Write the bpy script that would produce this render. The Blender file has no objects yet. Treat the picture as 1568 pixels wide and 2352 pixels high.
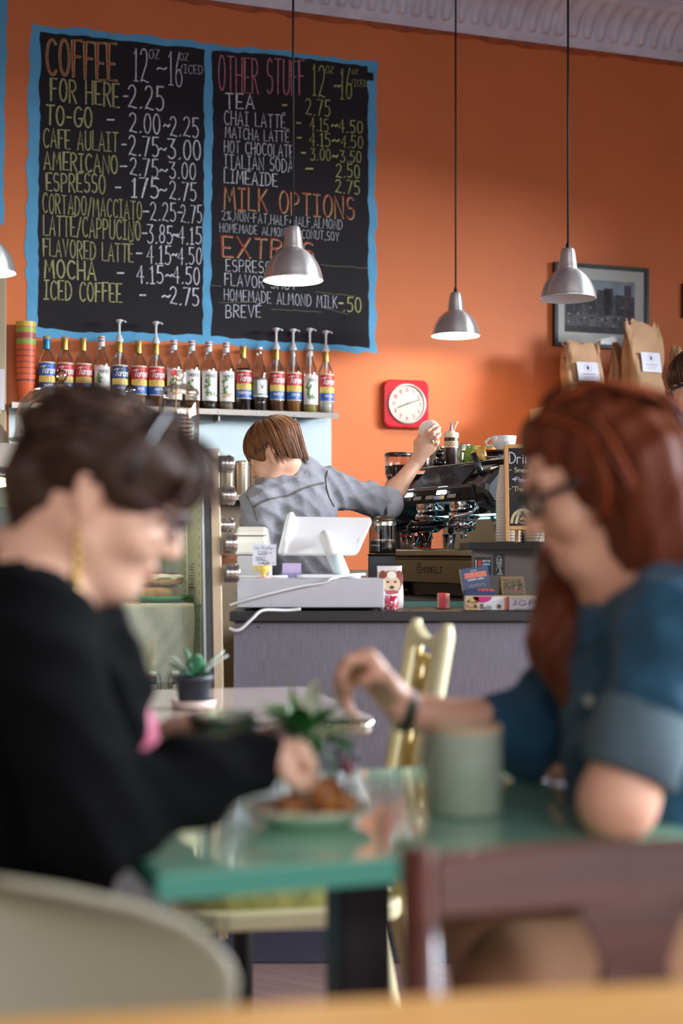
import bpy, bmesh, math, random
import numpy as np
from mathutils import Vector, Matrix
from mathutils.bvhtree import BVHTree
random.seed(7); np.random.seed(7)
SC = bpy.context.scene; COL = SC.collection
PI = math.pi
# ------------------------------------------------------------------ camera
F = 3266.7; EYE = 1.08; CX = 784.0; HY = 1270.0
cd = bpy.data.cameras.new('camera'); cam = bpy.data.objects.new('camera', cd); COL.objects.link(cam)
cam.location = (0, 0, EYE); cam.rotation_euler = (PI/2, 0, 0)
cd.sensor_fit = 'VERTICAL'; cd.sensor_height = 36; cd.lens = 50; cd.shift_y = 94/2352
cd.dof.use_dof = True; cd.dof.focus_distance = 5.05; cd.dof.aperture_fstop = 2.0
cd.clip_start = 0.05
SC.camera = cam
SC.view_settings.view_transform = 'Standard'; SC.view_settings.look = 'None'
SC.view_settings.gamma = 1; SC.view_settings.use_curve_mapping = False
SC.view_settings.exposure = 0.0
cy = SC.cycles
cy.use_denoising = True; cy.max_bounces = 7; cy.diffuse_bounces = 4; cy.glossy_bounces = 4
cy.transmission_bounces = 4; cy.transparent_max_bounces = 24; cy.sample_clamp_indirect = 4
cy.caustics_reflective = False; cy.caustics_refractive = False
# ------------------------------------------------------------------ room frame: x = along the back wall, y = into the wall, z = up
TH = math.atan(0.3463)
EX = Vector((math.cos(TH), math.sin(TH), 0)); NX = Vector((math.sin(TH), -math.cos(TH), 0))
OW = Vector((0, 6.78, 0))
RM = Matrix.Translation(OW) @ Matrix.Rotation(TH, 4, 'Z')
def R(u, v, z=0): return OW + EX*u + NX*v + Vector((0, 0, z))      # v = distance from the back wall
# ------------------------------------------------------------------ daylight
wd = bpy.data.worlds.new('world'); SC.world = wd; wd.use_nodes = True
bg = wd.node_tree.nodes['Background']; bg.inputs[0].default_value = (0.62, 0.78, 1, 1); bg.inputs[1].default_value = 1.9
def area(name, loc, target, sx, sy, power, col):
    l = bpy.data.lights.new(name, 'AREA'); l.shape = 'RECTANGLE'; l.size = sx; l.size_y = sy; l.energy = power; l.color = col
    o = bpy.data.objects.new(name, l); COL.objects.link(o); o.location = loc
    o.rotation_euler = (Vector(target)-Vector(loc)).to_track_quat('-Z', 'Y').to_euler()
    return o
area('sky_light_side', R(5.2, 4.6, 2.85), R(-1.5, 4.4, 2.2), 8.0, 0.85, 3300, (0.80, 0.90, 1.0))
area('sky_light_front', R(-0.8, 11.2, 3.52), R(-0.8, 2, 2.6), 7.5, 0.8, 420, (0.98, 0.96, 0.95))
# ------------------------------------------------------------------ materials
def s2l(c):
    c = c/255.0
    return c/12.92 if c <= 0.04045 else ((c+0.055)/1.055)**2.4
def lin(rgb): return (s2l(rgb[0]), s2l(rgb[1]), s2l(rgb[2]), 1)
MATS = {}
def mat(name, rgb, rough=0.5, metal=0.0, noise=None, bump=None, spec=0.5, trans=0.0, emit=0.0, stretch=None, coat=0.0, rgb2=None, sheen=0.0, alpha=1.0, sss=0.0):
    if name in MATS: return MATS[name]
    m = bpy.data.materials.new(name); m.use_nodes = True; nt = m.node_tree
    b = nt.nodes['Principled BSDF']; b.inputs['Base Color'].default_value = lin(rgb)
    b.inputs['Roughness'].default_value = rough; b.inputs['Metallic'].default_value = metal
    b.inputs['Specular IOR Level'].default_value = spec; b.inputs['Transmission Weight'].default_value = trans
    b.inputs['Coat Weight'].default_value = coat; b.inputs['Coat Roughness'].default_value = 0.05
    b.inputs['Sheen Weight'].default_value = sheen; b.inputs['Alpha'].default_value = alpha
    if sss: b.inputs['Subsurface Weight'].default_value = sss; b.inputs['Subsurface Radius'].default_value = (0.012, 0.005, 0.003)
    if emit: b.inputs['Emission Color'].default_value = lin(rgb); b.inputs['Emission Strength'].default_value = emit
    if noise or bump:
        tc = nt.nodes.new('ShaderNodeTexCoord'); mp = nt.nodes.new('ShaderNodeMapping'); nt.links.new(tc.outputs['Object'], mp.inputs[0])
        if stretch: mp.inputs['Scale'].default_value = stretch
    if noise:
        sc, amt = noise; n = nt.nodes.new('ShaderNodeTexNoise'); n.inputs['Scale'].default_value = sc; n.inputs['Detail'].default_value = 5
        nt.links.new(mp.outputs[0], n.inputs[0]); r = nt.nodes.new('ShaderNodeValToRGB')
        c2 = lin(rgb2) if rgb2 else tuple(min(1, x*(1+amt)) for x in lin(rgb)[:3])+(1,)
        c1 = lin(rgb) if rgb2 else tuple(x*(1-amt) for x in lin(rgb)[:3])+(1,)
        r.color_ramp.elements[0].color = c1; r.color_ramp.elements[1].color = c2
        r.color_ramp.elements[0].position = 0.33; r.color_ramp.elements[1].position = 0.67
        nt.links.new(n.outputs[0], r.inputs[0]); nt.links.new(r.outputs[0], b.inputs['Base Color'])
    if bump:
        sc, st = bump; n = nt.nodes.new('ShaderNodeTexNoise'); n.inputs['Scale'].default_value = sc; n.inputs['Detail'].default_value = 4
        nt.links.new(mp.outputs[0], n.inputs[0]); bp = nt.nodes.new('ShaderNodeBump'); bp.inputs['Strength'].default_value = st; bp.inputs['Distance'].default_value = 0.01
        nt.links.new(n.outputs[0], bp.inputs['Height']); nt.links.new(bp.outputs[0], b.inputs['Normal'])
    MATS[name] = m; return m
def glass(name, tint=(255, 255, 255), refl=0.9, rough=0.02, base=0.04):
    """thin clear pane or vessel wall: see-through with edge reflections"""
    if name in MATS: return MATS[name]
    m = bpy.data.materials.new(name); m.use_nodes = True; nt = m.node_tree; nt.nodes.clear()
    o = nt.nodes.new('ShaderNodeOutputMaterial'); t = nt.nodes.new('ShaderNodeBsdfTransparent'); g = nt.nodes.new('ShaderNodeBsdfGlossy')
    t.inputs[0].default_value = lin(tint); g.inputs['Roughness'].default_value = rough
    lw = nt.nodes.new('ShaderNodeLayerWeight'); lw.inputs[0].default_value = 0.25; mth = nt.nodes.new('ShaderNodeMath'); mth.operation = 'MULTIPLY_ADD'
    mth.inputs[1].default_value = refl; mth.inputs[2].default_value = base
    mx = nt.nodes.new('ShaderNodeMixShader'); nt.links.new(lw.outputs['Fresnel'], mth.inputs[0]); nt.links.new(mth.outputs[0], mx.inputs[0])
    nt.links.new(t.outputs[0], mx.inputs[1]); nt.links.new(g.outputs[0], mx.inputs[2]); nt.links.new(mx.outputs[0], o.inputs[0])
    MATS[name] = m; return m
# ------------------------------------------------------------------ mesh builder
def W(x, y, d): return Vector(((x-CX)*d/F, d, EYE+(HY-y)*d/F))
class MB:
    def __init__(s): s.v = []; s.f = []; s.m = []; s.sm = []
    def add(s, vs, fs, mi=0, smooth=True, M=None):
        o = len(s.v)
        for p in vs:
            p = Vector(p); s.v.append(M @ p if M is not None else p)
        for f in fs: s.f.append([i+o for i in f]); s.m.append(mi); s.sm.append(smooth)
        return s
    def box(s, c, d, mi=0, M=None, rz=0.0):
        x, y, z = d[0]/2, d[1]/2, d[2]/2; T = Matrix.Translation(c) @ Matrix.Rotation(rz, 4, 'Z')
        if M is not None: T = M @ T
        vs = [(-x,-y,-z),(x,-y,-z),(x,y,-z),(-x,y,-z),(-x,-y,z),(x,-y,z),(x,y,z),(-x,y,z)]
        return s.add(vs, [(0,3,2,1),(4,5,6,7),(0,1,5,4),(1,2,6,5),(2,3,7,6),(3,0,4,7)], mi, False, T)
    def b2(s, lo, hi, mi=0, M=None):
        return s.box([(lo[i]+hi[i])/2 for i in range(3)], [hi[i]-lo[i] for i in range(3)], mi, M)
    def lathe(s, prof, seg=24, c=(0,0,0), mi=0, M=None, a0=0.0, a1=2*PI, smooth=True, sq=None):
        full = abs(a1-a0-2*PI) < 1e-6; n = seg if full else seg+1
        vs = []; fs = []; rows = []
        for r, z in prof:
            if r < 1e-6: rows.append([len(vs)]); vs.append((c[0], c[1], c[2]+z))
            else:
                row = []
                for i in range(n):
                    a = a0+(a1-a0)*i/seg; row.append(len(vs)); x = r*math.cos(a); y = r*math.sin(a)
                    if sq: x *= sq[0]; y *= sq[1]
                    vs.append((c[0]+x, c[1]+y, c[2]+z))
                rows.append(row)
        for A, B in zip(rows[:-1], rows[1:]):
            k = n if full else n-1
            if len(A) == 1 and len(B) == 1: continue
            for i in range(k):
                j = (i+1) % n
                if len(A) == 1: fs.append((A[0], B[j], B[i]))
                elif len(B) == 1: fs.append((A[i], A[j], B[0]))
                else: fs.append((A[i], A[j], B[j], B[i]))
        return s.add(vs, fs, mi, smooth, M)
    def ball(s, c, r, seg=16, mi=0, M=None, sc=(1,1,1)):
        n = max(6, seg//2); pr = [(math.sin(PI*i/n)*1.0, -math.cos(PI*i/n)) for i in range(n+1)]; pr[0] = (0,-1); pr[-1] = (0,1)
        T = Matrix.Translation(c) @ Matrix.Diagonal((r*sc[0], r*sc[1], r*sc[2], 1))
        return s.lathe(pr, seg, (0,0,0), mi, (M @ T) if M is not None else T)
    def tube(s, pts, r, seg=8, mi=0, M=None, cap=True, smooth=True, flat=None):
        pts = [Vector(p) for p in pts]; n = len(pts); rs = r if isinstance(r, (list, tuple)) else [r]*n
        vs = []; fs = []; up = None
        for i, p in enumerate(pts):
            t = (pts[min(i+1, n-1)]-pts[max(i-1, 0)])
            t = t.normalized() if t.length > 1e-9 else Vector((0, 0, 1))
            if up is None: up = Vector((0, 0, 1)) if abs(t.z) < 0.9 else Vector((0, 1, 0))
            a = t.cross(up)
            a = a.normalized() if a.length > 1e-6 else Vector((1, 0, 0))
            b = a.cross(t).normalized(); up = b
            fl = flat if flat else 1.0
            for k in range(seg):
                an = 2*PI*k/seg; vs.append(p+a*(rs[i]*math.cos(an))+b*(rs[i]*fl*math.sin(an)))
        for i in range(n-1):
            for k in range(seg):
                j = (k+1) % seg; fs.append((i*seg+k, i*seg+j, (i+1)*seg+j, (i+1)*seg+k))
        if cap: fs.append(tuple(range(seg-1, -1, -1))); fs.append(tuple((n-1)*seg+k for k in range(seg)))
        return s.add(vs, fs, mi, smooth, M)
    def cyl(s, a, b, r, seg=16, mi=0, M=None, r2=None):
        return s.tube([a, b], [r, r if r2 is None else r2], seg, mi, M)
    def prism(s, pts, z0, z1, mi=0, M=None, smooth=False):
        n = len(pts); vs = [(p[0], p[1], z0) for p in pts]+[(p[0], p[1], z1) for p in pts]
        fs = [tuple(range(n-1, -1, -1)), tuple(range(n, 2*n))]+[(i, (i+1) % n, n+(i+1) % n, n+i) for i in range(n)]
        return s.add(vs, fs, mi, smooth, M)
    def plate(s, pts, y0, y1, mi=0, M=None):      # outline in x,z; thickness along y
        n = len(pts); vs = [(p[0], y0, p[1]) for p in pts]+[(p[0], y1, p[1]) for p in pts]
        fs = [tuple(range(n)), tuple(range(2*n-1, n-1, -1))]+[(i, n+i, n+(i+1) % n, (i+1) % n) for i in range(n)]
        return s.add(vs, fs, mi, False, M)
    def grid(s, P, mi=0, smooth=True, closed=False, M=None):
        nr = len(P); nc = len(P[0]); vs = [p for row in P for p in row]; fs = []
        for i in range(nr-1):
            for j in range(nc if closed else nc-1):
                k = (j+1) % nc; fs.append((i*nc+j, i*nc+k, (i+1)*nc+k, (i+1)*nc+j))
        return s.add(vs, fs, mi, smooth, M)
    def build(s, name, mats, parent=None, bevel=0.0, label=None, solid=0.0, recalc=True, subsurf=0):
        me = bpy.data.meshes.new(name); me.from_pydata([tuple(v) for v in s.v], [], s.f)
        if not isinstance(mats, (list, tuple)): mats = [mats]
        for m in mats: me.materials.append(m)
        me.polygons.foreach_set('material_index', s.m); me.polygons.foreach_set('use_smooth', s.sm)
        if recalc:
            bm = bmesh.new(); bm.from_mesh(me); bmesh.ops.recalc_face_normals(bm, faces=bm.faces); bm.to_mesh(me); bm.free()
        me.update()
        o = bpy.data.objects.new(name, me); COL.objects.link(o)
        if parent is not None: o.parent = parent
        if solid:
            q = o.modifiers.new('solid', 'SOLIDIFY'); q.thickness = solid; q.offset = 0
        if bevel:
            q = o.modifiers.new('bevel', 'BEVEL'); q.width = bevel; q.segments = 2; q.limit_method = 'ANGLE'; q.angle_limit = 0.7
        if subsurf:
            q = o.modifiers.new('sub', 'SUBSURF'); q.levels = subsurf; q.render_levels = subsurf
        if label: o['label'] = label
        return o
def thing(name, label, cat, loc=(0,0,0), rz=0.0, group=None):
    o = bpy.data.objects.new(name, None); COL.objects.link(o); o.empty_display_size = 0.05
    o.location = loc; o.rotation_euler = (0, 0, rz); o['label'] = label; o['category'] = cat
    if group: o['group'] = group
    return o
def tag(o, label, cat, group=None, loc=None, rz=None):
    o['label'] = label; o['category'] = cat
    if group: o['group'] = group
    if loc is not None: o.location = loc
    if rz is not None: o.rotation_euler = (0, 0, rz)
    return o
def struct(o): o['kind'] = 'structure'; return o
def share(o, name, parent, loc=None):
    c = o.copy(); c.name = name; COL.objects.link(c); c.parent = parent
    if loc is not None: c.location = loc
    return c
def dup(root, loc, rz=None, label=None):
    r = root.copy(); COL.objects.link(r); r.location = loc
    if rz is not None: r.rotation_euler = (0, 0, rz)
    if label: r['label'] = label
    for ch in list(root.children):
        c = ch.copy(); COL.objects.link(c); c.parent = r
        for g in ch.children:
            d = g.copy(); COL.objects.link(d); d.parent = c
    return r
def wallhit(px, py, off=0.0):
    """where the sight line through a photo pixel meets the plane 'off' in front of the back wall: (u, z, world point)"""
    d = Vector(((px-CX)/F, 1, (HY-py)/F)); C = Vector((0, 0, EYE))
    t = (off-(C-OW).dot(NX))/d.dot(NX); P = C+d*t
    return (P-OW).dot(EX), P.z, P
# ------------------------------------------------------------------ stroke lettering
def ar(cx, cy, rx, ry, a0, a1, n=9): return [(cx+rx*math.cos(math.radians(a0+(a1-a0)*i/n)), cy+ry*math.sin(math.radians(a0+(a1-a0)*i/n))) for i in range(n+1)]
w = 0.5
GL = {
'A': (.5, [[(0,0),(.25,1),(.5,0)],[(.09,.33),(.41,.33)]]), 'B': (.45, [[(0,0),(0,1)],[(0,1)]+ar(.17,.77,.22,.23,90,-90)+[(0,.54)],[(0,.54)]+ar(.2,.27,.25,.27,90,-90)+[(0,0)]]),
'C': (.45, [ar(.27,.5,.27,.5,50,310,14)]), 'D': (.48, [[(0,0),(0,1)],[(0,1)]+ar(.1,.5,.38,.5,90,-90,12)+[(0,0)]]),
'E': (.4, [[(.4,1),(0,1),(0,0),(.4,0)],[(0,.45),(.3,.45)]]), 'F': (.4, [[(.4,1),(0,1),(0,0)],[(0,.55),(.32,.55)]]),
'G': (.5, [ar(.27,.5,.27,.5,50,350,16)+[(.3,.42)]]), 'H': (.46, [[(0,0),(0,1)],[(.46,0),(.46,1)],[(0,.5),(.46,.5)]]),
'I': (.34, [[(.17,0),(.17,1)],[(0,1),(.34,1)],[(0,0),(.34,0)]]), 'J': (.4, [[(.4,1),(.4,.2)]+ar(.2,.2,.2,.2,0,-180)]),
'K': (.46, [[(0,0),(0,1)],[(.44,1),(0,.45)],[(.12,.58),(.46,0)]]), 'L': (.38, [[(0,1),(0,0),(.38,0)]]),
'M': (.6, [[(0,0),(.08,1),(.3,.35),(.52,1),(.6,0)]]), 'N': (.48, [[(0,0),(0,1),(.48,0),(.48,1)]]),
'O': (.48, [ar(.24,.5,.24,.5,0,360,18)]), 'P': (.43, [[(0,0),(0,1)],[(0,1)]+ar(.18,.74,.25,.26,90,-90)+[(0,.48)]]),
'Q': (.5, [ar(.25,.5,.25,.5,0,360,18),[(.3,.2),(.5,-.05)]]), 'R': (.45, [[(0,0),(0,1)],[(0,1)]+ar(.17,.75,.25,.25,90,-90)+[(0,.5)],[(.15,.5),(.45,0)]]),
'S': (.42, [ar(.22,.74,.2,.26,40,240,10)+ar(.2,.27,.22,.27,60,-140,10)]), 'T': (.46, [[(0,1),(.46,1)],[(.23,1),(.23,0)]]),
'U': (.46, [[(0,1),(0,.25)]+ar(.23,.25,.23,.25,180,360)+[(.46,1)]]), 'V': (.48, [[(0,1),(.24,0),(.48,1)]]), 'W': (.66, [[(0,1),(.16,0),(.33,.7),(.5,0),(.66,1)]]),
'X': (.5, [[(0,0),(.5,1)],[(0,1),(.5,0)]]), 'Y': (.46, [[(0,1),(.23,.5),(.46,1)],[(.23,.5),(.23,0)]]), 'Z': (.46, [[(0,1),(.46,1),(0,0),(.46,0)]]),
'0': (.42, [ar(.21,.5,.21,.5,0,360,18)]), '1': (.24, [[(0,.84),(.13,1),(.13,0)],[(0,0),(.26,0)]]), '2': (.46, [ar(.2,.76,.2,.24,160,-20,8)+[(.36,.55),(0,0),(.14,.06),(.3,.02),(.46,0)]]),
'3': (.44, [[(0,1),(.4,1),(.18,.6)]+ar(.2,.3,.24,.3,90,-140,10)]), '4': (.46, [[(.34,0),(.34,1),(0,.35),(.46,.35)]]), '5': (.42, [[(.4,1),(.06,1),(.03,.55)]+ar(.17,.31,.24,.31,110,-130,10)]),
'6': (.42, [[(.26,1),(.07,.6),(.015,.3)]+ar(.21,.25,.2,.25,180,540,14)]), '7': (.42, [[(0,1),(.42,1),(.12,0)]]), '8': (.4, [ar(.2,.76,.17,.24,0,360,12),ar(.2,.26,.2,.26,0,360,12)]), '9': (.42, [ar(.21,.72,.2,.27,0,360,14),[(.41,.72),(.36,.3),(.2,0)]]),
'.': (.1, [[(.03,0),(.09,.05)]]), ',': (.12, [[(.1,.08),(.02,-.12)]]), '-': (.3, [[(.02,.48),(.28,.48)]]), '~': (.44, [[(0,.44),(.1,.54),(.22,.48),(.34,.42),(.44,.54)]]), '/': (.34, [[(0,-.02),(.34,1)]]),
'&': (.3, [ar(.15,.42,.12,.16,0,360,10),[(.26,.5),(.24,.18)]]), '%': (.5, [ar(.1,.8,.1,.14,0,360,8),ar(.4,.18,.1,.14,0,360,8),[(.46,1),(.04,0)]]), ' ': (.3, []), ':': (.1, [[(.03,.1),(.08,.1)],[(.03,.6),(.08,.6)]]),
"'": (.1, [[(.05,1),(.03,.8)]]), '"': (.2, [[(.04,1),(.02,.82)],[(.16,1),(.14,.82)]]), '*': (.3, [[(.15,.75),(.15,.35)],[(0,.65),(.3,.45)],[(0,.45),(.3,.65)]]),
'^': (.4, [[(.4,1),(0,1),(0,0),(.4,0)],[(0,.45),(.3,.45)],[(.12,1.12),(.38,1.2)]]),     # E with an accent
'a': (.4, [ar(.19,.27,.19,.27,40,360,14)+[(.38,.52),(.39,.0)]]), 'b': (.4, [[(0,1),(0,0)],ar(.19,.27,.19,.27,160,-160,12)]), 'c': (.36, [ar(.2,.27,.2,.27,50,310,12)]), 'd': (.4, [[(.4,1),(.4,0)],ar(.2,.27,.2,.27,20,340,12)]),
'e': (.4, [[(.02,.28),(.38,.3)]+ar(.2,.27,.19,.27,10,310,12)]), 'f': (.3, [[(.3,.95),(.16,1),(.12,.8),(.12,0)],[(0,.55),(.28,.55)]]), 'h': (.38, [[(0,1),(0,0)],[(0,.35)]+ar(.19,.34,.19,.2,180,0,8)+[(.38,0)]]),
'i': (.12, [[(.05,.54),(.05,0)],[(.04,.7),(.08,.74)]]), 'l': (.12, [[(.05,1),(.05,0)]]), 'n': (.38, [[(0,.54),(0,0)],[(0,.35)]+ar(.19,.34,.19,.2,180,0,8)+[(.38,0)]]), 'o': (.4, [ar(.2,.27,.2,.27,0,360,14)]),
'r': (.28, [[(0,.54),(0,0)],[(0,.32)]+ar(.17,.36,.17,.18,180,50,6)]), 's': (.32, [ar(.17,.41,.14,.13,40,240,6)+ar(.16,.14,.16,.14,70,-140,6)]), 't': (.28, [[(.12,.85),(.12,.05),(.24,0)],[(0,.55),(.28,.55)]]), 'u': (.38, [[(0,.54),(0,.2)]+ar(.18,.2,.18,.2,180,350,8)+[(.38,.54),(.38,0)]]),
'm': (.6, [[(0,.54),(0,0)],[(0,.35)]+ar(.15,.36,.15,.18,180,0,6)+[(.3,0)],[(.3,.35)]+ar(.45,.36,.15,.18,180,0,6)+[(.6,0)]]), 'p': (.4, [[(0,.54),(0,-.3)],ar(.19,.27,.19,.27,160,-160,12)]), 'k': (.36, [[(0,1),(0,0)],[(.32,.54),(0,.2)],[(.1,.28),(.36,0)]]), 'g': (.4, [ar(.19,.27,.19,.27,0,360,12),[(.38,.54),(.38,-.15)]+ar(.19,-.15,.19,.15,0,-150,6)]), 'v': (.36, [[(0,.54),(.18,0),(.36,.54)]]), 'y': (.36, [[(0,.54),(.18,.05)],[(.36,.54),(.1,-.3)]]),
}
def strokes(text, gap=0.14, jit=0.0):
    """polylines of a line of lettering, x in 0..1 over the whole line, y in 0..1 over the cap height; also its natural width"""
    x = 0; out = []
    for ch in text:
        if ch not in GL: ch = ch.upper()
        wd_, ls = GL.get(ch, GL[' ']); dy = random.uniform(-jit, jit); sl = random.uniform(-jit, jit)
        for l in ls: out.append([(x+p[0]+sl*p[1], p[1]+dy) for p in l])
        x += wd_+gap
    x -= gap
    return [[(p[0]/x, p[1]) for p in l] for l in out], x
def ribbon(mb, pts, wdt, lift, mi=0):
    """flat stroke of width wdt along 2-D points; lift maps (a, b) to 3-D"""
    n = len(pts); P = [Vector((p[0], p[1])) for p in pts]; L = []; Rr = []
    if n < 2: return
    for i in range(n):
        t = P[min(i+1, n-1)]-P[max(i-1, 0)]
        if t.length < 1e-9: t = Vector((1, 0))
        t.normalize(); nn = Vector((-t.y, t.x)); q = P[i]
        if 0 < i < n-1:
            a = (P[i]-P[i-1]).normalized() if (P[i]-P[i-1]).length > 1e-9 else t; c = max(0.55, abs(a.dot(t))); k = wdt/2/c
        else:
            k = wdt/2; q = q+(t*(wdt/2) if i == n-1 else -t*(wdt/2))
        L.append(lift(*(q+nn*k))); Rr.append(lift(*(q-nn*k)))
    vs = L+Rr; mb.add(vs, [(i, i+1, n+i+1, n+i) for i in range(n-1)], mi, False)
def write(mb, text, x0, z0, height, lift, width=None, pen=0.1, mi=0, gap=0.14, slant=0.0, cen=False, jit=0.0, sy=1.0):
    """lettering from (x0, z0) in plane coordinates; lift(a, b) puts it on the surface"""
    st, nat = strokes(text, gap, jit); wv = width if width else nat*height
    if cen: x0 = x0-wv/2
    for l in st: ribbon(mb, [(x0+p[0]*wv+slant*p[1]*height, z0+p[1]*height) for p in l], pen*height, lift, mi)
    return wv
def flat(y): return lambda a, b: (a, y, b)          # lettering on a panel that faces local -y
# ================================================================== THE ROOM
CEIL = 3.83; UL, UR, VF = -4.6, 3.0, 9.0
M_or = mat('orange_paint', (228, 124, 70), 0.5, noise=(2.5, 0.04), bump=(140, 0.12), spec=0.35)
M_cream = mat('brown_plaster', (150, 132, 118), 0.8, noise=(3, 0.05))
M_ceil = mat('ceiling_stucco', (150, 140, 158), 0.9, noise=(60, 0.15), bump=(120, 0.6))
M_carpet = mat('dark_carpet', (52, 46, 60), 0.95, noise=(180, 0.5), bump=(300, 0.6))
M_wht = mat('white_paint', (235, 233, 230), 0.5)
M_dkframe = mat('window_frame_paint', (60, 56, 54), 0.5)
def room(name, mb, m, **k):
    o = mb.build(name, m, **k); o.matrix_world = RM; return struct(o)
def rb(mb, u0, u1, v0, v1, z0, z1, mi=0): mb.b2((u0, -v1, z0), (u1, -v0, z1), mi); return mb
mb = MB(); mb.grid([[(UL-.15+(UR-UL+.3)*i/40, 0, z) for i in range(41)] for z in (0, .9, 1.8, 2.7, CEIL+.1)], 0, False); rb(mb, UL-.15, UR+.15, -.15, -.002, 0, CEIL+.1); room('wall_back', mb, M_or)
room('wall_left', rb(MB(), UL-.15, UL, 0, VF, 0, CEIL), M_cream)
room('ceiling', rb(MB(), UL-.15, UR+.15, -.15, VF+.15, CEIL, CEIL+.12), M_ceil)
# floor: warm brick-toned boards near the tables, with a fine groove pattern
def floor_mat():
    m = bpy.data.materials.new('floor_boards'); m.use_nodes = True; nt = m.node_tree; b = nt.nodes['Principled BSDF']
    tc = nt.nodes.new('ShaderNodeTexCoord'); br = nt.nodes.new('ShaderNodeTexBrick'); br.inputs['Scale'].default_value = 9
    br.inputs['Color1'].default_value = lin((150, 118, 110)); br.inputs['Color2'].default_value = lin((132, 102, 96)); br.inputs['Mortar'].default_value = lin((96, 72, 68))
    br.inputs['Mortar Size'].default_value = 0.008; br.inputs['Brick Width'].default_value = 2.4
    mp = nt.nodes.new('ShaderNodeMapping'); mp.inputs['Rotation'].default_value = (0, 0, 0.9); nt.links.new(tc.outputs['Object'], mp.inputs[0])
    nt.links.new(mp.outputs[0], br.inputs[0]); nt.links.new(br.outputs[0], b.inputs['Base Color']); b.inputs['Roughness'].default_value = 0.45; return m
room('floor', rb(MB(), UL-.15, UR+.15, -.15, VF+.15, -.12, 0), floor_mat())
cp = MB(); cp.b2((-3.2, 3.74, 0), (2.4, 4.3, .006)); cpo = cp.build('carpet', M_carpet); struct(cpo)
# side wall and street front with the windows that light the room
def pierced(name, horiz, fixed, a0, a1, ops, zs, zh):
    mb = MB()
    def seg(s0, s1, z0, z1):
        if s1-s0 < 1e-4: return
        if horiz: rb(mb, s0, s1, fixed, fixed+.15, z0, z1)
        else: rb(mb, fixed, fixed+.15, s0, s1, z0, z1)
    seg(a0, a1, 0, zs); seg(a0, a1, zh, CEIL); p = a0
    for s0, s1 in ops: seg(p, s0, zs, zh); p = s1
    seg(p, a1, zs, zh); room(name, mb, M_cream)
    for i, (s0, s1) in enumerate(ops):
        f = MB()
        def bar(x0, x1, z0, z1):
            if horiz: rb(f, x0, x1, fixed+.04, fixed+.10, z0, z1)
            else: rb(f, fixed+.04, fixed+.10, x0, x1, z0, z1)
        bar(s0, s1, zs, zs+.06); bar(s0, s1, zh-.06, zh); bar(s0, s0+.06, zs, zh); bar(s1-.06, s1, zs, zh); bar((s0+s1)/2-.025, (s0+s1)/2+.025, zs, zh)
        o = room('window_%d' % (i+1+(10 if horiz else 0)), f, M_dkframe)
        g = MB()
        if horiz: rb(g, s0, s1, fixed+.065, fixed+.071, zs, zh)
        else: rb(g, fixed+.065, fixed+.071, s0, s1, zs, zh)
        g.build('pane', glass('window_glass'), o)
pierced('wall_right', False, UR, 0, VF, [(1.6, 3.8), (4.2, 6.2), (6.5, 8.6)], .55, 2.75)
pierced('wall_front', True, VF, UL, UR, [(-4.2, -2.2), (-1.9, 0.2), (.5, 2.6)], .55, 3.3)
# crown moulding: cove with a repeated scallop and double ribs
def crown():
    z0 = 3.66; per = 0.077; u0, u1 = UL, UR; nu = int((u1-u0)/per)*14
    prof = [(.008, z0-.03), (.02, z0-.012), (.03, z0), (.034, z0+.012)]
    for i in range(13):
        a = i/12*PI/2; prof.append((.036+.15*(1-math.cos(a)), z0+.016+.125*math.sin(a)))
    prof += [(.20, z0+.146), (.205, z0+.158), (.27, z0+.160), (.275, z0+.172)]
    rows = []
    for j in range(nu+1):
        u = u0+(u1-u0)*j/nu; ph = ((u-u0)/per) % 1.0; row = []
        lobe = max(0, 1-((ph-.5)/.36)**2)**.5 if abs(ph-.5) < .36 else 0
        rib = max(0, 1-abs(ph-.07)/.045)+max(0, 1-abs(ph-.93)/.045)
        for i, (o, z) in enumerate(prof):
            d = 0
            if 4 <= i <= 16:
                s = (i-4)/12; env = min(1, s*7)*min(1, (1-s)*5)
                d = (.034*lobe*(1-.35*s)+.012*rib)*env
                if i in (4, 5): d += .016*max(0, 1-((ph-.5)/.3)**2)
            row.append((u, -(o+d*.8), z-d*.55))
        rows.append(row)
    m = MB(); m.grid(rows); o = m.build('trim_1', mat('moulding_paint', (226, 222, 232), 0.4, noise=(9, 0.10), bump=(90, .15)), recalc=False); o.matrix_world = RM; struct(o)
crown()
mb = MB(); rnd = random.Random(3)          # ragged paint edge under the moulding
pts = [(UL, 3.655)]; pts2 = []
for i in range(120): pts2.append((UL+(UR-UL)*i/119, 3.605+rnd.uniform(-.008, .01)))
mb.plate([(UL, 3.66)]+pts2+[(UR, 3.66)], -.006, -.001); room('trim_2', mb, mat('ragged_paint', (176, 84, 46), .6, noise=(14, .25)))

# ================================================================== MENU BOARD painted on the wall
M_blue = mat('blue_paint', (96, 172, 212), 0.6, noise=(7, 0.10), bump=(60, .15))
M_black = mat('blackboard_paint', (40, 35, 38), 0.75, noise=(5, 0.10), bump=(120, .12), spec=.25)
def chalk(name, rgb, low=0.55):
    if name in MATS: return MATS[name]
    m = mat(name, rgb, 0.9, noise=(160, 0.2), rgb2=rgb); r = [n for n in m.node_tree.nodes if n.type == 'VALTORGB'][0]
    r.color_ramp.elements[0].color = tuple(x*low for x in lin(rgb)[:3])+(1,); r.color_ramp.elements[0].position = .38; r.color_ramp.elements[1].position = .55
    return m
CH = [chalk('chalk_white', (238, 236, 240)), chalk('chalk_yellow', (222, 214, 146)), chalk('chalk_red', (190, 74, 62)), chalk('chalk_pink', (214, 150, 168)),
      chalk('chalk_grey', (132, 126, 92), .8), chalk('chalk_lime', (216, 212, 128))]
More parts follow.
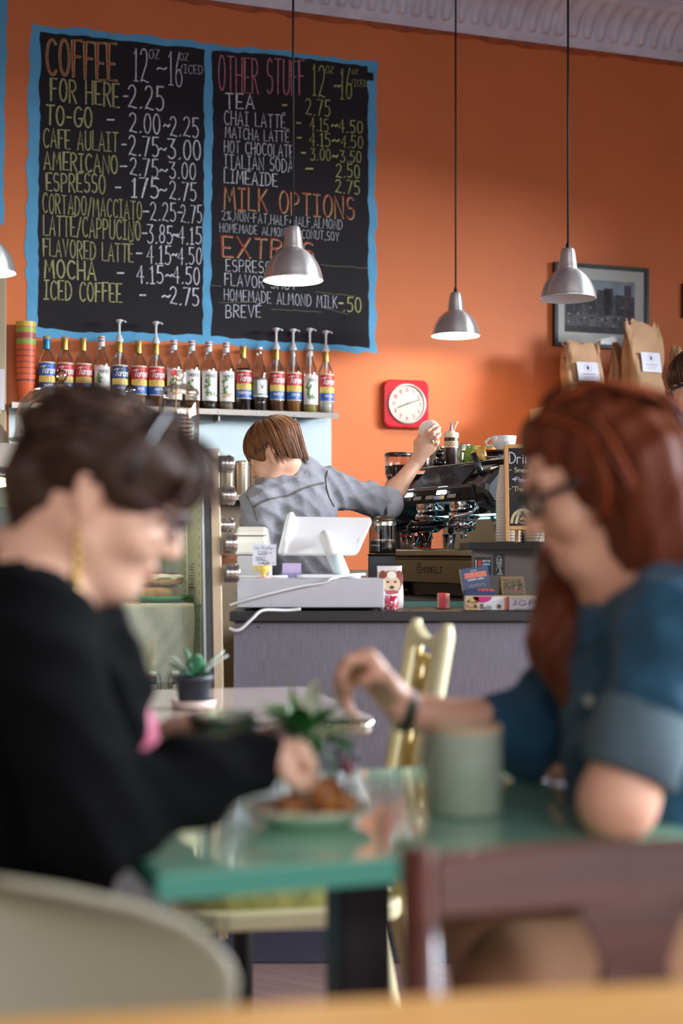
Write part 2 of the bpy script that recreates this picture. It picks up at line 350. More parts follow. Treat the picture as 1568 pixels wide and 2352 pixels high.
bu, bz, _ = wallhit(275, 812)
BASE = (bu, 0.0, bz)
board = thing('menu_board', 'large blackboard drink menu hand-painted on the orange wall with a blue border', 'menu board', OW+EX*bu+Vector((0, 0, bz)), TH)
def wl(px, py): u, z, _ = wallhit(px, py); return u-bu, z-bz
def rough(pts, amp=.006, step=.035, seed=1):
    r = random.Random(seed); out = []
    for a, b in zip(pts, pts[1:]+pts[:1]):
        a = Vector(a); b = Vector(b); n = max(2, int((b-a).length/step)); t = (b-a).normalized(); nn = Vector((-t.y, t.x)); h = 0
        for i in range(n):
            h = h*.55+r.uniform(-amp, amp); q = a+(b-a)*(i/n)+nn*(h if i else 0); out.append((q.x, q.y))
    return out
def plate_poly(name, pts, y0, y1, m, parent):
    mb = MB(); mb.plate(pts, y0, y1); return mb.build(name, m, parent)
plate_poly('painted_border', rough([wl(*p) for p in [(72, 53), (275, 76), (470, 100), (680, 122), (866, 140), (864, 330), (861, 560), (866, 812), (650, 806), (470, 790), (250, 783), (66, 771), (60, 540), (64, 300)]], .007, .03, 4), -.0005, -.0015, M_blue, board)
plate_poly('left_panel', rough([wl(*p) for p in [(92, 73), (180, 82), (330, 98), (470, 114), (468, 450), (465, 770), (380, 766), (280, 762), (190, 764), (86, 750), (88, 500), (91, 300)]], .0045, .03, 9), -.0015, -.0024, M_black, board)
plate_poly('right_panel', rough([wl(*p) for p in [(487, 117), (560, 120), (680, 132), (760, 142), (843, 152), (846, 330), (845, 560), (848, 800), (760, 792), (640, 785), (484, 772), (486, 500), (489, 300)]], .0045, .03, 12), -.0015, -.0024, M_black, board)
mb = MB(); a_ = wl(843, 166); c_ = wl(857, 186); mb.plate([(a_[0], c_[1]), (c_[0], c_[1]), (c_[0], a_[1]), (a_[0], a_[1])], -.0015, -.0024)
mb.build('paint_dab', M_black, board)
ZN = {'A': (60, 50, 3.6465), 'B': (60, 400, 3.6465), 'C': (480, 100, 3.92), 'D': (480, 420, 3.92)}
def menu(zone, text, xl, tl, bl, xr, tr, br, style, name='lettering'):
    zx, zy, k = ZN[zone]
    def wp(x, y): return Vector(wl(zx+x/k, zy+y/k))
    TL, BL_, TR, BR = wp(xl, tl), wp(xl, bl), wp(xr, tr), wp(xr, br)
    def mp(p): return (BL_*(1-p[1])+TL*p[1])*(1-p[0])+(BR*(1-p[1])+TR*p[1])*p[0]
    st, nat = strokes(text, .2, .03); m = MB(); hgt = (TL-BL_).length; lw_ = (TR-TL).length/max(1, nat)*.46; kk = 1.0 if text in '-~' else min(1.0, lw_/.05)
    for l in st:
        q = [mp(p) for p in l]; q = [(p.x, p.y) for p in q]
        if style == 'w': ribbon(m, q, .0064*kk, flat(-.0036), 0)
        elif style == 'wb': ribbon(m, q, .0086*kk, flat(-.0036), 0)
        elif style == 'lime': ribbon(m, q, .0066*kk, flat(-.0036), 5)
        elif style == 'y':
            ribbon(m, q, .0112*kk, flat(-.0034), 1); ribbon(m, q, .0030*kk, flat(-.0040), 4)
        elif style == 'head':
            ribbon(m, q, .0135*kk, flat(-.0034), 1); ribbon(m, q, .0085*kk, flat(-.0040), 2)
        elif style == 'pink':
            ribbon(m, q, .0112*kk, flat(-.0034), 2); ribbon(m, q, .0062*kk, flat(-.0040), 3)
        elif style == 'red':
            ribbon(m, [(a+.003, b-.003) for a, b in q], .007*kk, flat(-.0034), 1); ribbon(m, q, .0072*kk, flat(-.0040), 2)
    return m.build(name, CH, board)
for a in [('A','COFFEE',175,145,440,752,180,488,'head'),('A','12',900,222,495,1020,222,502,'wb'),('A','OZ',1028,235,312,1112,235,312,'w'),('A','~',1098,340,450,1175,340,450,'w'),('A','16',1195,255,535,1305,255,542,'wb'),
 ('A','OZ',1285,268,325,1355,265,328,'w'),('A','/ICED',1285,358,430,1475,370,440,'w'),('A','FOR HERE',208,475,660,775,520,715,'y'),('A','-',813,560,680,850,560,680,'w'),('A','2.25',855,535,720,1150,548,750,'wb'),
 ('A','TO-GO',170,702,860,548,725,892,'y'),('A','-',676,770,870,736,770,870,'w'),('A','2.00',865,760,918,1118,772,940,'wb'),('A','~',1150,800,935,1200,800,935,'w'),('A','2.25',1205,792,952,1440,808,972,'wb'),
 ('A','CAFE AULAIT',145,893,1050,765,935,1092,'y'),('A','-',798,980,1080,835,980,1080,'w'),('A','2.75',860,952,1115,1108,968,1130,'wb'),('A','~',1115,1000,1130,1172,1000,1130,'w'),('A','3.00',1188,978,1140,1458,998,1162,'wb'),
 ('A','AMERICANO',150,1085,1232,762,1125,1275,'y'),('A','-',788,1160,1260,845,1160,1260,'w'),('A','2.75',868,1142,1280,1100,1152,1310,'wb'),('A','~',1115,1180,1310,1178,1180,1310,'w'),('A','3.00',1200,1175,1310,1415,1190,1328,'wb'),
 ('B','ESPRESSO',170,-10,135,660,5,165,'y'),('B','-',748,60,158,792,60,158,'w'),('B','175',885,35,195,1105,40,205,'wb'),('B','~',1112,70,190,1172,70,190,'w'),('B','2.75',1200,62,212,1420,75,225,'wb'),
 ('B','CORTADO/MACCIATO',140,162,325,965,232,380,'y'),('B','-',978,260,360,1022,260,360,'w'),('B','2.25',1040,235,385,1250,245,398,'wb'),('B','-',1268,270,370,1306,270,370,'w'),('B','2.75',1295,258,402,1468,265,412,'wb'),
 ('B','LATT^/CAPPUCINO',145,340,510,955,400,558,'y'),('B','-',973,442,542,1010,442,542,'w'),('B','3.85',1015,420,575,1222,435,582,'wb'),('B','~',1230,450,570,1268,450,570,'w'),('B','4.15',1270,440,585,1465,450,590,'wb'),
 ('B','FLAVORED LATT^',145,538,682,893,590,740,'y'),('B','-',920,610,710,967,610,710,'w'),('B','4.15',1010,595,748,1208,600,755,'wb'),('B','~',1220,615,735,1260,615,735,'w'),('B','4.50',1268,612,752,1465,620,757,'wb'),
 ('B','MOCHA',155,715,862,580,732,885,'y'),('B','-',762,780,878,820,780,878,'w'),('B','4.15',925,765,912,1145,770,918,'wb'),('B','~',1168,785,905,1220,785,905,'w'),('B','4.50',1230,775,915,1448,785,927,'wb'),
 ('B','ICED COFFEE',150,890,1048,797,918,1072,'y'),('B','-',950,960,1060,1000,960,1060,'w'),('B','~',1138,960,1080,1200,960,1080,'w'),('B','2.75',1205,948,1090,1443,955,1100,'wb'),
 ('C','OTHER STUFF',85,105,420,855,165,478,'pink'),('C','12',930,190,470,1040,195,478,'lime'),('C','OZ',1050,205,270,1115,210,270,'lime'),('C','~',1128,330,430,1178,330,430,'lime'),('C','16',1180,228,500,1280,228,505,'lime'),
 ('C','OZ',1283,240,275,1335,238,278,'lime'),('C','/ICED',1275,320,385,1418,335,390,'lime'),('C','TEA',150,450,590,402,465,590,'wb'),('C','-',660,505,605,700,505,605,'lime'),('C','2.75',868,500,640,1085,515,662,'lime'),
 ('C','CHAI LATT^',137,605,732,685,650,765,'wb'),('C','-',785,665,765,822,665,765,'lime'),('C','4.15',905,665,790,1070,680,795,'lime'),('C','~',1100,680,800,1150,680,800,'lime'),('C','4.50',1165,685,800,1378,700,808,'lime'),
 ('C','MATCHA LATT^',145,750,850,715,795,893,'wb'),('C','-',793,800,900,832,800,900,'lime'),('C','4.15',902,800,920,1088,812,928,'lime'),('C','~',1108,810,930,1165,810,930,'lime'),('C','4.50',1185,825,935,1378,838,945,'lime'),
 ('C','HOT CHOCOLATE',135,875,982,755,920,1030,'wb'),('C','-',832,935,1030,866,935,1030,'lime'),('C','3.00',910,945,1050,1090,952,1058,'lime'),('C','~',1112,955,1070,1155,955,1070,'lime'),('C','3.50',1178,965,1068,1365,975,1075,'lime'),
 ('C','ITALIAN SODA',135,998,1118,752,1045,1165,'wb'),('C','-',870,1080,1175,936,1080,1175,'lime'),('C','2.50',1140,1085,1205,1352,1095,1212,'lime'),('C','LIMEAIDE',135,1132,1255,612,1175,1287,'wb'),('C','2.75',1135,1228,1340,1352,1240,1360,'lime'),
 ('D','MILK OPTIONS',130,32,230,1298,130,325,'red'),('D','2%,NON-FAT,HALF&HALF,ALMOND',115,250,335,1195,338,425,'w'),('D','HOMEMADE ALMOND,COCONUT,SOY',95,362,440,1165,447,525,'w'),('D','EXTRAS',118,475,658,930,535,690,'red'),
 ('D','ESPRESSO SHOT',152,690,795,900,735,842,'w'),('D','FLAVOR SHOT',140,815,925,782,870,965,'w'),('D','HOMEMADE ALMOND MILK',135,955,1055,1150,1025,1130,'w'),('D','-',1166,1030,1130,1202,1030,1130,'lime'),('D','.50',1205,1030,1155,1365,1035,1168,'lime'),('D','BREV^',150,1098,1212,465,1105,1208,'w')]:
    menu(*a)
mb = MB()
for q in [((0,925),(110,930)),((1000,738),(1430,770)),((560,1135),(1010,1165)),((300,800),(520,806)),((960,985),(1310,1020)),((1010,1120),(1250,1185)),((90,1080),(420,1072))]:
    pts = [wl(480+q[0][0]/3.92+(q[1][0]-q[0][0])/3.92*t/6, 420+q[0][1]/3.92+(q[1][1]-q[0][1])/3.92*t/6+random.uniform(-1, 1)) for t in range(7)]
    mb = MB(); ribbon(mb, pts, .0022, flat(-.0030)); mb.build('chalk_smear', CH[4], board)

u2, z2, _ = wallhit(0, 520)
b2 = thing('menu_board', 'blue painted edge of a second menu board at the left edge of the photo', 'menu board', OW+EX*u2+Vector((0, 0, z2)), TH)
pp = [wallhit(*p) for p in [(14, -40), (14, 100), (11, 300), (8, 516), (-300, 500), (-300, -60)]]
plate_poly('painted_border', rough([(p[0]-u2, p[1]-z2) for p in pp], .004, .03, 5), -.0005, -.0015, M_blue, b2)
pp = [wallhit(*p) for p in [(-12, -40), (-12, 500), (-300, 480), (-300, -60)]]
plate_poly('left_panel', [(p[0]-u2, p[1]-z2) for p in pp], -.0015, -.0024, M_black, b2)

# ================================================================== PENDANT LAMPS
M_alu = mat('spun_aluminium', (236, 231, 224), 0.33, 0.82, noise=(30, .06), stretch=(1, 1, 14))
_b = M_alu.node_tree.nodes['Principled BSDF']; _b.inputs['Anisotropic'].default_value = .85; _b.inputs['Anisotropic Rotation'].default_value = .25; _t = M_alu.node_tree.nodes.new('ShaderNodeTangent'); _t.direction_type = 'RADIAL'; _t.axis = 'Z'; M_alu.node_tree.links.new(_t.outputs[0], _b.inputs['Tangent'])
M_in = mat('white_enamel', (240, 236, 236), 0.6)
M_cord = mat('black_cord', (20, 18, 18), 0.6)
M_bulb = mat('lit_bulb', (255, 236, 205), 0.5, emit=9)
M_boff = mat('frosted_bulb', (225, 222, 225), 0.4)
def pendant(px, rim_y, size, label, lit=True):
    d = 0.22*F/size; P = W(px, rim_y, d)
    t = thing('pendant_lamp', label, 'lamp', P, 0.4, 'row of spun aluminium pendant lamps over the counter')
    pr = [(.110, 0), (.1125, .002), (.1105, .006), (.107, .022), (.1015, .042), (.092, .064), (.078, .086), (.060, .103), (.045, .113), (.0375, .117), (.0385, .121), (.0365, .126), (.034, .150), (.030, .178), (.026, .194), (.022, .199), (.008, .201)]
    m = MB(); m.lathe(pr, 48); m.build('lamp_shade', M_alu, t)
    m = MB(); m.lathe([(r-.0022 if r > .01 else r, max(z-.0015, .0005)) for r, z in pr[1:10]]+[(.034, .119), (0, .119)], 48); m.build('shade_lining', M_in, t)
    m = MB(); m.lathe([(.0095, .20), (.0095, .206), (.006, .222), (.004, .226)], 14); m.build('cord_grip', M_cord, t)
    m = MB(); m.tube([(0, 0, .222), (0, 0, CEIL-.012-P.z)], .0042, 8); m.build('cord', M_cord, t)
    m = MB(); m.lathe([(.05, CEIL-.02-P.z), (.045, CEIL-.002-P.z), (0, CEIL-.002-P.z)][::-1], 20); m.build('ceiling_cup', M_alu, t)
    m = MB(); m.lathe([(0, .035), (.016, .037), (.027, .050), (.030, .066), (.026, .084), (.016, .100), (.014, .119)], 20); m.build('bulb', M_bulb if lit else M_boff, t)
    if lit:
        l = bpy.data.lights.new('lamp_glow', 'POINT'); l.energy = 7; l.color = (1, .80, .58); l.shadow_soft_size = .03
        lo = bpy.data.objects.new('lamp_glow', l); COL.objects.link(lo); lo.parent = t; lo.location = (0, 0, .02)
    return t
pendant(-36, 626, 143, 'lit aluminium pendant lamp cut off by the left edge of the photo')
pendant(673, 645, 137, 'lit aluminium pendant lamp hanging in front of the menu board')
pendant(1046, 772, 110, 'lit aluminium pendant lamp hanging lowest, right of the menu board above the clock')
pendant(1304, 687, 128, 'unlit aluminium pendant lamp hanging in front of the framed print', False)
# lamps of the same row over the rest of the room, outside the picture, light the front tables
# ================================================================== BOTTLE SHELF
M_ss = mat('brushed_steel', (168, 160, 152), 0.32, 1.0, noise=(40, .12), stretch=(1, 1, 12))
M_paleblue = mat('pale_blue_board', (206, 220, 222), 0.6, noise=(4, .03))
M_gold = mat('gold_foil', (178, 140, 66), 0.3, 0.8)
M_corkcap = mat('cork_cap', (190, 150, 100), 0.6)
M_redcap = mat('red_cap', (206, 70, 62), 0.45); M_plw = mat('white_plastic', (232, 226, 222), 0.4)
M_teal = mat('teal_foil', (20, 120, 168), 0.35, .3)
G_bot = glass('bottle_glass', (240, 240, 238), .8)
us, zs, _ = wallhit(777, 948, .13)
ul, zl, _ = wallhit(27, 920, .13)
SHZ = wallhit(619, 944, .13)[1]
PZ = wallhit(540, 1140, .16)[1]
tr = thing('wall_panel', 'pale blue backing panel on the wall below the bottle shelf', 'panel', R(ul, .001, PZ), TH)
mb = MB(); mb.b2((0, -.012, 0), (wallhit(760, 1050, .01)[0]-ul, -.001, SHZ-PZ-.005)); mb.build('board', M_paleblue, tr)
tr2 = thing('back_cabinet', 'brown cabinet low on the back wall behind the barista', 'cabinet', R(ul, .003, 0), TH)
mb = MB(); mb.b2((0, -.05, 0), (wallhit(905, 1200, .05)[0]-ul, 0, 1.0)); mb.b2((0, -.03, 1.0), (wallhit(700, 1140, .03)[0]-ul, 0, PZ-.024)); mb.build('cabinet_body', mat('brown_laminate', (128, 106, 82), .5, noise=(3, .1)), tr2, .002)
shelf = thing('bottle_shelf', 'long brushed steel wall shelf under the syrup bottles', 'shelf', R(ul, 0, SHZ), TH); ul0 = ul
mb = MB(); mb.b2((0, -.13, -.004), (us-ul, -.003, 0)); mb.build('shelf_board', M_ss, shelf)
mb = MB(); mb.b2((0, -.133, -.024), (us-ul, -.128, .0008)); mb.build('front_lip', M_ss, shelf)
for x in (60, 150, 240, 330, 415, 502, 591, 677, 764):
    uu = wallhit(x, 950, .133)[0]-ul; m = MB(); m.ball((uu, -.134, -.012), .0042, 10, sc=(1, .6, 1)); m.build('rivet', mat('rivet_steel', (210, 205, 200), .25, 1), shelf)
for k in range(4):
    m = MB(); uu = .2+k*(us-ul-.4)/3; m.plate([(uu, -.004), (uu, -.10)], 0, 0) if False else m.b2((uu-.004, -.10, -.05), (uu+.004, -.013, -.004)); m.build('bracket', M_ss, shelf)
# --- labels: patches of a cylinder, artwork as thin pieces just outside it
def cylpatch(mb, r, z0, z1, a0, a1, mi, n=14):
    mb.grid([[(r*math.sin(a0+(a1-a0)*i/n), -r*math.cos(a0+(a1-a0)*i/n), z) for i in range(n+1)] for z in (z0, z1)], mi)
def onr(r): return lambda a, b: (r*math.sin(a/r), -r*math.cos(a/r), b)
L_red = mat('label_red', (196, 50, 52), .45); L_yel = mat('label_yellow', (236, 204, 90), .45); L_blu = mat('label_blue', (28, 92, 168), .45); L_nav = mat('label_navy', (26, 52, 110), .45)
L_wht = mat('label_white', (236, 230, 224), .5); L_gry = mat('label_grey_green', (120, 136, 130), .5); L_blk = mat('label_black', (46, 40, 40), .5); L_grn = mat('leaf_green', (86, 134, 66), .5); L_org = mat('label_orange', (214, 128, 70), .5); L_cream = mat('label_cream', (230, 214, 180), .5); L_tan = mat('label_tan', (190, 150, 90), .5); L_mar = mat('label_maroon', (110, 48, 50), .5)
LM = [L_red, L_yel, L_blu, L_nav, L_wht, L_gry, L_blk, L_grn, L_org, L_cream, L_tan, L_mar]
def leaf(mb, x, z, l, a, r, mi):
    pts = []
    for i in range(7):
        t = i/6; wv = .22*math.sin(PI*t)*l; pts.append((t*l, wv))
    pts = pts+[(p[0], -p[1]) for p in pts[-2:0:-1]]; ca, sa = math.cos(a), math.sin(a)
    f = onr(r); mb.add([f(x+p[0]*ca-p[1]*sa, z+p[0]*sa+p[1]*ca) for p in pts], [tuple(range(len(pts)))], mi, False)
def torani(flav, top=0):
    m = MB(); r = .0385; A = 1.25
    cylpatch(m, r, .055, .185, -A, A, 9); cylpatch(m, r+.0003, .058, .096, -A, A, 2 if top == 0 else 3); cylpatch(m, r+.0003, .096, .124, -A, A, 1); cylpatch(m, r+.0003, .124, .180, -A, A, top)
    f = onr(r+.0008)
    for q in ((-.008, .094, .012), (.004, .092, .016), (.012, .096, .008)):   # little landscape drawing
        m.add([f(q[0]-q[2]*.7, q[1]), f(q[0]+q[2]*.7, q[1]), f(q[0]+q[2]*.55, q[1]+.024), f(q[0], q[1]+.032), f(q[0]-q[2]*.55, q[1]+.024)], [(0,1,2,3,4)], 10, False)
    f = onr(r+.0013)
    write(m, 'Torani', -.034, .136, .030, f, width=.068, pen=.13, mi=4, gap=.05, slant=.22)
    ribbon(m, [(-.037, .163), (-.02, .168), (.0, .167)], .003, f, 4)
    write(m, flav, 0, .076, .011, f, pen=.16, mi=4, cen=True); write(m, 'SYRUP', 0, .066, .004, f, pen=.16, mi=4, cen=True)
    return m
def monin(kind):
    m = MB(); r = .0385; A = 1.2
    cylpatch(m, r, .04, .176, -A, A, 4); f = onr(r+.0006); rr = random.Random(kind)
    write(m, 'MONIN', 0, .146, .014, f, width=.050, pen=.17, mi=6, cen=True); ribbon(m, [(-.02, .166), (-.008, .168), (.004, .165), (.018, .168)], .0012, f, 10)
    for k in range(16):
        x = -.030+rr.uniform(0, .016); z = .07+rr.uniform(0, .062); leaf(m, x, z, rr.uniform(.012, .02), rr.uniform(.3, 2.6), r+.0005+k*.00005, 7)
    for k in range(9):
        leaf(m, rr.uniform(-.028, .024), .06+rr.uniform(0, .014), rr.uniform(.012, .02), rr.uniform(0, PI), r+.0005+k*.00005, [8, 10, 7, 10][kind % 4])
    ribbon(m, [(-.006, .116), (.004, .120), (.018, .117)], .0016, f, 10); ribbon(m, [(-.004, .106), (.006, .109), (.02, .106)], .0016, f, 10)
    ribbon(m, [(-.02, .05), (.02, .05)], .002, f, 8)
    return m
def other_label():
    m = MB(); r = .0385; A = 1.25; cylpatch(m, r, .065, .155, -A, A, 5); cylpatch(m, r+.0004, .148, .156, -A, A, 11); cylpatch(m, r+.0005, .082, .142, -.62, .62, 4); f = onr(r+.001)
    m.add([f(-.008, .126), f(.008, .126), f(.005, .104), f(-.005, .104)], [(0,1,2,3)], 6, False); m.add([f(-.006, .112), f(.006, .112), f(.005, .103), f(-.005, .103)], [(0,1,2,3)], 5, False)
    ribbon(m, [(-.018, .094), (0, .090), (.018, .094)], .006, f, 11)
    for k in range(7):
        x = -.036+k*.012; m.add([f(x-.006, .070), f(x, .064), f(x+.006, .070), f(x, .077)], [(0,1,2,3)], 4, False)
    return m
P_tor = [(0, .002), (.036, .002), (.0375, .006), (.0378, .19), (.036, .203), (.029, .219), (.019, .236), (.0145, .246), (.0135, .262), (.0135, .290), (.0145, .293)]
P_mon = [(0, .002), (.036, .002), (.0375, .006), (.0378, .185), (.0375, .196), (.034, .208), (.024, .232), (.0165, .254), (.0145, .27), (.0142, .296), (.0155, .30)]
P_oth = [(0, .002), (.036, .002), (.0375, .006), (.0378, .175), (.036, .193), (.029, .212), (.019, .232), (.0148, .246), (.0142, .288), (.015, .291)]
def liquid(h, prof=P_tor): return [(0, .004)]+[(r-.0015, z) for r, z in prof[2:] if z < h]+[(.036 if h < .19 else .03, h), (0, h)]
def liq_mat(name, rgb): return mat(name, rgb, .1, spec=.5, coat=.5)
K_glass = {k: (MB().lathe(p, 26), k) for k, p in (('t', P_tor), ('m', P_mon), ('o', P_oth))}
GLASSME = {}
def bottle(px, bot_y, kind, cap, lab, liq, lh, label, pump=False, group=None):
    u = wallhit(px, bot_y, .07)[0]
    t = thing('syrup_bottle', label, 'bottle', R(u, .07, SHZ+.0006), TH+random.uniform(-.03, .28)*0+math.radians(7), group or 'syrup bottles on the steel shelf')
    prof = {'t': P_tor, 'm': P_mon, 'o': P_oth}[kind]
    if kind in GLASSME: share(GLASSME[kind], 'bottle_body', t)
    else:
        m = MB(); m.lathe(prof, 26); GLASSME[kind] = m.build('bottle_body', G_bot, t)
    if liq:
        m = MB(); m.lathe(liquid(lh, prof), 22); m.build('syrup', liq, t)
    lab.build('label', LM, t)
    topz = prof[-1][1]
    if kind == 't' and cap != 'clear':
        m = MB(); m.lathe([(.0152, .244), (.0156, .250), (.0156, topz-.004), (.0150, topz)], 20); m.build('foil_sleeve', M_teal if cap == 'teal' else M_gold, t)
    if not pump:
        m = MB()
        if kind == 'm':
            m.lathe([(.0158, topz-.006), (.0162, topz-.004), (.0162, topz+.001)], 18, mi=1); m.lathe([(.0164, topz+.001), (.0164, topz+.007)], 18, mi=0); m.lathe([(.0162, topz+.007), (.0162, topz+.011), (.014, topz+.013), (0, topz+.013)], 18, mi=1); m.build('cap', [M_redcap, M_plw], t)
        else:
            m.lathe([(.016, topz-.004), (.0163, topz), (.0163, topz+.006), (.015, topz+.008), (0, topz+.008)], 18); m.build('cap', M_plw if kind == 'o' else M_corkcap, t)
    else:
        h = topz; p = MB()
        p.lathe([(.0170, h-.002), (.0175, h), (.0175, h+.012), (.0150, h+.014), (.0125, h+.020), (.0110, h+.028), (.0060, h+.030)], 18)
        p.lathe([(.0052, h+.028), (.0052, h+.082)], 12)
        p.lathe([(.0052, h+.080), (.0095, h+.083), (.0095, h+.089), (.016, h+.090), (.0165, h+.093), (.0160, h+.097), (.012, h+.099), (0, h+.099)], 18)
        p.tube([(.006, -.004, h+.093), (.02, -.012, h+.092), (.026, -.016, h+.086)], .0035, 8)
        p.build('pump_head', M_plw, t)
        m = MB(); m.lathe([(.0090, h-.004), (.0090, h-.06), (.0065, h-.075), (.0045, h-.08), (.0045, .02)][::-1], 12); m.build('pump_tube', M_plw, t)
    if kind == 'm':
        m = MB(); m.grid([[(.0152*math.sin(a), -.0152*math.cos(a), .262+.006*math.sin(a+.6)+dz) for a in [i*PI/8 for i in range(17)]] for dz in (0, .024)]); m.build('neck_tag', L_wht, t)
    return t
brown = liq_mat('dark_syrup', (30, 16, 12)); amber = liq_mat('amber_syrup', (92, 50, 20)); honey = liq_mat('honey_syrup', (146, 96, 44)); pale = liq_mat('pale_syrup', (170, 160, 80)); grn = liq_mat('green_syrup', (40, 52, 36)); clearl = liq_mat('clear_syrup', (196, 200, 186)); mud = liq_mat('cloudy_syrup', (130, 116, 100))
B = [(107, 905, 't', 'teal', torani('VANILLA', 2), clearl, .05, 'syrup bottle with teal neck foil and all-blue label, leftmost of the row'),
 (149, 908, 't', 'gold', torani('CARAMEL'), honey, .05, 'gold-necked red-label syrup bottle next to the teal-necked one'),
 (191, 910, 't', 'gold', torani('ALMOND'), honey, .05, 'gold-necked red-label syrup bottle third from the left end of the shelf'),
 (233, 913, 'm', '', monin(0), clearl, .045, 'red-capped white-label bottle just left of the first pump bottle'),
 (274, 915, 't', 'gold', torani('VANILLA', 3), clearl, .1, 'pump-topped bottle leftmost of those with white pumps', True),
 (318, 918, 't', 'gold', torani('IRISH'), honey, .06, 'gold-necked bottle standing between the two left pump bottles'),
 (358, 922, 't', 'gold', torani('MOCHA'), amber, .12, 'second pump-topped bottle from the left, red and blue label', True),
 (399, 926, 'm', '', monin(1), grn, .04, 'red-capped bottle directly right of the second pump bottle'),
 (440, 930, 'm', '', monin(4), amber, .04, 'red-capped bottle with orange fruit on its white label, behind the glass jar'),
 (479, 937, 'm', '', monin(2), grn, .036, 'red-capped bottle with green leaf label and dark green syrup'),
 (519, 939, 'm', '', monin(3), mud, .038, 'red-capped bottle with olive branch label, rightmost of the red caps'),
 (558, 943, 't', 'gold', torani('POMEGRANATE'), brown, .196, 'syrup bottle filled with nearly black syrup, gold neck and no pump'),
 (595, 942, 'o', '', other_label(), brown, .075, 'white-capped clear bottle with square white and green label'),
 (634, 944, 't', 'gold', torani('HAZELNUT'), amber, .10, 'pump-topped hazelnut syrup bottle with red, yellow and blue label', True),
 (673, 945, 't', 'clear', torani('CARAMEL'), honey, .11, 'pump-topped bottle with bare glass neck, right of the hazelnut one', True),
 (711, 946, 'm', '', monin(6), pale, .075, 'pump-topped white-label bottle with pale yellow syrup and the tallest pump', True),
 (748, 948, 't', 'gold', torani('VANILLA'), clearl, .06, 'pump-topped bottle of clear syrup at the right end of the shelf', True)]
for b in B: bottle(*b)
# --- stack of nested striped tumblers
tc_ = wallhit(59, 925, .06)[0]
cupcol = [(226, 100, 52)]*7+[(206, 130, 70), (196, 176, 70), (226, 180, 70)]
ST = mat('tumbler_stripe', (128, 62, 60), .4); TRANSM = glass('clear_plastic', (235, 225, 215), .6)
for k in range(10):
    t = MB(); z = k*.0285*0.9; h = .128; r0 = .029; r1 = .0455
    rr = lambda q: r0+(r1-r0)*q/h
    t.lathe([(0, .001), (rr(0)-.002, .001), (rr(0), .004), (rr(h-.030), h-.030)], 26, mi=0)
    t.lathe([(rr(h-.030)+.0004, h-.030), (rr(h-.021)+.0004, h-.021)], 26, mi=1); t.lathe([(rr(h-.021), h-.021), (rr(h), h)], 26, mi=0)
    t.lathe([(rr(h), h), (rr(h)-.0015, h), (rr(h*.6)-.0015, h*.6)], 26, mi=0)
    colr = [(224, 98, 50)]*6+[(150, 176, 74), (176, 80, 78), (170, 180, 70), (230, 186, 74)]
    o = t.build('striped_tumbler', [mat('tumbler_%d%d%d' % colr[k], colr[k], .35), ST if k < 6 else mat('tumbler_band', (206, 120, 70), .4)])
    names = ['bottom tumbler of the nested striped stack, standing on the shelf', 'second striped orange tumbler from the bottom of the stack', 'third striped orange tumbler from the bottom of the stack', 'fourth striped orange tumbler from the bottom of the stack', 'fifth striped orange tumbler from the bottom of the stack', 'uppermost of the orange striped tumblers in the stack', 'lower of the two green tumblers in the nested stack', 'plum-coloured tumbler between the two green ones in the stack', 'upper of the two green tumblers in the nested stack', 'yellow tumbler on top of the nested stack']
    tag(o, names[k], 'tumbler', 'nested tumblers left of the bottles', R(tc_, .062, SHZ+.0005+z), TH)
# --- lower shelf with tea canisters
ulo = wallhit(470, 1140, .16)[0]; uhi = wallhit(700, 1140, .16)[0]; zlo = wallhit(540, 1137, .16)[1]
s2_ = thing('wall_shelf', 'steel shelf holding the tea canisters behind the barista', 'shelf', R(ulo, 0, zlo), TH)
mb = MB(); mb.b2((0, -.16, -.004), (uhi-ulo, -.013, 0)); mb.build('shelf_board', M_ss, s2_)
mb = MB(); mb.b2((0, -.164, -.022), (uhi-ulo, -.158, .001)); mb.build('front_lip', M_ss, s2_)
M_can = mat('tin_champagne', (206, 186, 160), .25, .85); M_canr = mat('tin_dark_edge', (60, 54, 46), .4, .6)
for px, nm in ((522, 'tea canister leftmost on the back shelf, half hidden by round tins'), (556, 'pale metal tea canister standing in the middle of the back shelf'), (589, 'pale metal tea canister beside the barista\'s face')):
    u = wallhit(px, 1135, .09)[0]; t = thing('tea_canister', nm, 'canister', R(u, .09, zlo+.0006), TH, 'tall tea canisters on the back shelf')
    m = MB(); m.lathe([(0, .0005), (.032, .0005), (.0325, .003), (.0325, .150)], 26); m.build('can_body', M_can, t)
    m = MB(); m.lathe([(.0333, .140), (.0336, .142), (.0336, .157), (.032, .159), (0, .159)], 26); m.build('lid', M_can, t)
    m = MB(); write(m, 'TEA GREEN', 0, .124, .006, onr(.0331), pen=.18, cen=True); m.build('lettering', L_org, t)
# ------------------------------------------------------------------ cabinet at the left edge
M_beige = mat('beige_laminate', (176, 156, 122), .55, noise=(3, .06))
uc = wallhit(28, 800, .09)[0]
cb = thing('tall_cabinet', 'beige tall cabinet at the left edge beside the stacked tumblers', 'cabinet', R(uc-.475, .005, 0), TH)
mb = MB(); mb.b2((0, -.085, 0), (.45, 0, 2.40)); mb.build('cabinet_body', M_beige, cb, .004)
mb = MB(); mb.b2((-.02, -.30, 1.66), (.408, -.09, 1.685)); mb.build('side_shelf', M_beige, cb, .002)
mb = MB(); mb.b2((.35, -.112, 2.02), (.405, -.088, 2.06)); mb.build('hinge', M_dkframe, cb, .002)
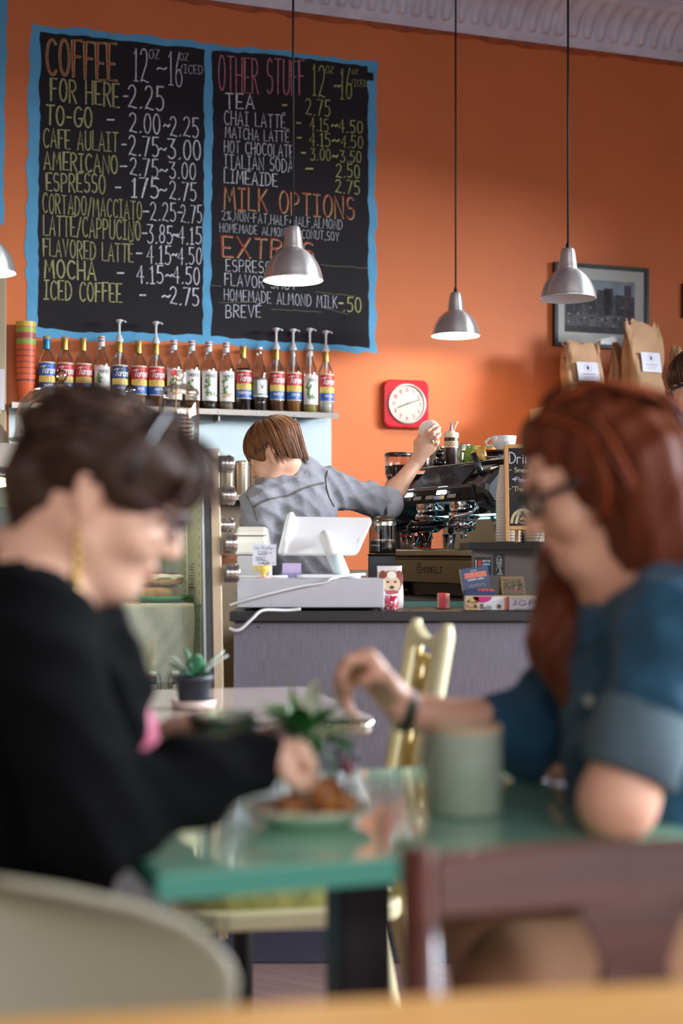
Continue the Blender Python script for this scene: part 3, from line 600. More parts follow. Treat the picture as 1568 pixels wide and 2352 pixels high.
# ------------------------------------------------------------------ framed print, second frame, wall clock
fu, fz, _ = wallhit(1268, 795)
c0 = wallhit(1268, 603); c1 = wallhit(1483, 617); fw = c1[0]-c0[0]; fh = c0[1]-fz
fr = thing('picture_frame', 'black-framed print of a hillside town with grey buildings on the orange wall', 'picture', R(fu, .001, fz), TH)
mb = MB(); bw = .018
mb.b2((0, -.028, 0), (bw, 0, fh)); mb.b2((fw-bw, -.028, 0), (fw, 0, fh)); mb.b2((bw, -.028, 0), (fw-bw, 0, bw)); mb.b2((bw, -.028, fh-bw), (fw-bw, 0, fh)); mb.build('frame', mat('black_wood', (22, 20, 20), .4), fr)
mb = MB(); mb.b2((bw, -.012, bw), (fw-bw, -.004, fh-bw)); mb.build('mount', mat('mount_board', (226, 226, 216), .7), fr)
def print_art():
    m = MB(); x0, x1, z0, z1 = .062, fw-.075, .055+.02, fh-.075
    y = -.0125; cols = [mat('print_grey', (104, 100, 104), .6, noise=(26, .5)), mat('print_sky', (150, 164, 170), .6, noise=(9, .3)), mat('print_plum', (92, 80, 92), .6, noise=(40, .3)), mat('print_dark', (64, 62, 66), .6, noise=(30, .5)), mat('print_pale', (176, 160, 146), .6, noise=(60, .4))]
    def q(a, b, c, d, mi, k): m.add([(a, y-k*.0002, b), (c, y-k*.0002, b), (c, y-k*.0002, d), (a, y-k*.0002, d)], [(0,1,2,3)], mi, False)
    W_, H_ = x1-x0, z1-z0; q(x0, z0, x1, z1, 0, 0); q(x0, z0+H_*.72, x1, z1, 1, 1)
    q(x0, z0, x1, z0+H_*.12, 3, 2)
    rr = random.Random(5)
    for bx, bwid, bt in [(.02,.10,.62),(.14,.10,.66),(.30,.14,.74),(.46,.2,.82),(.56,.13,.86),(.72,.12,.74),(.85,.10,.93),(.93,.07,.70)]:
        q(x0+bx*W_, z0+.35*H_, min(x1, x0+(bx+bwid)*W_), z0+bt*H_, 2 if rr.random() < .6 else 3, 3)
    for k in range(70):
        a = rr.uniform(0, .93); b = rr.uniform(.12, .55); q(x0+a*W_, z0+b*H_, x0+(a+rr.uniform(.02, .06))*W_, z0+(b+rr.uniform(.015, .05))*H_, rr.choice([0, 2, 3, 3, 4]), 4+k*.02)
    return m, cols
m, cols = print_art(); m.build('print', cols, fr)
mb = MB(); mb.b2((bw, -.0165, bw), (fw-bw, -.0150, fh-bw)); mb.build('glazing', glass('picture_glass', (252, 252, 252), .35, .02, .02), fr)
f2u, f2z, _ = wallhit(1563, 730)
f2 = thing('picture_frame', 'dark picture frame just entering at the right edge of the photo', 'picture', R(f2u, .001, f2z), TH)
mb = MB(); mb.b2((0, -.025, 0), (.35, 0, .018)); mb.b2((0, -.025, .157), (.35, 0, .175)); mb.b2((0, -.025, .018), (.018, 0, .157)); mb.b2((.332, -.025, .018), (.35, 0, .157)); mb.build('frame', mat('black_wood', (22, 20, 20), .4), f2)
mb = MB(); mb.b2((.018, -.012, .018), (.332, -.004, .157)); mb.build('mount', mat('brown_print', (120, 90, 70), .7), f2)
cu, cz, _ = wallhit(933, 928, .03)
ck = thing('wall_clock', 'red square wall clock with round white face above the raised hand', 'clock', R(cu, .001, cz), TH)
M_clk = mat('red_enamel', (200, 26, 42), .25, coat=.5)
def rrect(w_, h_, r, n=6): return [(sx*(w_/2-r)+r*math.cos(a0+i*PI/2/n), sy*(h_/2-r)+r*math.sin(a0+i*PI/2/n)) for sx, sy, a0 in ((1,1,0),(-1,1,PI/2),(-1,-1,PI),(1,-1,1.5*PI)) for i in range(n+1)]
mb = MB(); mb.plate(rrect(.232, .232, .035), -.036, 0); mb.build('clock_case', M_clk, ck, .008)
RX = Matrix.Rotation(PI/2, 4, 'X')
mb = MB(); mb.lathe([(0, .037), (.088, .037)], 40, M=RX); mb.build('dial', mat('dial_white', (238, 230, 220), .5), ck)
mb = MB(); mb.lathe([(.088, .036), (.088, .043), (.092, .046), (.097, .043), (.098, .034)], 48, M=RX); mb.build('bezel', mat('bezel_silver', (225, 215, 210), .3, .6), ck)
m = MB()
for h in range(1, 13):
    a = h*PI/6; x, z = .068*math.sin(a), .068*math.cos(a)
    write(m, str(h), x, z-.0085, .017, flat(-.0375), pen=.17, cen=True, gap=.12)
for k in range(60):
    a = k*PI/30; ribbon(m, [(.082*math.sin(a), .082*math.cos(a)), (.0855*math.sin(a), .0855*math.cos(a))], .0008, flat(-.0375), 1)
m.build('numerals', [mat('numeral_red', (206, 84, 56), .5), L_blk], ck)
for nm, ang, ln, wd_ in (('hour_hand', math.radians(248), .050, .0045), ('minute_hand', math.radians(72), .070, .0032)):
    m = MB(); ribbon(m, [(-.014*math.sin(ang), -.014*math.cos(ang)), (ln*math.sin(ang), ln*math.cos(ang))], wd_, flat(-.040 if nm[0] == 'h' else -.0412)); m.build(nm, mat('hand_dark', (50, 70, 60), .4), ck, solid=.0006)
m = MB(); m.lathe([(0, .0425), (.0035, .0425), (.0035, .0378)], 12, M=RX); m.build('hub', mat('hand_dark', (50, 70, 60), .4), ck)
m = MB(); m.lathe([(0, .0465), (.05, .0458), (.0885, .0435)], 40, M=RX); m.build('clock_glass', glass('picture_glass'), ck)
# ------------------------------------------------------------------ tall cupboard with coffee bags
k0 = wallhit(1215, 908)[0]
cup = thing('tall_cupboard', 'tall cream cupboard against the orange wall, under the paper coffee bags', 'cupboard', R(k0, .004, 0), TH)
CUPZ = 1.795; CW = .90; CDp = .37
mb = MB(); mb.b2((0, -CDp, 0), (CW, 0, CUPZ-.004)); mb.build('carcass', mat('cupboard_side', (226, 196, 158), .5, noise=(2, .05)), cup, .002)
mb = MB(); mb.b2((-.002, -CDp-.012, CUPZ-.15), (CW+.002, -CDp-.0005, CUPZ)); mb.build('top_rail', mat('cupboard_white', (222, 218, 216), .45), cup, .003)
for k in range(2):
    mb = MB(); mb.b2((k*CW/2+.004, -CDp-.018, .1), ((k+1)*CW/2-.004, -CDp-.001, CUPZ-.16)); dr = mb.build('door', mat('cupboard_white', (222, 218, 216), .45), cup, .003)
    m = MB(); xx = CW/2+(-.05 if k == 0 else .05); m.tube([(xx, -CDp-.019, .95), (xx, -CDp-.045, .96), (xx, -CDp-.045, 1.08), (xx, -CDp-.019, 1.09)], .005, 8); m.build('handle', M_ss, dr)
mb = MB(); mb.b2((-.001, -CDp+.002, CUPZ-.004), (CW, 0, CUPZ)); mb.build('top_board', mat('cupboard_side', (226, 196, 158), .5), cup)
M_kraft = mat('kraft_paper', (196, 152, 112), .75, noise=(8, .08), bump=(11, .9))
def paper_bag(px, d, wd_, hh, dp, lean, yaw, label, label_on=True, seed=1, fold=True):
    t = thing('coffee_bag', label, 'paper bag', W(px, 893, d)*1 if False else Vector((W(px, 893, d).x, d, CUPZ+.002)), yaw, 'brown paper coffee bags on the cupboard')
    rr = random.Random(seed); rows = []; n = 14; per = 40
    for j in range(n+1):
        s = j/n; z = s*hh; th = dp*(1-s**2.2*.92)+.006; ww = wd_*(1-.05*math.sin(PI*s)+.05*math.sin(5*s+seed)); row = []
        for i in range(per):
            a = 2*PI*i/per; e = .32; cx_ = math.copysign(abs(math.cos(a))**e, math.cos(a)); sy_ = math.copysign(abs(math.sin(a))**e, math.sin(a))
            wob = .006*math.sin(3*a+7*s+seed)+.005*math.sin(11*s+2*a+seed*2)
            gus = -.018*math.exp(-((sy_)/.3)**2)*min(1, s*3)
            row.append((cx_*(ww/2+gus+wob*.6)+lean*z, sy_*(th/2+wob*min(1, s*4)), z+(.012*math.sin(2.3*cx_+seed) if j == n else 0)+.002*j*rr.uniform(-1, 1)*(1 if 0 < j else 0)))
        rows.append(row)
    m = MB(); m.grid(rows, closed=True); m.add(rows[0], [tuple(range(per))], 0, False)
    m.build('bag', M_kraft, t, recalc=True)
    if label_on:
        m = MB(); zc = hh*.52; sc = min(wd_, .2)
        def lf(a, b):
            s = b/hh; th = dp*(1-s**2.2*.92)+.006; return (a+lean*b, -th/2-.0115-.002, b)
        def rc(x0, z0, x1, z1, mi): m.grid([[lf(x0+(x1-x0)*i/6, z0+(z1-z0)*j/6) for i in range(7)] for j in range(7)], mi)
        rc(-sc*.26, zc-sc*.24, sc*.3, zc+sc*.24, 0)
        l2 = lambda a, b: (lf(a, b)[0], lf(a, b)[1]-.0008, b)
        ribbon(m, [(sc*.02+sc*.10*math.cos(q*PI/9), zc+sc*.10+sc*.10*math.sin(q*PI/9)) for q in range(19)], .0022, l2, 2)
        m.add([l2(sc*.02+sc*.034*math.cos(q*PI/6), zc+sc*.10+sc*.055*math.sin(q*PI/6)) for q in range(12)], [tuple(range(12))], 1, False)
        ribbon(m, [(-sc*.13, zc-sc*.06), (sc*.17, zc-sc*.06)], .006, l2, 2); ribbon(m, [(-sc*.10, zc-sc*.12), (sc*.15, zc-sc*.12)], .003, l2, 2); ribbon(m, [(-sc*.1, zc-sc*.16), (sc*.12, zc-sc*.16)], .003, l2, 2)
        m.build('bag_label', [mat('sticker_white', (226, 222, 232), .5), L_blk, mat('label_print_grey', (170, 160, 172), .5)], t)
    return t
paper_bag(1340, 6.90, .205, .295, .12, -.06, TH-.05, 'leftmost coffee bag, short with rolled top and square white label', seed=1)
paper_bag(1416, 7.04, .085, .305, .05, .04, TH+.3, 'narrow shadowed coffee bag squeezed behind the two labelled ones', False, seed=2)
paper_bag(1476, 6.96, .20, .40, .13, -.02, TH+.1, 'tallest crumpled coffee bag with white label, in front of the framed print', seed=4)
paper_bag(1582, 7.03, .19, .295, .12, .0, TH-.05, 'coffee bag with white label at the right edge of the photo', seed=6)
# ================================================================== SERVICE COUNTER (front faces the camera) and what stands on it
CT = 0.915; CF = 4.0
def Pc(px, d, z): return Vector(((px-CX)*d/F, d, z))
def zc(py, d): return EYE+(HY-py)*d/F
M_lam = mat('grey_laminate', (122, 116, 126), .32, .2, noise=(55, .22), stretch=(14, 14, .35), spec=.6)
M_ctop = mat('black_countertop', (34, 28, 28), .45, noise=(60, .3), stretch=(1, 8, 8), bump=(80, .15))
ct = thing('service_counter', 'long counter with black top and brushed grey laminate front', 'counter', (0, CF, 0), 0)
X0, X1 = -.315, 1.75
mb = MB(); mb.b2((X0+.01, .03, 0), (X1, .34, CT-.032)); mb.build('counter_front', M_lam, ct)
mb = MB(); mb.b2((X0, 0, CT-.0285), (X1, .36, CT)); mb.build('counter_top', M_ctop, ct, .003)
for x in (.573, 1.35):
    if x > 1: continue
    mb = MB(); mb.b2((x-.009, .022, 0), (x+.009, .0295, CT-.034)); st_ = mb.build('joint_strip', mat('aluminium_strip', (190, 190, 200), .3, 1), ct, .001)
    for z in (.3, .62, .72):
        m = MB(); m.ball((x, .0215, z), .003, 8, sc=(1, .5, 1)); m.build('screw', M_dkframe, st_)
mb = MB(); mb.ball((-.235, .029, CT-.045), .003, 8, sc=(1, .6, 1)); mb.build('screw', M_blk if False else M_dkframe, ct)
# raised bar on the counter, its front edge running towards the camera to the right
rbx = thing('raised_bar', 'raised bar section with black ledge and grey-brown panel at the right of the counter', 'counter', (0, 0, 0), 0)
A_ = Pc(1086, 4.42, 0); B_ = Vector((1.62, 4.30, 0))
mb = MB(); mb.prism([(A_.x, A_.y), (B_.x, B_.y), (B_.x, B_.y+.05), (A_.x, A_.y+.05)], CT+.0005, 1.089); mb.build('panel', mat('taupe_panel', (112, 98, 90), .42, noise=(6, .06), spec=.5), rbx)
mb = MB(); mb.prism([(A_.x-.015, A_.y-.03), (B_.x, B_.y-.42), (B_.x, B_.y+.28), (A_.x-.015, A_.y+.32)], 1.0895, 1.113); mb.build('ledge', mat('black_ledge', (38, 33, 33), .5, noise=(260, .5), stretch=(1, 1, 1), bump=(260, .3)), rbx, .002)
def on_panel(name, label, cat, px, py, wd_, hh, build_fn, mats, off=.0012):
    """flat sticker on the raised bar's panel"""
    dx = (B_-A_).normalized(); t = ((px-CX)/F); s = (t*A_.y-A_.x)/(dx.x-t*dx.y); P = A_+dx*s
    ob = thing(name, label, cat, Vector((P.x, P.y-off, zc(py, P.y))), math.atan2(dx.y, dx.x)); build_fn(ob); return ob
def sticker1(ob):
    m = MB(); m.plate([(0, 0), (.052, 0), (.052, .056), (.043, .056), (.040, .052), (.036, .056), (0, .056)], -.0006, 0); m.build('backing', mat('sticker_black', (24, 22, 22), .4), ob)
    m = MB(); f = flat(-.0010); ribbon(m, [(.005, .026), (.005, .046)], .0028, f, 0)
    for dx in (-1, 1): m.add([f(.0165+dx*.0022+.0036*math.cos(q*PI/6), .0375+.0095*math.sin(q*PI/6)) for q in range(12)], [tuple(range(12))], 1, False)
    write(m, 'MERCY FOR', .0245, .041, .0055, f, width=.024, pen=.17, mi=0)
    m.add([f(.0245, .029), f(.0485, .0315), f(.0485, .038), f(.0245, .0372)], [(0,1,2,3)], 2, False); f2_ = flat(-.0013)
    write(m, 'ANIMALS', .0265, .031, .0046, f2_, width=.020, pen=.12, mi=0); m.build('lettering', [L_wht, mat('heart_red', (226, 60, 46), .4), mat('band_blue', (60, 170, 200), .4)], ob)
on_panel('bumper_sticker', 'black sticker with a red heart on the raised bar panel behind the blue box', 'sticker', 1089, 1321, 0, 0, sticker1, None)
def sticker2(ob):
    m = MB(); m.plate([(0, 0), (.036, 0), (.036, .065), (0, .065)], -.0006, 0); m.build('backing', mat('sticker_black', (24, 22, 22), .4), ob)
    m = MB(); f = flat(-.0010)
    ribbon(m, ar(.0175, .0435, .0062, .0165, 0, 360, 16), .0011, f); ribbon(m, ar(.0175, .052, .0045, .006, 190, 350, 8), .0009, f); ribbon(m, ar(.0175, .038, .003, .004, 20, 160, 6), .0009, f); ribbon(m, ar(.0175, .036, .0025, .003, 0, 360, 8), .0009, f)
    ribbon(m, [(.0175, .028), (.019, .021), (.0235, .016), (.020, .010), (.018, .003)], .0016, f); ribbon(m, [(.021, .017), (.025, .010), (.0255, .003)], .0016, f); ribbon(m, [(.012, .003), (.029, .003)], .0014, f); ribbon(m, [(.0235, .022), (.026, .05)], .0009, f); ribbon(m, [(.012, .026), (.010, .014)], .0007, f)
    m.build('figure_drawing', L_wht, ob)
on_panel('figure_sticker', 'black sticker with a white line-drawn figure on the raised bar panel', 'sticker', 1132, 1321, 0, 0, sticker2, None)
# --- boxes of bars
def carton(name, label, loc, rz, wd_, dp, hh, m_body, deco=None, lid=None, group=None, extra=()):
    t = thing(name, label, 'box', loc, rz, group)
    m = MB(); tk = .0012
    m.b2((-wd_/2, -dp/2, 0), (wd_/2, -dp/2+tk, hh)); m.b2((-wd_/2, dp/2-tk, 0), (wd_/2, dp/2, hh)); m.b2((-wd_/2, -dp/2+tk, 0), (-wd_/2+tk, dp/2-tk, hh)); m.b2((wd_/2-tk, -dp/2+tk, 0), (wd_/2, dp/2-tk, hh)); m.b2((-wd_/2, -dp/2, 0), (wd_/2, dp/2, tk))
    m.build('carton', m_body, t)
    if deco:
        q = MB(); deco(q); q.build('print', list(extra), t)
    return t
M_navy = mat('carton_navy', (22, 38, 88), .4); M_kb = mat('carton_kraft', (122, 98, 62), .7); M_cor = mat('panel_coral', (214, 78, 62), .4); M_gry2 = mat('print_ink', (70, 62, 54), .6); M_edge = mat('carton_raw_edge', (196, 160, 110), .7)
d1 = 4.10
# white confection box with magenta cut-out, in front
SB = carton('confection_box', 'white box with a magenta-lined cut-out at the front edge of the counter', Pc(1114, d1, CT+.001), 0, .118, .06, .039, mat('carton_white', (214, 208, 206), .5))
m = MB(); f = flat(-.0306); m.add([f(-.011+.027*math.cos(PI+PI*i/12), .039+.0175*math.sin(PI+PI*i/12)) for i in range(13)], [tuple(range(13))], 0, False); m.build('cut_out', mat('magenta_lining', (190, 18, 110), .45), SB)
m = MB(); m.add([f(-.058, .001), f(-.0205-.001, .001), f(-.0205-.001, .038), f(-.058, .038)], [(0,1,2,3)], 1, False); f = flat(-.0309)
write(m, 'Sheila', -.050, .019, .009, f, pen=.09, mi=0, slant=.2); ribbon(m, [(-.05, .008), (-.03, .008)], .002, f, 0)
for x, z, c in ((-.055, .030, 4), (-.052, .026, 0), (-.030, .026, 3), (-.033, .013, 2), (-.029, .010, 2), (-.053, .012, 3)): m.add([f(x-.003, z-.004), f(x+.003, z-.004), f(x+.0025, z+.004), f(x-.0025, z+.004)], [(0,1,2,3)], c, False)
m.add([f(-.018, .004), f(-.008, .004), f(-.008, .019), f(-.018, .019)], [(0,1,2,3)], 0, False); m.add([f(.030, .006), f(.041, .004), f(.043, .015), f(.032, .018)], [(0,1,2,3)], 2, False)
m.add([f(.003+.014*math.cos(i*PI/8), .006+.005*math.sin(i*PI/8)) for i in range(16)], [tuple(range(16))], 5, False); ribbon(m, ar(-.013, .0115, .003, .0045, 0, 360, 10), .001, flat(-.0312), 1); write(m, 'Sheila', .0, .010, .006, f, pen=.1, mi=5)
m.build('print', [M_gry2, M_edge, mat('ink_brown', (96, 60, 40), .6), L_red, L_yel, mat('ink_grey', (140, 138, 138), .6)], SB)
m = MB(); m.box((.058, -.0303, .0195), (.012, .0006, .037)); m.build('side_flap', mat('carton_orange', (206, 104, 64), .5), SB)
GB = carton('bar_box', 'grey-mauve printed bar box beside the magenta cut-out box, partly behind red hair', Pc(1212, d1-.01, CT+.001), 0, .115, .06, .039, mat('carton_mauve', (158, 144, 146), .6))
def gfb(m, f, w_, h_, band=True):
    write(m, 'Gluten Free Bar', -w_*.44, h_*.80, h_*.12, f, width=w_*.8, pen=.14, mi=0)
    write(m, 'GFB', -w_*.27, h_*.36, h_*.36, f, width=w_*.68, pen=.24, mi=0, gap=.24)
    st, _ = strokes('the', .1)
    for l in st: ribbon(m, [(-w_*.34-p[1]*w_*.10, h_*.36+p[0]*h_*.36) for p in l], h_*.045, f, 0)
    if band: m.add([f(-w_*.44, h_*.20), f(w_*.47, h_*.20), f(w_*.47, h_*.31), f(-w_*.44, h_*.31)], [(0,1,2,3)], 1, False)
    for k in range(2): ribbon(m, [(-w_*.4, h_*(.13-.08*k)), (w_*.42, h_*(.13-.08*k))], h_*.04, f, 2)
m = MB(); gfb(m, flat(-.0306), .105, .039, False); m.build('lettering', [mat('ink_mauve', (112, 100, 104), .6), M_cor, mat('ink_mauve', (112, 100, 104), .6)], GB)
# navy box leaning back on top of them
LB = thing('bar_box', 'navy blue snack bar box with coral name panel, propped open on the white box', 'box', Pc(1100, d1+.07, CT+.0415), 0)
m = MB(); m.b2((-.043, -.03, 0), (.045, .045, .012)); m.build('tray', M_navy, LB)
T = Matrix.Translation((0, .048, .004)) @ Matrix.Rotation(math.radians(-9), 4, 'X') @ Matrix.Rotation(math.radians(-8), 4, 'Y')
m = MB(); m.b2((-.042, -.0012, .003), (.042, .0012, .078), M=T); m.b2((-.0435, -.0010, .002), (-.042, .0010, .078), 1, M=T); m.build('lid_panel', [M_navy, M_edge], LB)
m = MB(); f = lambda a, b: T @ Vector((a, -.0018, b)); fb = lambda a, b: T @ Vector((a, -.0022, b)); fc = lambda a, b: T @ Vector((a, -.0026, b))
m.add([f(-.031, .047), f(.034, .047), f(.034, .063), f(-.031, .063)], [(0,1,2,3)], 1, False); m.add([fb(-.030, .048), fb(.033, .048), fb(.033, .062), fb(-.030, .062)], [(0,1,2,3)], 0, False)
write(m, 'LARABAR', 0.0015, .0515, .0072, fc, width=.052, pen=.15, mi=1, cen=True); write(m, 'BLUEBERRY MUFFIN', 0.001, .040, .0036, fb, width=.048, pen=.2, mi=2, cen=True); write(m, 'GLUTEN FREE', -.002, .067, .0022, fb, width=.018, pen=.2, mi=2, cen=True)
write(m, '16 - 1.6 OZ (45g) BARS', .004, .025, .0026, fb, width=.038, pen=.14, mi=2, cen=True); write(m, 'NET WT 1 LB 9.6 OZ (720g)', .004, .020, .0026, fb, width=.054, pen=.14, mi=2, cen=True)
m.build('lettering', [M_cor, M_edge, L_wht], LB)
rr = random.Random(8)
for k in range(7):
    m = MB(); T2 = Matrix.Translation((-.034+k*.0115, -.018+rr.uniform(0, .01), .012)) @ Matrix.Rotation(rr.uniform(-.5, .5), 4, 'Y')
    m.b2((-.005, -.001, -.010), (.006, .022, .006), 0 if k < 3 else 1, M=T2); o = m.build('wrapped_bar', [M_navy, M_cor], LB)
KB = thing('bar_box', 'brown kraft bar box standing tilted behind the row of boxes', 'box', Pc(1178, d1+.08, CT+.0405), 0)
T = Matrix.Translation((0, 0, 0)) @ Matrix.Rotation(math.radians(-12), 4, 'X')
m = MB(); m.add([T @ Vector(p) for p in [(-.032, 0, .001), (.038, 0, .001), (.032, 0, .056), (-.036, 0, .056), (-.040, .03, .001), (.036, .03, .001), (.031, .028, .054), (-.038, .028, .054)]], [(0,1,2,3),(5,4,7,6),(4,0,3,7),(1,5,6,2),(3,2,6,7),(4,5,1,0)], 0, False); m.build('carton', M_kb, KB)
m = MB(); gfb(m, lambda a, b: T @ Vector((a+.002, -.0008, b)), .066, .054); m.build('lettering', [M_gry2, L_mar, M_gry2], KB)
m = MB(); m.b2((-.115, -.035, 0), (.10, .06, .0008)); o = m.build('flap_sheet', M_edge); tag(o, 'open tan cardboard flap lying across the white and mauve boxes', 'cardboard', None, Pc(1160, d1+.01, CT+.0401), .02)
# red little box
RB = thing('red_carton', 'small red and cream carton standing alone on the counter', 'box', Pc(1015, 4.22, CT+.001), .12)
m = MB(); m.b2((-.012, -.016, 0), (.020, .016, .044)); m.build('carton', mat('carton_redcream', (226, 170, 140), .5), RB, .001)
m = MB(); f = flat(-.0166); m.add([f(-.012, .001), f(.008, .001), f(.008, .046), f(-.012, .046)], [(0,1,2,3)], 0, False); write(m, 'S', .009, .016, .012, f, pen=.2, mi=0); m.build('print', mat('carton_red', (204, 40, 44), .35), RB)
# --- cash drawer, till stand, cables
GREYD = mat('pale_grey_metal', (196, 192, 196), .45, noise=(30, .03))
cdw = thing('cash_drawer', 'wide pale grey cash drawer on the counter', 'cash drawer', Pc(713, 4.05, CT+.008), 0)
x0, x1 = (545-713)*4.05/F, (882-713)*4.05/F; hh = zc(1329, 4.05)-CT-.008
mb = MB(); mb.b2((x0+.02, .002, 0), (x1-.002, .30, hh-.002)); mb.build('case', GREYD, cdw, .004)
mb = MB(); mb.b2((x0+.0, -.006, .002), (x1, .0015, hh)); mb.build('drawer_front', GREYD, cdw, .002)
for x, y in ((x0+.03, .03), (x1-.03, .03), (x0+.03, .27), (x1-.03, .27)):
    mb = MB(); mb.lathe([(0, -.0078), (.012, -.0078), (.012, .0005), (0, .0005)], 14, (x, y, 0)); mb.build('foot', M_dkframe, cdw)
WHP = mat('matte_white_plastic', (238, 234, 232), .42)
ts = thing('tablet_stand', 'white swivel tablet till seen from behind, standing on the cash drawer', 'till', Pc(778, 4.12, CT+.008+hh), 0)
mb = MB(); mb.prism(rrect(.185, .14, .02), .0005, .010, M=Matrix.Translation((-.03, .03, 0))); mb.build('base_plate', WHP, ts, .003)
bx = lambda px: (px-778)*4.12/F; bz_ = lambda py: zc(py, 4.12)-CT-.008-hh
p0 = Vector((bx(786), .03, .009)); p1 = Vector((bx(752), .0, bz_(1238)))
M_tube = mat('pale_blue_tube', (206, 216, 220), .35)
mb = MB(); mb.tube([p0+(p1-p0)*t for t in (0, .3, .62)], .0225, 24); mb.build('stand_tube', M_tube, ts)
mb = MB(); q = p0+(p1-p0)*.62; mb.tube([q, q+(p1-q)*.7, p1+Vector((-.003, .012, .004)), p1+Vector((-.006, .05, .006))], [.0226, .0226, .0226, .0215], 24); mb.build('tilt_arm', WHP, ts)
# tablet shell: slab leaning, outline measured at its own plane
cor = [(658, 1183), (859, 1186), (820, 1272), (640, 1272)]
Pl = [Vector((bx(x), .055-(bz_(y)-bz_(1272))*-.55, bz_(y))) for x, y in cor]
TL, TR, BR, BL = Pl
def bil(u, v): return (TL*(1-u)+TR*u)*v+(BL*(1-u)+BR*u)*(1-v)
nrm = (TR-TL).cross(BL-TL).normalized(); nrm = nrm if nrm.y > 0 else -nrm
out = []
for (cx_, cy_, a0) in ((.93,.86,0),(.05,.86,90),(.05,.12,180),(.93,.12,270)):
    for i in range(7):
        a = math.radians(a0+15*i); out.append((cx_+.07*math.cos(a), cy_+.14*math.sin(a) if cy_ > .5 else cy_+.12*math.sin(a)))
mb = MB(); n = len(out); vs = [bil(*p) for p in out]+[bil(*p)+nrm*.014 for p in out]
mb.add(vs, [tuple(range(n)), tuple(range(2*n-1, n-1, -1))]+[(i, n+i, n+(i+1)%n, (i+1)%n) for i in range(n)], 0, False); mb.build('tablet_shell', WHP, ts, .003)
mb = MB(); mb.add([bil(*p)+nrm*.0146 for p in [(.06,.1),(.95,.1),(.95,.9),(.06,.9)]], [(0,1,2,3)], 0, False); mb.build('screen', mat('dark_screen', (12, 12, 14), .1), ts)
mb = MB(); e0 = bil(.035, -.03); e1 = bil(.035, 1.02); mb.tube([e0-nrm*.003, e0+(e1-e0)*.03-nrm*.006, e0+(e1-e0)*.97-nrm*.006, e1-nrm*.003], [.010, .0125, .0125, .010], 18); mb.build('card_reader_bar', WHP, ts)
mb = MB(); ribbon(mb, [(.935, .42), (.945, .30)], .006, lambda a, b: bil(a, b)-nrm*.0006); mb.build('logo_mark', mat('faint_grey', (170, 168, 170), .4), ts)
# business card holder, handwritten sign on a yellow toy cup, receipt printer
hz = CT+.008+hh+.0006
ch = thing('card_holder', 'clear holder of lilac business cards on the cash drawer', 'card holder', Pc(669, 4.12, hz), .05)
mb = MB(); mb.b2((-.030, -.012, 0), (.032, .02, .0015)); mb.b2((-.030, -.012, .0015), (.032, -.0108, .016)); mb.b2((-.030, -.012, .0015), (-.0288, .02, .03)); mb.b2((.0308, -.012, .0015), (.032, .02, .022)); mb.build('holder', glass('clear_acrylic', (238, 232, 244), .8, .05, .08), ch)
for k in range(5):
    m = MB(); T = Matrix.Translation((0, -.006+k*.003, .002)) @ Matrix.Rotation(-.10, 4, 'X'); m.b2((-.026, -.0004, 0), (.028, .0004, .041), M=T); m.build('business_card', mat('lilac_card', (196, 176, 212), .5), ch)
m = MB(); T = Matrix.Translation((0, -.0066, .002)) @ Matrix.Rotation(-.10, 4, 'X'); write(m, 'Sunday Tea', 0, .028, .0035, lambda a, b: T @ Vector((a, -.0009, b)), pen=.14, cen=True); write(m, 'cake shop', 0, .02, .002, lambda a, b: T @ Vector((a, -.0009, b)), pen=.14, cen=True); m.build('lettering', L_wht, ch)
yc = thing('toy_cup', 'tiny yellow cup on a pink saucer holding up the handwritten sign', 'cup', Pc(605, 4.1, hz), 0)
m = MB(); m.lathe([(0, .0003), (.020, .0003), (.021, .003), (.008, .004), (0, .004)], 20); m.build('saucer', mat('toy_pink', (236, 166, 176), .4), yc)
m = MB(); m.lathe([(0, .0042), (.009, .0042), (.006, .010), (.008, .014), (.017, .022), (.0195, .032), (.018, .036), (.0165, .034), (.008, .018), (0, .017)], 22); m.tube([(-.0175, 0, .032), (-.026, 0, .033), (-.029, 0, .027), (-.025, 0, .021), (-.016, 0, .021)], .0028, 8); m.build('cup', mat('toy_yellow', (240, 208, 96), .35), yc)
sg = thing('paper_sign', 'handwritten white card about cash and debit, propped above the yellow toy cup', 'sign', Pc(607, 4.1, hz+.0365), -.03)
m = MB(); m.b2((-.034, -.0006, 0), (.034, .0006, .061)); m.build('card', mat('sign_card', (228, 226, 236), .35), sg)
m = MB(); f = flat(-.0012); write(m, 'We Prefer:', -.029, .046, .0085, f, width=.058, pen=.09); write(m, 'CASH &', -.017, .032, .0095, f, width=.037, pen=.1); ribbon(m, [(-.018, .0305), (.006, .031)], .001, f); write(m, 'DEBIT', -.024, .016, .0085, f, width=.027, pen=.1); ribbon(m, [(-.025, .0145), (.004, .015)], .001, f); write(m, 'Transactions', -.019, .005, .006, f, width=.034, pen=.13); ribbon(m, ar(.004, .008, .0075, .0065, 0, 360, 14), .001, f); ribbon(m, ar(.027, .009, .0035, .003, 200, 340, 6), .0009, f)
m.build('lettering', mat('pen_ink', (62, 58, 78), .6), sg)
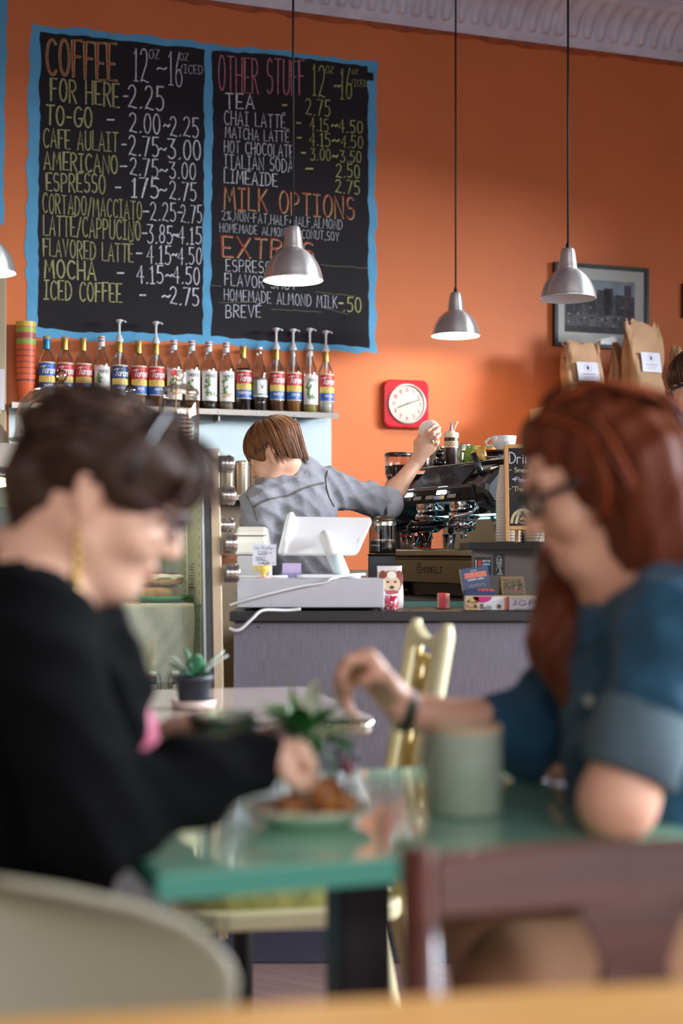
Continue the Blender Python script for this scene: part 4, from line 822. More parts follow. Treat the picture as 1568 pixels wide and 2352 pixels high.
# receipt printer behind, left
pr = thing('receipt_printer', 'cream receipt printer with a rounded lid left of the till', 'printer', Pc(590, 4.365, CT+.001), 0)
xx = lambda px: (px-590)*4.365/F; zz = lambda py: zc(py, 4.365)-CT-.001
side = [(0, zz(1275)), (0, .001), (.15, .001), (.15, zz(1215)), (.12, zz(1208)), (.03, zz(1230))]
mb = MB(); L_, R_ = xx(538), xx(620)
mb.b2((L_+.008, .0, 0), (R_, .15, zz(1276))); mb.build('printer_body', mat('printer_grey', (186, 178, 178), .5), pr, .006)
prof2 = [(.0, zz(1275)+.001), (.0, zz(1240)), (.03, zz(1222)), (.075, zz(1209)), (.15, zz(1209)), (.15, zz(1275)+.001)]
mb = MB(); nn = len(prof2); vs = [(L_+(.0 if z < zz(1250) else .002), y, z) for y, z in prof2]+[(R_-(.0 if z < zz(1250) else .014), y, z) for y, z in prof2]
mb.add(vs, [tuple(range(nn)), tuple(range(2*nn-1, nn-1, -1))]+[(i, nn+i, nn+(i+1)%nn, (i+1)%nn) for i in range(nn)], 0, False); mb.build('lid', mat('printer_cream', (238, 226, 212), .18, coat=.4), pr, .008)
mb = MB(); mb.b2((L_+.004, .010, zz(1231)), (R_-.012, .0125, zz(1229))); mb.build('paper_slit', M_dkframe, pr)
pn = MB(); pn.tube([(-.075, 0, .004), (.03, .01, .004), (.075, 0, .004)], .004, 8); o = pn.build('white_wand', WHP); tag(o, 'slim white stick lying on the cash drawer left of the card holder', 'stylus', None, Pc(600, 4.09, hz), .06)
def cable(pts, r, label, m=WHP):
    # smooth path through points
    P = [Vector(p) for p in pts]; out = []
    for i in range(len(P)-1):
        a, b, c, d = P[max(i-1, 0)], P[i], P[i+1], P[min(i+2, len(P)-1)]
        for k in range(8):
            t = k/8; out.append(.5*((2*b)+(c-a)*t+(2*a-5*b+4*c-d)*t*t+(3*b-a-3*c+d)*t**3))
    out.append(P[-1]); base = out[0].copy(); mb = MB(); mb.tube([p-base for p in out], r, 8); o = mb.build('cable', m); tag(o, label, 'cable', None, base); return o
cable([W(838, 1319, 4.10), W(800, 1321, 4.06), W(762, 1329, 4.03), W(741, 1339, 4.028), W(690, 1347, 4.027), W(620, 1363, 4.02), W(565, 1378, 4.02), W(528, 1390, 4.03)], .0035, 'white cable drooping from the till across the drawer front')
cable([W(690, 1399, 4.012), W(660, 1402, 4.008), W(604, 1402, 3.992), W(580, 1420, 3.985), W(555, 1443, 3.985), W(540, 1448, 3.985), W(526, 1443, 3.99)], .0045, 'thick white cable hanging over the counter front beside the display case')
cable([W(556, 1340, 4.16), W(541, 1362, 4.15), W(552, 1384, 4.14), W(560, 1399, 4.13)], .0028, 'thin grey cable looping down left of the cash drawer', mat('grey_cable', (150, 144, 140), .5))
# dog treat bag and spotted cup
db = thing('treat_bag', 'glossy treat bag printed with a dog\'s face, standing right of the cash drawer', 'bag', Pc(894, 4.25, CT+.001), .1)
rows = []; hh2 = zc(1301, 4.22)-CT
for j in range(11):
    s = j/10; row = []
    for i in range(28):
        a = 2*PI*i/28; e = .45; cx_ = math.copysign(abs(math.cos(a))**e, math.cos(a)); sy_ = math.copysign(abs(math.sin(a))**e, math.sin(a))
        row.append((cx_*(.040-.002*s+.002*math.sin(6*s)), sy_*(.03*(1-s**2)+.003)+.002*math.sin(9*s+3*a), s*hh2))
    rows.append(row)
m = MB(); m.grid(rows, closed=True); m.add(rows[0], [tuple(range(28))], 0); m.add(rows[-1], [tuple(range(28))], 0); m.build('pouch', mat('glossy_pouch', (222, 206, 204), .2, coat=.6), db)
def bagf(a, b):
    s = b/hh2; return (a, -(.03*(1-s**2)+.003)*(1-.22*min(1, (abs(a)/.040)**3))-.0022-(.003), b)
def blob(m, cx_, cz_, rx, rz, mi, k=0): m.grid([[Vector(bagf(cx_+rx*q*math.cos(i*PI/12), cz_+rz*q*math.sin(i*PI/12)))+Vector((0, -.0005*k, 0)) for i in range(25)] for q in (.02, .5, 1)], mi)
m = MB(); blob(m, .002, .078, .034, .034, 0); blob(m, -.022, .092, .012, .020, 3, 1); blob(m, .028, .09, .011, .022, 3, 1); blob(m, .003, .072, .026, .026, 1, 2); blob(m, .004, .098, .014, .012, 4, 3); blob(m, -.008, .078, .004, .003, 2, 4); blob(m, .014, .078, .004, .003, 2, 4); blob(m, .003, .062, .007, .005, 2, 4); blob(m, .003, .048, .020, .006, 5, 3)
m.build('dog_picture', [mat('fur_brown', (160, 96, 66), .4), mat('fur_cream', (206, 174, 140), .4), mat('fur_dark', (50, 34, 30), .4), mat('fur_red', (126, 62, 44), .4), mat('fur_white', (220, 206, 190), .4), mat('collar_red', (160, 56, 56), .4)], db)
sc_ = thing('patterned_tumbler', 'small red and white floral tumbler at the foot of the dog treat bag', 'tumbler', Pc(898, 4.10, CT+.001), 0)
m = MB(); m.lathe([(0, .0005), (.019, .0005), (.020, .003), (.0205, .040), (.0195, .0405), (.019, .004), (0, .004)], 24)
mp_ = mat('floral_red', (176, 24, 54), .25, coat=.6)
nt = mp_.node_tree; vv = nt.nodes.new('ShaderNodeTexVoronoi'); vv.inputs['Scale'].default_value = 150; rp = nt.nodes.new('ShaderNodeValToRGB'); rp.color_ramp.elements[0].color = lin((240, 224, 226)); rp.color_ramp.elements[1].color = lin((168, 20, 50)); rp.color_ramp.elements[0].position = .25; rp.color_ramp.elements[1].position = .4
tcn = nt.nodes.new('ShaderNodeTexCoord'); nt.links.new(tcn.outputs['Object'], vv.inputs[0]); nt.links.new(vv.outputs['Distance'], rp.inputs[0]); nt.links.new(rp.outputs[0], nt.nodes['Principled BSDF'].inputs['Base Color']); m.build('cup', mp_, sc_)

# ================================================================== BACK COUNTER with the espresso machine
M_tealp = mat('teal_cabinet', (104, 150, 134), .5, noise=(5, .05)); BT = .913
bc = thing('back_counter', 'teal-fronted back counter under the espresso machine', 'counter', (.72, 4.98, 0), 0)
mb = MB(); mb.b2((-.60, .012, 0), (.36, 1.69, BT-.002)); mb.build('cabinet', M_tealp, bc)
mb = MB(); mb.b2((-.60, 0.01, BT-.0015), (.36, 1.70, BT+.004)); mb.build('worktop', mat('dark_worktop', (70, 60, 52), .4), bc)
M_chr = mat('chrome', (222, 222, 222), .07, 1.0); M_stl = mat('satin_steel', (186, 178, 160), .22, 1.0); M_blkp = mat('black_plastic', (18, 17, 18), .35, coat=.25); M_blkg = mat('black_gloss', (10, 10, 11), .08, coat=.8)
em = thing('espresso_machine', 'two-group black and steel espresso machine on the back counter', 'espresso machine', (.575, 5.43, BT+.0045), math.radians(-66))
hw = .385; yf = -.30; yb = .27
m = MB(); m.prism([(-hw, yf+.02), (hw, yf+.02), (hw, yb), (-hw, yb)], .050, .150); m.build('base_body', M_stl, em, .008)
m = MB(); m.b2((-hw-.002, yf-.012, .150), (hw+.002, yf+.32, .176)); tray = m.build('drip_tray', M_stl, em, .005)
m = MB()
for k in range(28): m.b2((-hw+.03+k*.027, yf+.005, .1765), (-hw+.038+k*.027, yf+.28, .1785))
m.build('tray_grille', M_chr, tray)
m = MB(); m.b2((-hw+.02, yf+.012, .052), (hw-.02, yf+.0195, .140)); m.build('front_panel', mat('polished_steel', (170, 166, 140), .12, 1.0), em, .004)
m = MB(); f = flat(yf+.0115); write(m, 'NUOVA', -.06, .116, .010, f, pen=.13); write(m, 'SIMONELLI', -.07, .088, .022, f, width=.20, pen=.16, slant=.1); m.build('lettering', mat('ink_dark_steel', (60, 58, 50), .3, .6), em)
m = MB(); m.b2((-hw+.05, yf+.09, .004), (hw-.05, yb-.08, .050)); m.build('under_shade_block', M_blkp, em)  # black block added to stand in for the shade under the machine
for x in (-.31, .31):
    for y in (yf+.09, yb-.06): m = MB(); m.lathe([(0, 0), (.035, 0), (.032, .02), (.026, .052), (0, .052)], 18, (x, y, 0)); m.build('foot', M_blkp, em)
m = MB(); m.b2((-hw+.02, -.02, .176), (hw-.02, yb-.01, .345)); m.build('back_splash', mat('mirror_steel', (200, 198, 190), .06, 1.0), em, .004)
# upper body with sloping control fascia
pr_ = [(yf+.035, .350), (yf+.018, .402), (yf+.075, .420), (yf+.15, .455), (yb-.02, .465), (yb, .440), (yb, .350)]
m = MB(); n = len(pr_); vs = [(-hw+.012, y, z) for y, z in pr_]+[(hw-.05, y, z) for y, z in pr_]; m.add(vs, [tuple(range(n)), tuple(range(2*n-1, n-1, -1))]+[(i, n+i, n+(i+1)%n, (i+1)%n) for i in range(n)], 0, False); m.build('upper_body', mat('graphite_body', (44, 42, 42), .3, .4), em, .006)
m = MB(); m.b2((-hw+.03, yf+.13, .4915), (hw-.0, yb-.0, .4985)); m.b2((-hw+.05, yf+.2, .455), (hw-.1, yb-.06, .4915)); m.build('cup_rail_tray', M_stl, em, .003)
for s_ in (-1, 1):     # rounded black end cheeks
    pts = [(yf+.06, .330), (yf+.030, .372), (yf+.035, .41), (yf+.075, .455), (yf+.14, .482), (yf+.24, .490), (yb+.01, .48), (yb+.03, .44), (yb+.03, .30), (yb-.05, .262), (yf+.22, .27)]
    x0_, x1_ = (hw-.09, hw+.022) if s_ > 0 else (-hw-.022, -hw+.012)
    m = MB(); n = len(pts); vs = [(x0_, y, z) for y, z in pts]+[(x1_, y, z) for y, z in pts]; m.add(vs, [tuple(range(n)), tuple(range(2*n-1, n-1, -1))]+[(i, n+i, n+(i+1)%n, (i+1)%n) for i in range(n)], 0, False); m.build('end_cheek', M_blkp, em, .022)
m = MB(); T = Matrix.Translation((.03, yf+.070, .445)) @ Matrix.Rotation(math.radians(-42), 4, 'X'); m.b2((-.19, -.004, -.055), (.21, .008, .055), 0, M=T); dp_ = m.build('tilted_display', mat('smoked_display', (56, 52, 50), .12, .3, coat=.6), em, .004)
m = MB(); write(m, 'AURELIA', .0, -.012, .020, lambda a, b: T @ Vector((a, -.0046, b)), width=.14, pen=.1); m.build('lettering', mat('silver_ink', (150, 148, 146), .3, .8), em)
LIT = mat('lit_key_display', (225, 245, 255), .4, emit=2.2)
for gx in (-.155, .115):
    T3 = Matrix.Translation((gx, yf+.021, .380)) @ Matrix.Rotation(math.radians(-18), 4, 'X')
    m = MB(); m.b2((-.036, -.004, -.004), (.036, .0, .026), M=T3); m.build('key_display', LIT, em)
    m = MB(); m.b2((-.040, -.006, -.024), (.040, .0, -.010), M=T3); m.build('lever_plate', M_chr, em)
    for k in (-1, 1):
        m = MB(); m.b2((k*.085-.03, -.003, -.02), (k*.085+.03, .0, -.006), M=T3); m.build('button_strip', mat('pale_print', (150, 148, 148), .4), em)
    # group head, portafilter with black handle, spouts
    m = MB(); m.lathe([(0, 0.397), (.052, 0.397), (.055, 0.390), (.055, 0.330), (.050, 0.317), (.058, 0.313), (.058, 0.293), (.046, 0.285), (0, 0.285)], 32, (gx, yf+.115, 0)); m.build('group_head', M_chr, em)
    m = MB(); m.lathe([(0, 0.281), (.040, 0.281), (.043, 0.275), (.041, 0.250), (.030, 0.241), (0, 0.239)], 26, (gx, yf+.115, 0)); m.tube([(gx, yf+.08, 0.267), (gx, yf+.03, 0.265)], .010, 12); pf = m.build('portafilter', M_chr, em)
    m = MB(); m.tube([(gx, yf+.035, 0.265), (gx, yf+.02, 0.264), (gx, yf-.02, 0.261), (gx, yf-.075, 0.256), (gx, yf-.105, 0.254), (gx, yf-.118, 0.253)], [.011, .0155, .0165, .019, .0205, .008], 18); m.build('handle', M_blkg, pf)
    for k in (-1, 1):
        m = MB(); m.tube([(gx, yf+.115, 0.242), (gx+k*.014, yf+.112, 0.231), (gx+k*.018, yf+.112, 0.217)], .006, 10); m.build('spout', M_chr, pf)
for s_ in (-1, 1):     # steam wands with knobs
    x = s_*(hw-.06)
    m = MB(); m.tube([(x, yf+.06, .360), (x, yf+.05, .325), (x, yf+.03, .305), (x-s_*.06, yf-.005, .293), (x-s_*.075, yf-.012, .280)], .0065, 10); wa = m.build('steam_wand', M_chr, em)
    m = MB(); m.tube([(x-s_*.075, yf-.012, .284), (x-s_*.078, yf-.013, .232)], .0105, 12); m.build('rubber_grip', M_blkp, wa)
    m = MB(); m.tube([(x-s_*.078, yf-.013, .236), (x-s_*.060, yf-.022, .182 if s_ > 0 else .19)], .0048, 10); m.build('wand_tip', M_chr, wa)
m = MB(); m.tube([(hw-.045, yf+.025, .515), (hw-.045, yf+.055, .455), (hw-.045, yf+.075, .425)], [.011, .0125, .010], 12); m.tube([(hw-.045, yf+.073, .425), (hw-.01, yf+.085, .44)], .011, 12); m.build('steam_lever', M_blkp, em)
m = MB(); m.tube([(-hw+.045, yf+.025, .47), (-hw+.045, yf+.06, .42)], [.010, .012], 12); m.build('steam_lever', M_blkp, em)
m = MB(); m.b2((-hw+.05, yf+.16, .2985), (hw-.06, yf+.17, .3055)); m.build('work_light', mat('cool_led', (150, 225, 255), .4, emit=5), em)
MM = Matrix.Translation(em.location) @ Matrix.Rotation(math.radians(-66), 4, 'Z')
def onm(x, y, z): return MM @ Vector((x, y, z))
# --- glasses and cups on the drip tray
G_cup = glass('tumbler_glass', (240, 244, 248), .9, .05, .16)
def tumbler(px, dd, r0, r1, h, label, m_=G_cup, liq=None, lh=.03, deco=None):
    y = dd; t = thing('shot_glass', label, 'glass', Vector(((px-CX)*y/F, y, BT+.0045+.1788)), 0, 'small glasses on the drip tray')
    m = MB(); m.lathe([(0, .0003), (r0, .0003), (r0+.0006, .004), (r1, h), (r1-.0015, h), (r0-.001, .007), (0, .006)], 20); m.build('tumbler', m_, t)
    if liq: m = MB(); m.lathe([(0, .0065), (r0-.002, .0065), (r0+(r1-r0)*lh/h-.0025, lh), (0, lh)], 18); m.build('drink', liq, t)
    if deco: m = MB(); m.lathe([(r0+(r1-r0)*.74+.0005, h*.74), (r0+(r1-r0)*.9+.0005, h*.9)], 20); m.build('red_band', L_red, t)
    return t
def trayd(px):          # depth at which a sight line crosses the tray's front strip
    d = Vector(((px-CX)/F, 1, 0)); n = Vector((math.sin(math.radians(-66)), -math.cos(math.radians(-66)), 0)); p = onm(0, yf+.06, 0); return p.dot(n)/d.dot(n)
tumbler(934, trayd(934)-.0, .022, .027, .062, 'glass with a red printed band on the drip tray, leftmost', liq=mat('tea_drink', (196, 150, 80), .2), lh=.035, deco=True)
tumbler(948, trayd(948)-.11, .019, .026, .048, 'clear faceted glass in front of the red-banded one', liq=mat('lemon_drink', (214, 196, 140), .2), lh=.012)
tumbler(975, trayd(975)+.02, .024, .029, .062, 'amber brown glass behind the faceted one', glass('amber_glass', (190, 110, 30), .5, .05, .10), liq=mat('amber_drink', (150, 84, 24), .2), lh=.055)
tumbler(1031, trayd(1031), .0175, .026, .052, 'clear faceted glass standing alone under the right portafilter', liq=mat('water_ice', (190, 205, 220), .15), lh=.026)
# --- things on top of the machine
TOPZ = BT+.0045+.4995
def topd(px, off):
    d = Vector(((px-CX)/F, 1, 0)); n = Vector((math.sin(math.radians(-66)), -math.cos(math.radians(-66)), 0)); p = onm(0, yf+off, 0); return p.dot(n)/d.dot(n)
def ontop(px, off): y = topd(px, off); return Vector(((px-CX)*y/F, y, TOPZ))
sq = thing('squeeze_bottle', 'dark sauce squeeze bottle with cream cap on top of the espresso machine', 'bottle', ontop(1036, .20), 0.3)
hB = zc(990, sq.location.y)-TOPZ; rB = 17*sq.location.y/F*.95
m = MB(); m.lathe([(0, .0005), (rB-.002, .0005), (rB, .004), (rB, hB*.80), (rB-.001, hB*.82)], 26); m.build('bottle_body', mat('chocolate_sauce', (58, 34, 34), .35), sq)
m = MB(); m.lathe([(rB+.001, hB*.80), (rB+.0015, hB*.82), (rB+.001, hB*.95), (rB*.55, hB*.965), (rB*.5, hB), (.008, hB)], 26); m.build('cap', mat('cap_cream', (226, 206, 178), .45), sq)
m = MB(); m.lathe([(.008, hB), (.006, hB+.012), (.0035, hB+.034), (0, hB+.035)], 12); m.build('nozzle', mat('nozzle_grey', (150, 140, 150), .4), sq)
m = MB(); m.tube([(.010, 0, hB), (.022, 0, hB+.032)], .0028, 8); m.ball((.023, 0, hB+.034), .0055, 10, sc=(1.2, 1, .7)); m.build('stopper', mat('cap_cream', (226, 206, 178), .45), sq)
m = MB(); cylpatch(m, rB+.0006, hB*.52, hB*.70, -1.5, .75, 0); f = onr(rB+.0014); m.add([onr(rB+.0007)(rB*.75, hB*.52), onr(rB+.0007)(rB*1.0, hB*.52), onr(rB+.0007)(rB*.75, hB*.61)], [(0,1,2)], 0); m.add([onr(rB+.0007)(rB*.75, hB*.61), onr(rB+.0007)(rB*1.0, hB*.70), onr(rB+.0007)(rB*.75, hB*.70)], [(0,1,2)], 0); write(m, 'USq', -rB*.95, hB*.56, hB*.11, f, width=rB*1.55, pen=.1, mi=1); m.build('tape_label', [mat('tape_cream', (222, 196, 150), .6), M_gry2], sq)
def pitcher(px, off, r, h, label):
    t = thing('milk_pitcher', label, 'jug', ontop(px, off), .8, 'steel milk pitchers on the espresso machine')
    m = MB(); m.lathe([(0, .0005), (r, .0005), (r*1.02, .006), (r*.96, h*.6), (r*.86, h*.95), (r*.9, h), (r*.86, h), (r*.82, h*.94), (r*.9, h*.5), (0, .006)], 28); m.build('jug_body', M_stl, t)
    m = MB(); m.tube([(-r*.9, 0, h*.85), (-r*1.5, 0, h*.86), (-r*1.6, 0, h*.5), (-r*1.0, 0, h*.2)], .005, 8, flat=2); m.build('handle', M_stl, t)
pitcher(1003, .27, .042, .095, 'steel milk pitcher left of the sauce bottle'); pitcher(1062, .34, .042, .10, 'steel milk pitcher right of the sauce bottle, behind it')
def cup(px, off, r, h, m_, label, inv=True, z=0.0, handle=1, fac=0, cat='cup'):
    t = thing('coffee_cup', label, cat, ontop(px, off)+Vector((0, 0, z)), 0.2, 'cups on the espresso machine')
    pr = [(0, .0005), (r*.62, .0005), (r*.66, .004), (r*.9, h*.45), (r, h), (r-.003, h), (r*.86, h*.45), (r*.55, .006), (0, .006)]
    if inv: pr = [(a, h-b+.0005) for a, b in pr][::-1]
    m = MB(); m.lathe(pr, 28); m.build('bowl', m_, t)
    hz_ = [(.85, .3), (1.35, .28), (1.5, .55), (1.2, .82), (.95, .82)] if not inv else [(.85, .7), (1.35, .74), (1.5, .45), (1.2, .2), (.98, .2)]
    m = MB(); m.tube([(handle*r*a, 0, h*b) for a, b in hz_], .005, 8); m.build('handle', m_, t); return t
M_g = mat('green_glaze', (120, 160, 58), .25, coat=.5); M_y = mat('yellow_glaze', (222, 180, 92), .25, coat=.5); M_w2 = mat('white_glaze', (236, 232, 224), .25, coat=.5); M_o = mat('orange_glaze', (214, 88, 48), .25, coat=.5)
cup(1086, .24, .040, .072, M_g, 'green mug upside down on the espresso machine', handle=-1)
cup(1104, .14, .024, .044, M_y, 'small yellow cup beside the green mug', handle=-1)
for k in range(3):
    m = MB(); m.lathe([(0, .0005), (.03, .0005), (.062, .010), (.064, .012), (.03, .004), (0, .004)], 32); o = m.build('saucer', M_blkg if k < 2 else M_o); tag(o, ['lower black saucer of the stack on the machine', 'upper black saucer of the stack on the machine', 'orange saucer on top of the two black ones'][k], 'saucer', 'saucers stacked on the espresso machine', ontop(1143, .23)+Vector((0, 0, .0135+k*.0075)))
for k in range(3):
    m = MB(); m.box((0, 0, .002), (.10, .085, .004)); o = m.build('folded_napkin', mat('napkin_white', (226, 218, 208), .8)); tag(o, 'white folded paper in the stack under the saucers on the machine', 'napkin', 'folded papers under the saucers', ontop(1128, .22)+Vector((0, 0, .0006+k*.0042)), .3+.03*(k % 2))
cup(1126, .25, .040, .034, M_y, 'yellow cup upside down behind the orange saucer', z=.036, handle=-1)
cup(1157, .20, .046, .05, M_w2, 'wide white cup on the very top of the crockery', inv=False, z=.036, handle=-1)
m = MB(); m.lathe([(0, .0005), (.028, .0005), (.028, .018), (.010, .026), (.009, .032)], 22); m.ball((0, 0, .046), .018, 16, sc=(1, 1, .9)); o = m.build('tamper', M_blkg); tag(o, 'black ball-handled tamper on the espresso machine', 'tamper', None, ontop(1009, .145))
m = MB(); m.lathe([(0, .0005), (.024, .0005), (.026, .03), (.024, .055), (.022, .055), (.023, .004), (0, .004)], 20); m.tube([(.02, 0, .05), (.032, 0, .075), (.03, 0, .09)], .003, 8); o = m.build('steel_shaker', M_chr); tag(o, 'small shiny shaker beside the black tamper', 'shaker', None, ontop(972, .15))
rr = random.Random(2)
for k in range(6):
    m = MB(); m.box((0, 0, .0012), (.11, .05, .0022)); o = m.build('leaflet', mat('leaflet_%d' % k, [(200, 60, 56), (220, 170, 60), (60, 90, 160), (226, 220, 214), (60, 60, 66), (190, 130, 110)][k], .4)); tag(o, ['red', 'yellow', 'blue', 'white', 'dark', 'pink-brown'][k]+' leaflet in the loose pile on the right of the machine top', 'leaflet', None, onm(.18, yf+.19, .4992+k*.0026), rr.uniform(0, 2))
# --- grinder with a bean hopper, doser on its stand
gr = thing('coffee_grinder', 'coffee grinder with clear bean hopper behind the raised arm', 'grinder', Vector((W(916, 1000, 6.05).x, 6.05, BT+.005)), 0)
zz6 = lambda py: zc(py, 6.05)-BT-.005
m = MB(); m.prism(rrect(.16, .2, .03), 0, .03); m.prism(rrect(.13, .17, .03), .03, zz6(1118)); m.build('grinder_body', M_blkp, gr, .005)
m = MB(); m.lathe([(.045, zz6(1118)), (.06, zz6(1112)), (.052, zz6(1102)), (.060, zz6(1085)), (.060, zz6(1046))], 28); m.build('hopper', glass('hopper_plastic', (226, 214, 206), .6, .05, .06), gr)
m = MB(); m.lathe([(.062, zz6(1047)), (.063, zz6(1043)), (.055, zz6(1040)), (0, zz6(1040))], 28); m.build('lid', M_blkp, gr)
m = MB(); rr = random.Random(4)
m.lathe([(0, zz6(1112)), (.048, zz6(1108)), (.054, zz6(1085)), (.054, zz6(1072)), (.03, zz6(1068)), (0, zz6(1069))], 24)
for k in range(170):
    a = rr.uniform(0, 2*PI); q = rr.uniform(.0, .055); z = rr.uniform(zz6(1090), zz6(1071)); r_ = .0535 if k < 110 else q; m.ball((r_*math.cos(a), r_*math.sin(a), z if k < 110 else zz6(1070)), .0055, 6, sc=(1, .8, .7))
bb = m.build('coffee_beans', mat('roasted_beans', (46, 28, 20), .35, noise=(90, .3)), gr); bb['kind'] = 'stuff'
do = thing('grinder_doser', 'steel doser jar with clear window and black label left of the drip tray', 'grinder', Vector((W(878, 1200, 5.0).x, 5.0, BT+.005)), 0)
z5 = lambda py: zc(py, 5.0)-BT-.005; r5 = 31*5.0/F
m = MB(); m.b2((-r5*1.05, -.055, 0), (r5*.9, .055, z5(1276))); m.b2((-r5*1.1, -.06, z5(1276)), (r5*.95, .06, z5(1272))); m.build('stand', M_blkp, do, .003)
m = MB(); m.lathe([(0, z5(1271)), (r5, z5(1271)), (r5, z5(1239))], 32); m.build('steel_band', M_stl, do)
m = MB(); m.lathe([(r5, z5(1208)), (r5, z5(1198)), (r5*.97, z5(1196)), (r5*.9, z5(1195))], 32); m.build('steel_band', M_stl, do)
m = MB(); m.lathe([(r5*.985, z5(1239)), (r5*.985, z5(1208))], 32); m.build('window', glass('doser_window', (200, 186, 166), .6, .05, .08), do)
m = MB(); m.lathe([(r5*.93, z5(1195)), (r5*.90, z5(1190)), (r5*.5, z5(1184)), (0, z5(1183))], 28); m.build('cover', mat('bronze_cover', (110, 96, 76), .35, .6), do)
m = MB(); m.lathe([(0, z5(1239)), (.012, z5(1237)), (.008, z5(1216)), (0, z5(1214))], 14); m.build('dosing_vane', M_blkp, do)
m = MB(); cylpatch(m, r5+.0008, z5(1267), z5(1243), -1.1, -.1, 0); write(m, 'Compak', -r5*.92, z5(1254), .006, onr(r5+.0015), width=r5*.7, pen=.14, mi=1); m.build('label', [M_blkg, L_wht], do)
# --- chalk easel, stacks of paper cups on the ledge
LZ = 1.1135
M_pcup = mat('paper_cup', (236, 222, 206), .6); M_wood = mat('light_oak', (196, 140, 76), .5, noise=(12, .15), stretch=(1, 1, .12))
def cupstack(x, y, n, base, label, grp, per=.0095):
    for k in range(n):
        m = MB(); m.lathe([(.0375, .0005), (.040, .001), (.0425, .004), (.0425, .0075), (.040, .0085), (.029, .098), (0, .099)], 24) if k == n-1 else m.lathe([(.0375, .0005), (.040, .001), (.0425, .004), (.0425, .0075), (.040, .0085), (.0385, .022)], 24)
        o = m.build('paper_cup', M_pcup); tag(o, label, 'paper cup', grp, Vector((x, y, base+k*per)))
P1 = Pc(1168, 4.60, LZ); cupstack(P1.x, P1.y, 17, LZ+.0006, 'upturned paper cup nested in the tall stack left of the chalk easel', 'tall stack of paper cups')
P2 = Pc(1232, 4.60, LZ); cupstack(P2.x, P2.y, 4, LZ+.0006, 'upturned paper cup in the low stack behind the easel legs, nearer the tall stack', 'low stack of paper cups behind the easel')
P3 = Pc(1296, 4.60, LZ); cupstack(P3.x, P3.y, 4, LZ+.0006, 'upturned paper cup in the low stack behind the easel at its right foot', 'second low stack of paper cups behind the easel')
ea = thing('chalk_easel', 'small oak-framed chalk sign with a drawing, standing on the raised ledge', 'chalk sign', Pc(1216, 4.40, LZ+.0006), 0)
ex = lambda px: (px-1216)*4.40/F; ez = lambda py: zc(py, 4.40)-LZ
xl, xr_, zt, zb_ = ex(1160), ex(1288), ez(1018), ez(1218)
tl = math.radians(-7); T = Matrix.Translation((0, 0, 0)) @ Matrix.Rotation(tl, 4, 'X')
m = MB(); b_ = .0125
m.b2((xl, -.008, 0), (xl+b_, .008, zt), M=T); m.b2((xr_-b_, -.008, 0), (xr_, .008, zt), M=T); m.b2((xl+b_, -.008, zt-b_), (xr_-b_, .008, zt), M=T); m.b2((xl+b_, -.008, zb_), (xr_-b_, .008, zb_+b_), M=T); m.build('frame', M_wood, ea, .0015)
m = MB(); m.b2((xl+b_, -.003, zb_+b_), (xr_-b_, .003, zt-b_), M=T); m.build('slate', M_black, ea)
m = MB(); T4 = Matrix.Translation((0, .115, 0)) @ Matrix.Rotation(math.radians(11), 4, 'X')
for x in (ex(1192), ex(1262)): m.b2((x, -.005, 0), (x+.012, .005, zt*.93), M=T4)
m.build('rear_legs', M_wood, ea, .001)
m = MB(); f = lambda a, b: T @ Vector((a, -.0042, b)); x = xl+b_
write(m, 'Drinks', x+.004, ez(1062), .034, f, width=.10, pen=.07, mi=0); write(m, '- Smoothie', x+.003, ez(1083), .014, f, width=.09, pen=.1, mi=1); write(m, '*Flavors', x+.012, ez(1105), .013, f, width=.07, pen=.1, mi=0); write(m, '-"The One"', x+.002, ez(1128), .015, f, width=.09, pen=.1, mi=1)
for a0, rx, rz, mi, wdt in ((0, .034, .042, 2, .008),): ribbon(m, ar(x+.042, ez(1202), rx, rz, 175, 10, 14), wdt, f, mi)
ribbon(m, [(x+.022, ez(1200)), (x+.028, ez(1183)), (x+.032, ez(1178))], .009, f, 2); ribbon(m, [(x+.062, ez(1200)), (x+.056, ez(1183)), (x+.052, ez(1178))], .009, f, 2)
for q in (.030, .054): m.add([f(x+q+.0025*math.cos(i*PI/5), ez(1182)+.0025*math.sin(i*PI/5)) for i in range(10)], [tuple(range(10))], 0, False)
ribbon(m, [(x+.036, ez(1193)), (x+.042, ez(1190)), (x+.048, ez(1193))], .006, f, 2); ribbon(m, ar(x+.042, ez(1196), .012, .008, 200, 350, 8), .002, f, 2)
m.build('chalk_drawing', [CH[0], CH[1], mat('chalk_buff', (196, 176, 130), .9)], ea)
m = MB()
for k in range(7): m.lathe([(.0022+.0008*math.cos(i*PI/3), .0008*math.sin(i*PI/3)) for i in range(7)], 8, M=Matrix.Translation((ex(1242)-k*.0008, -.004+k*.006, ez(1222)-.0052*k)) @ Matrix.Rotation(PI/2*(k % 2), 4, 'Z') @ Matrix.Rotation(PI/2, 4, 'X'))
m.build('chain', M_dkframe, ea)
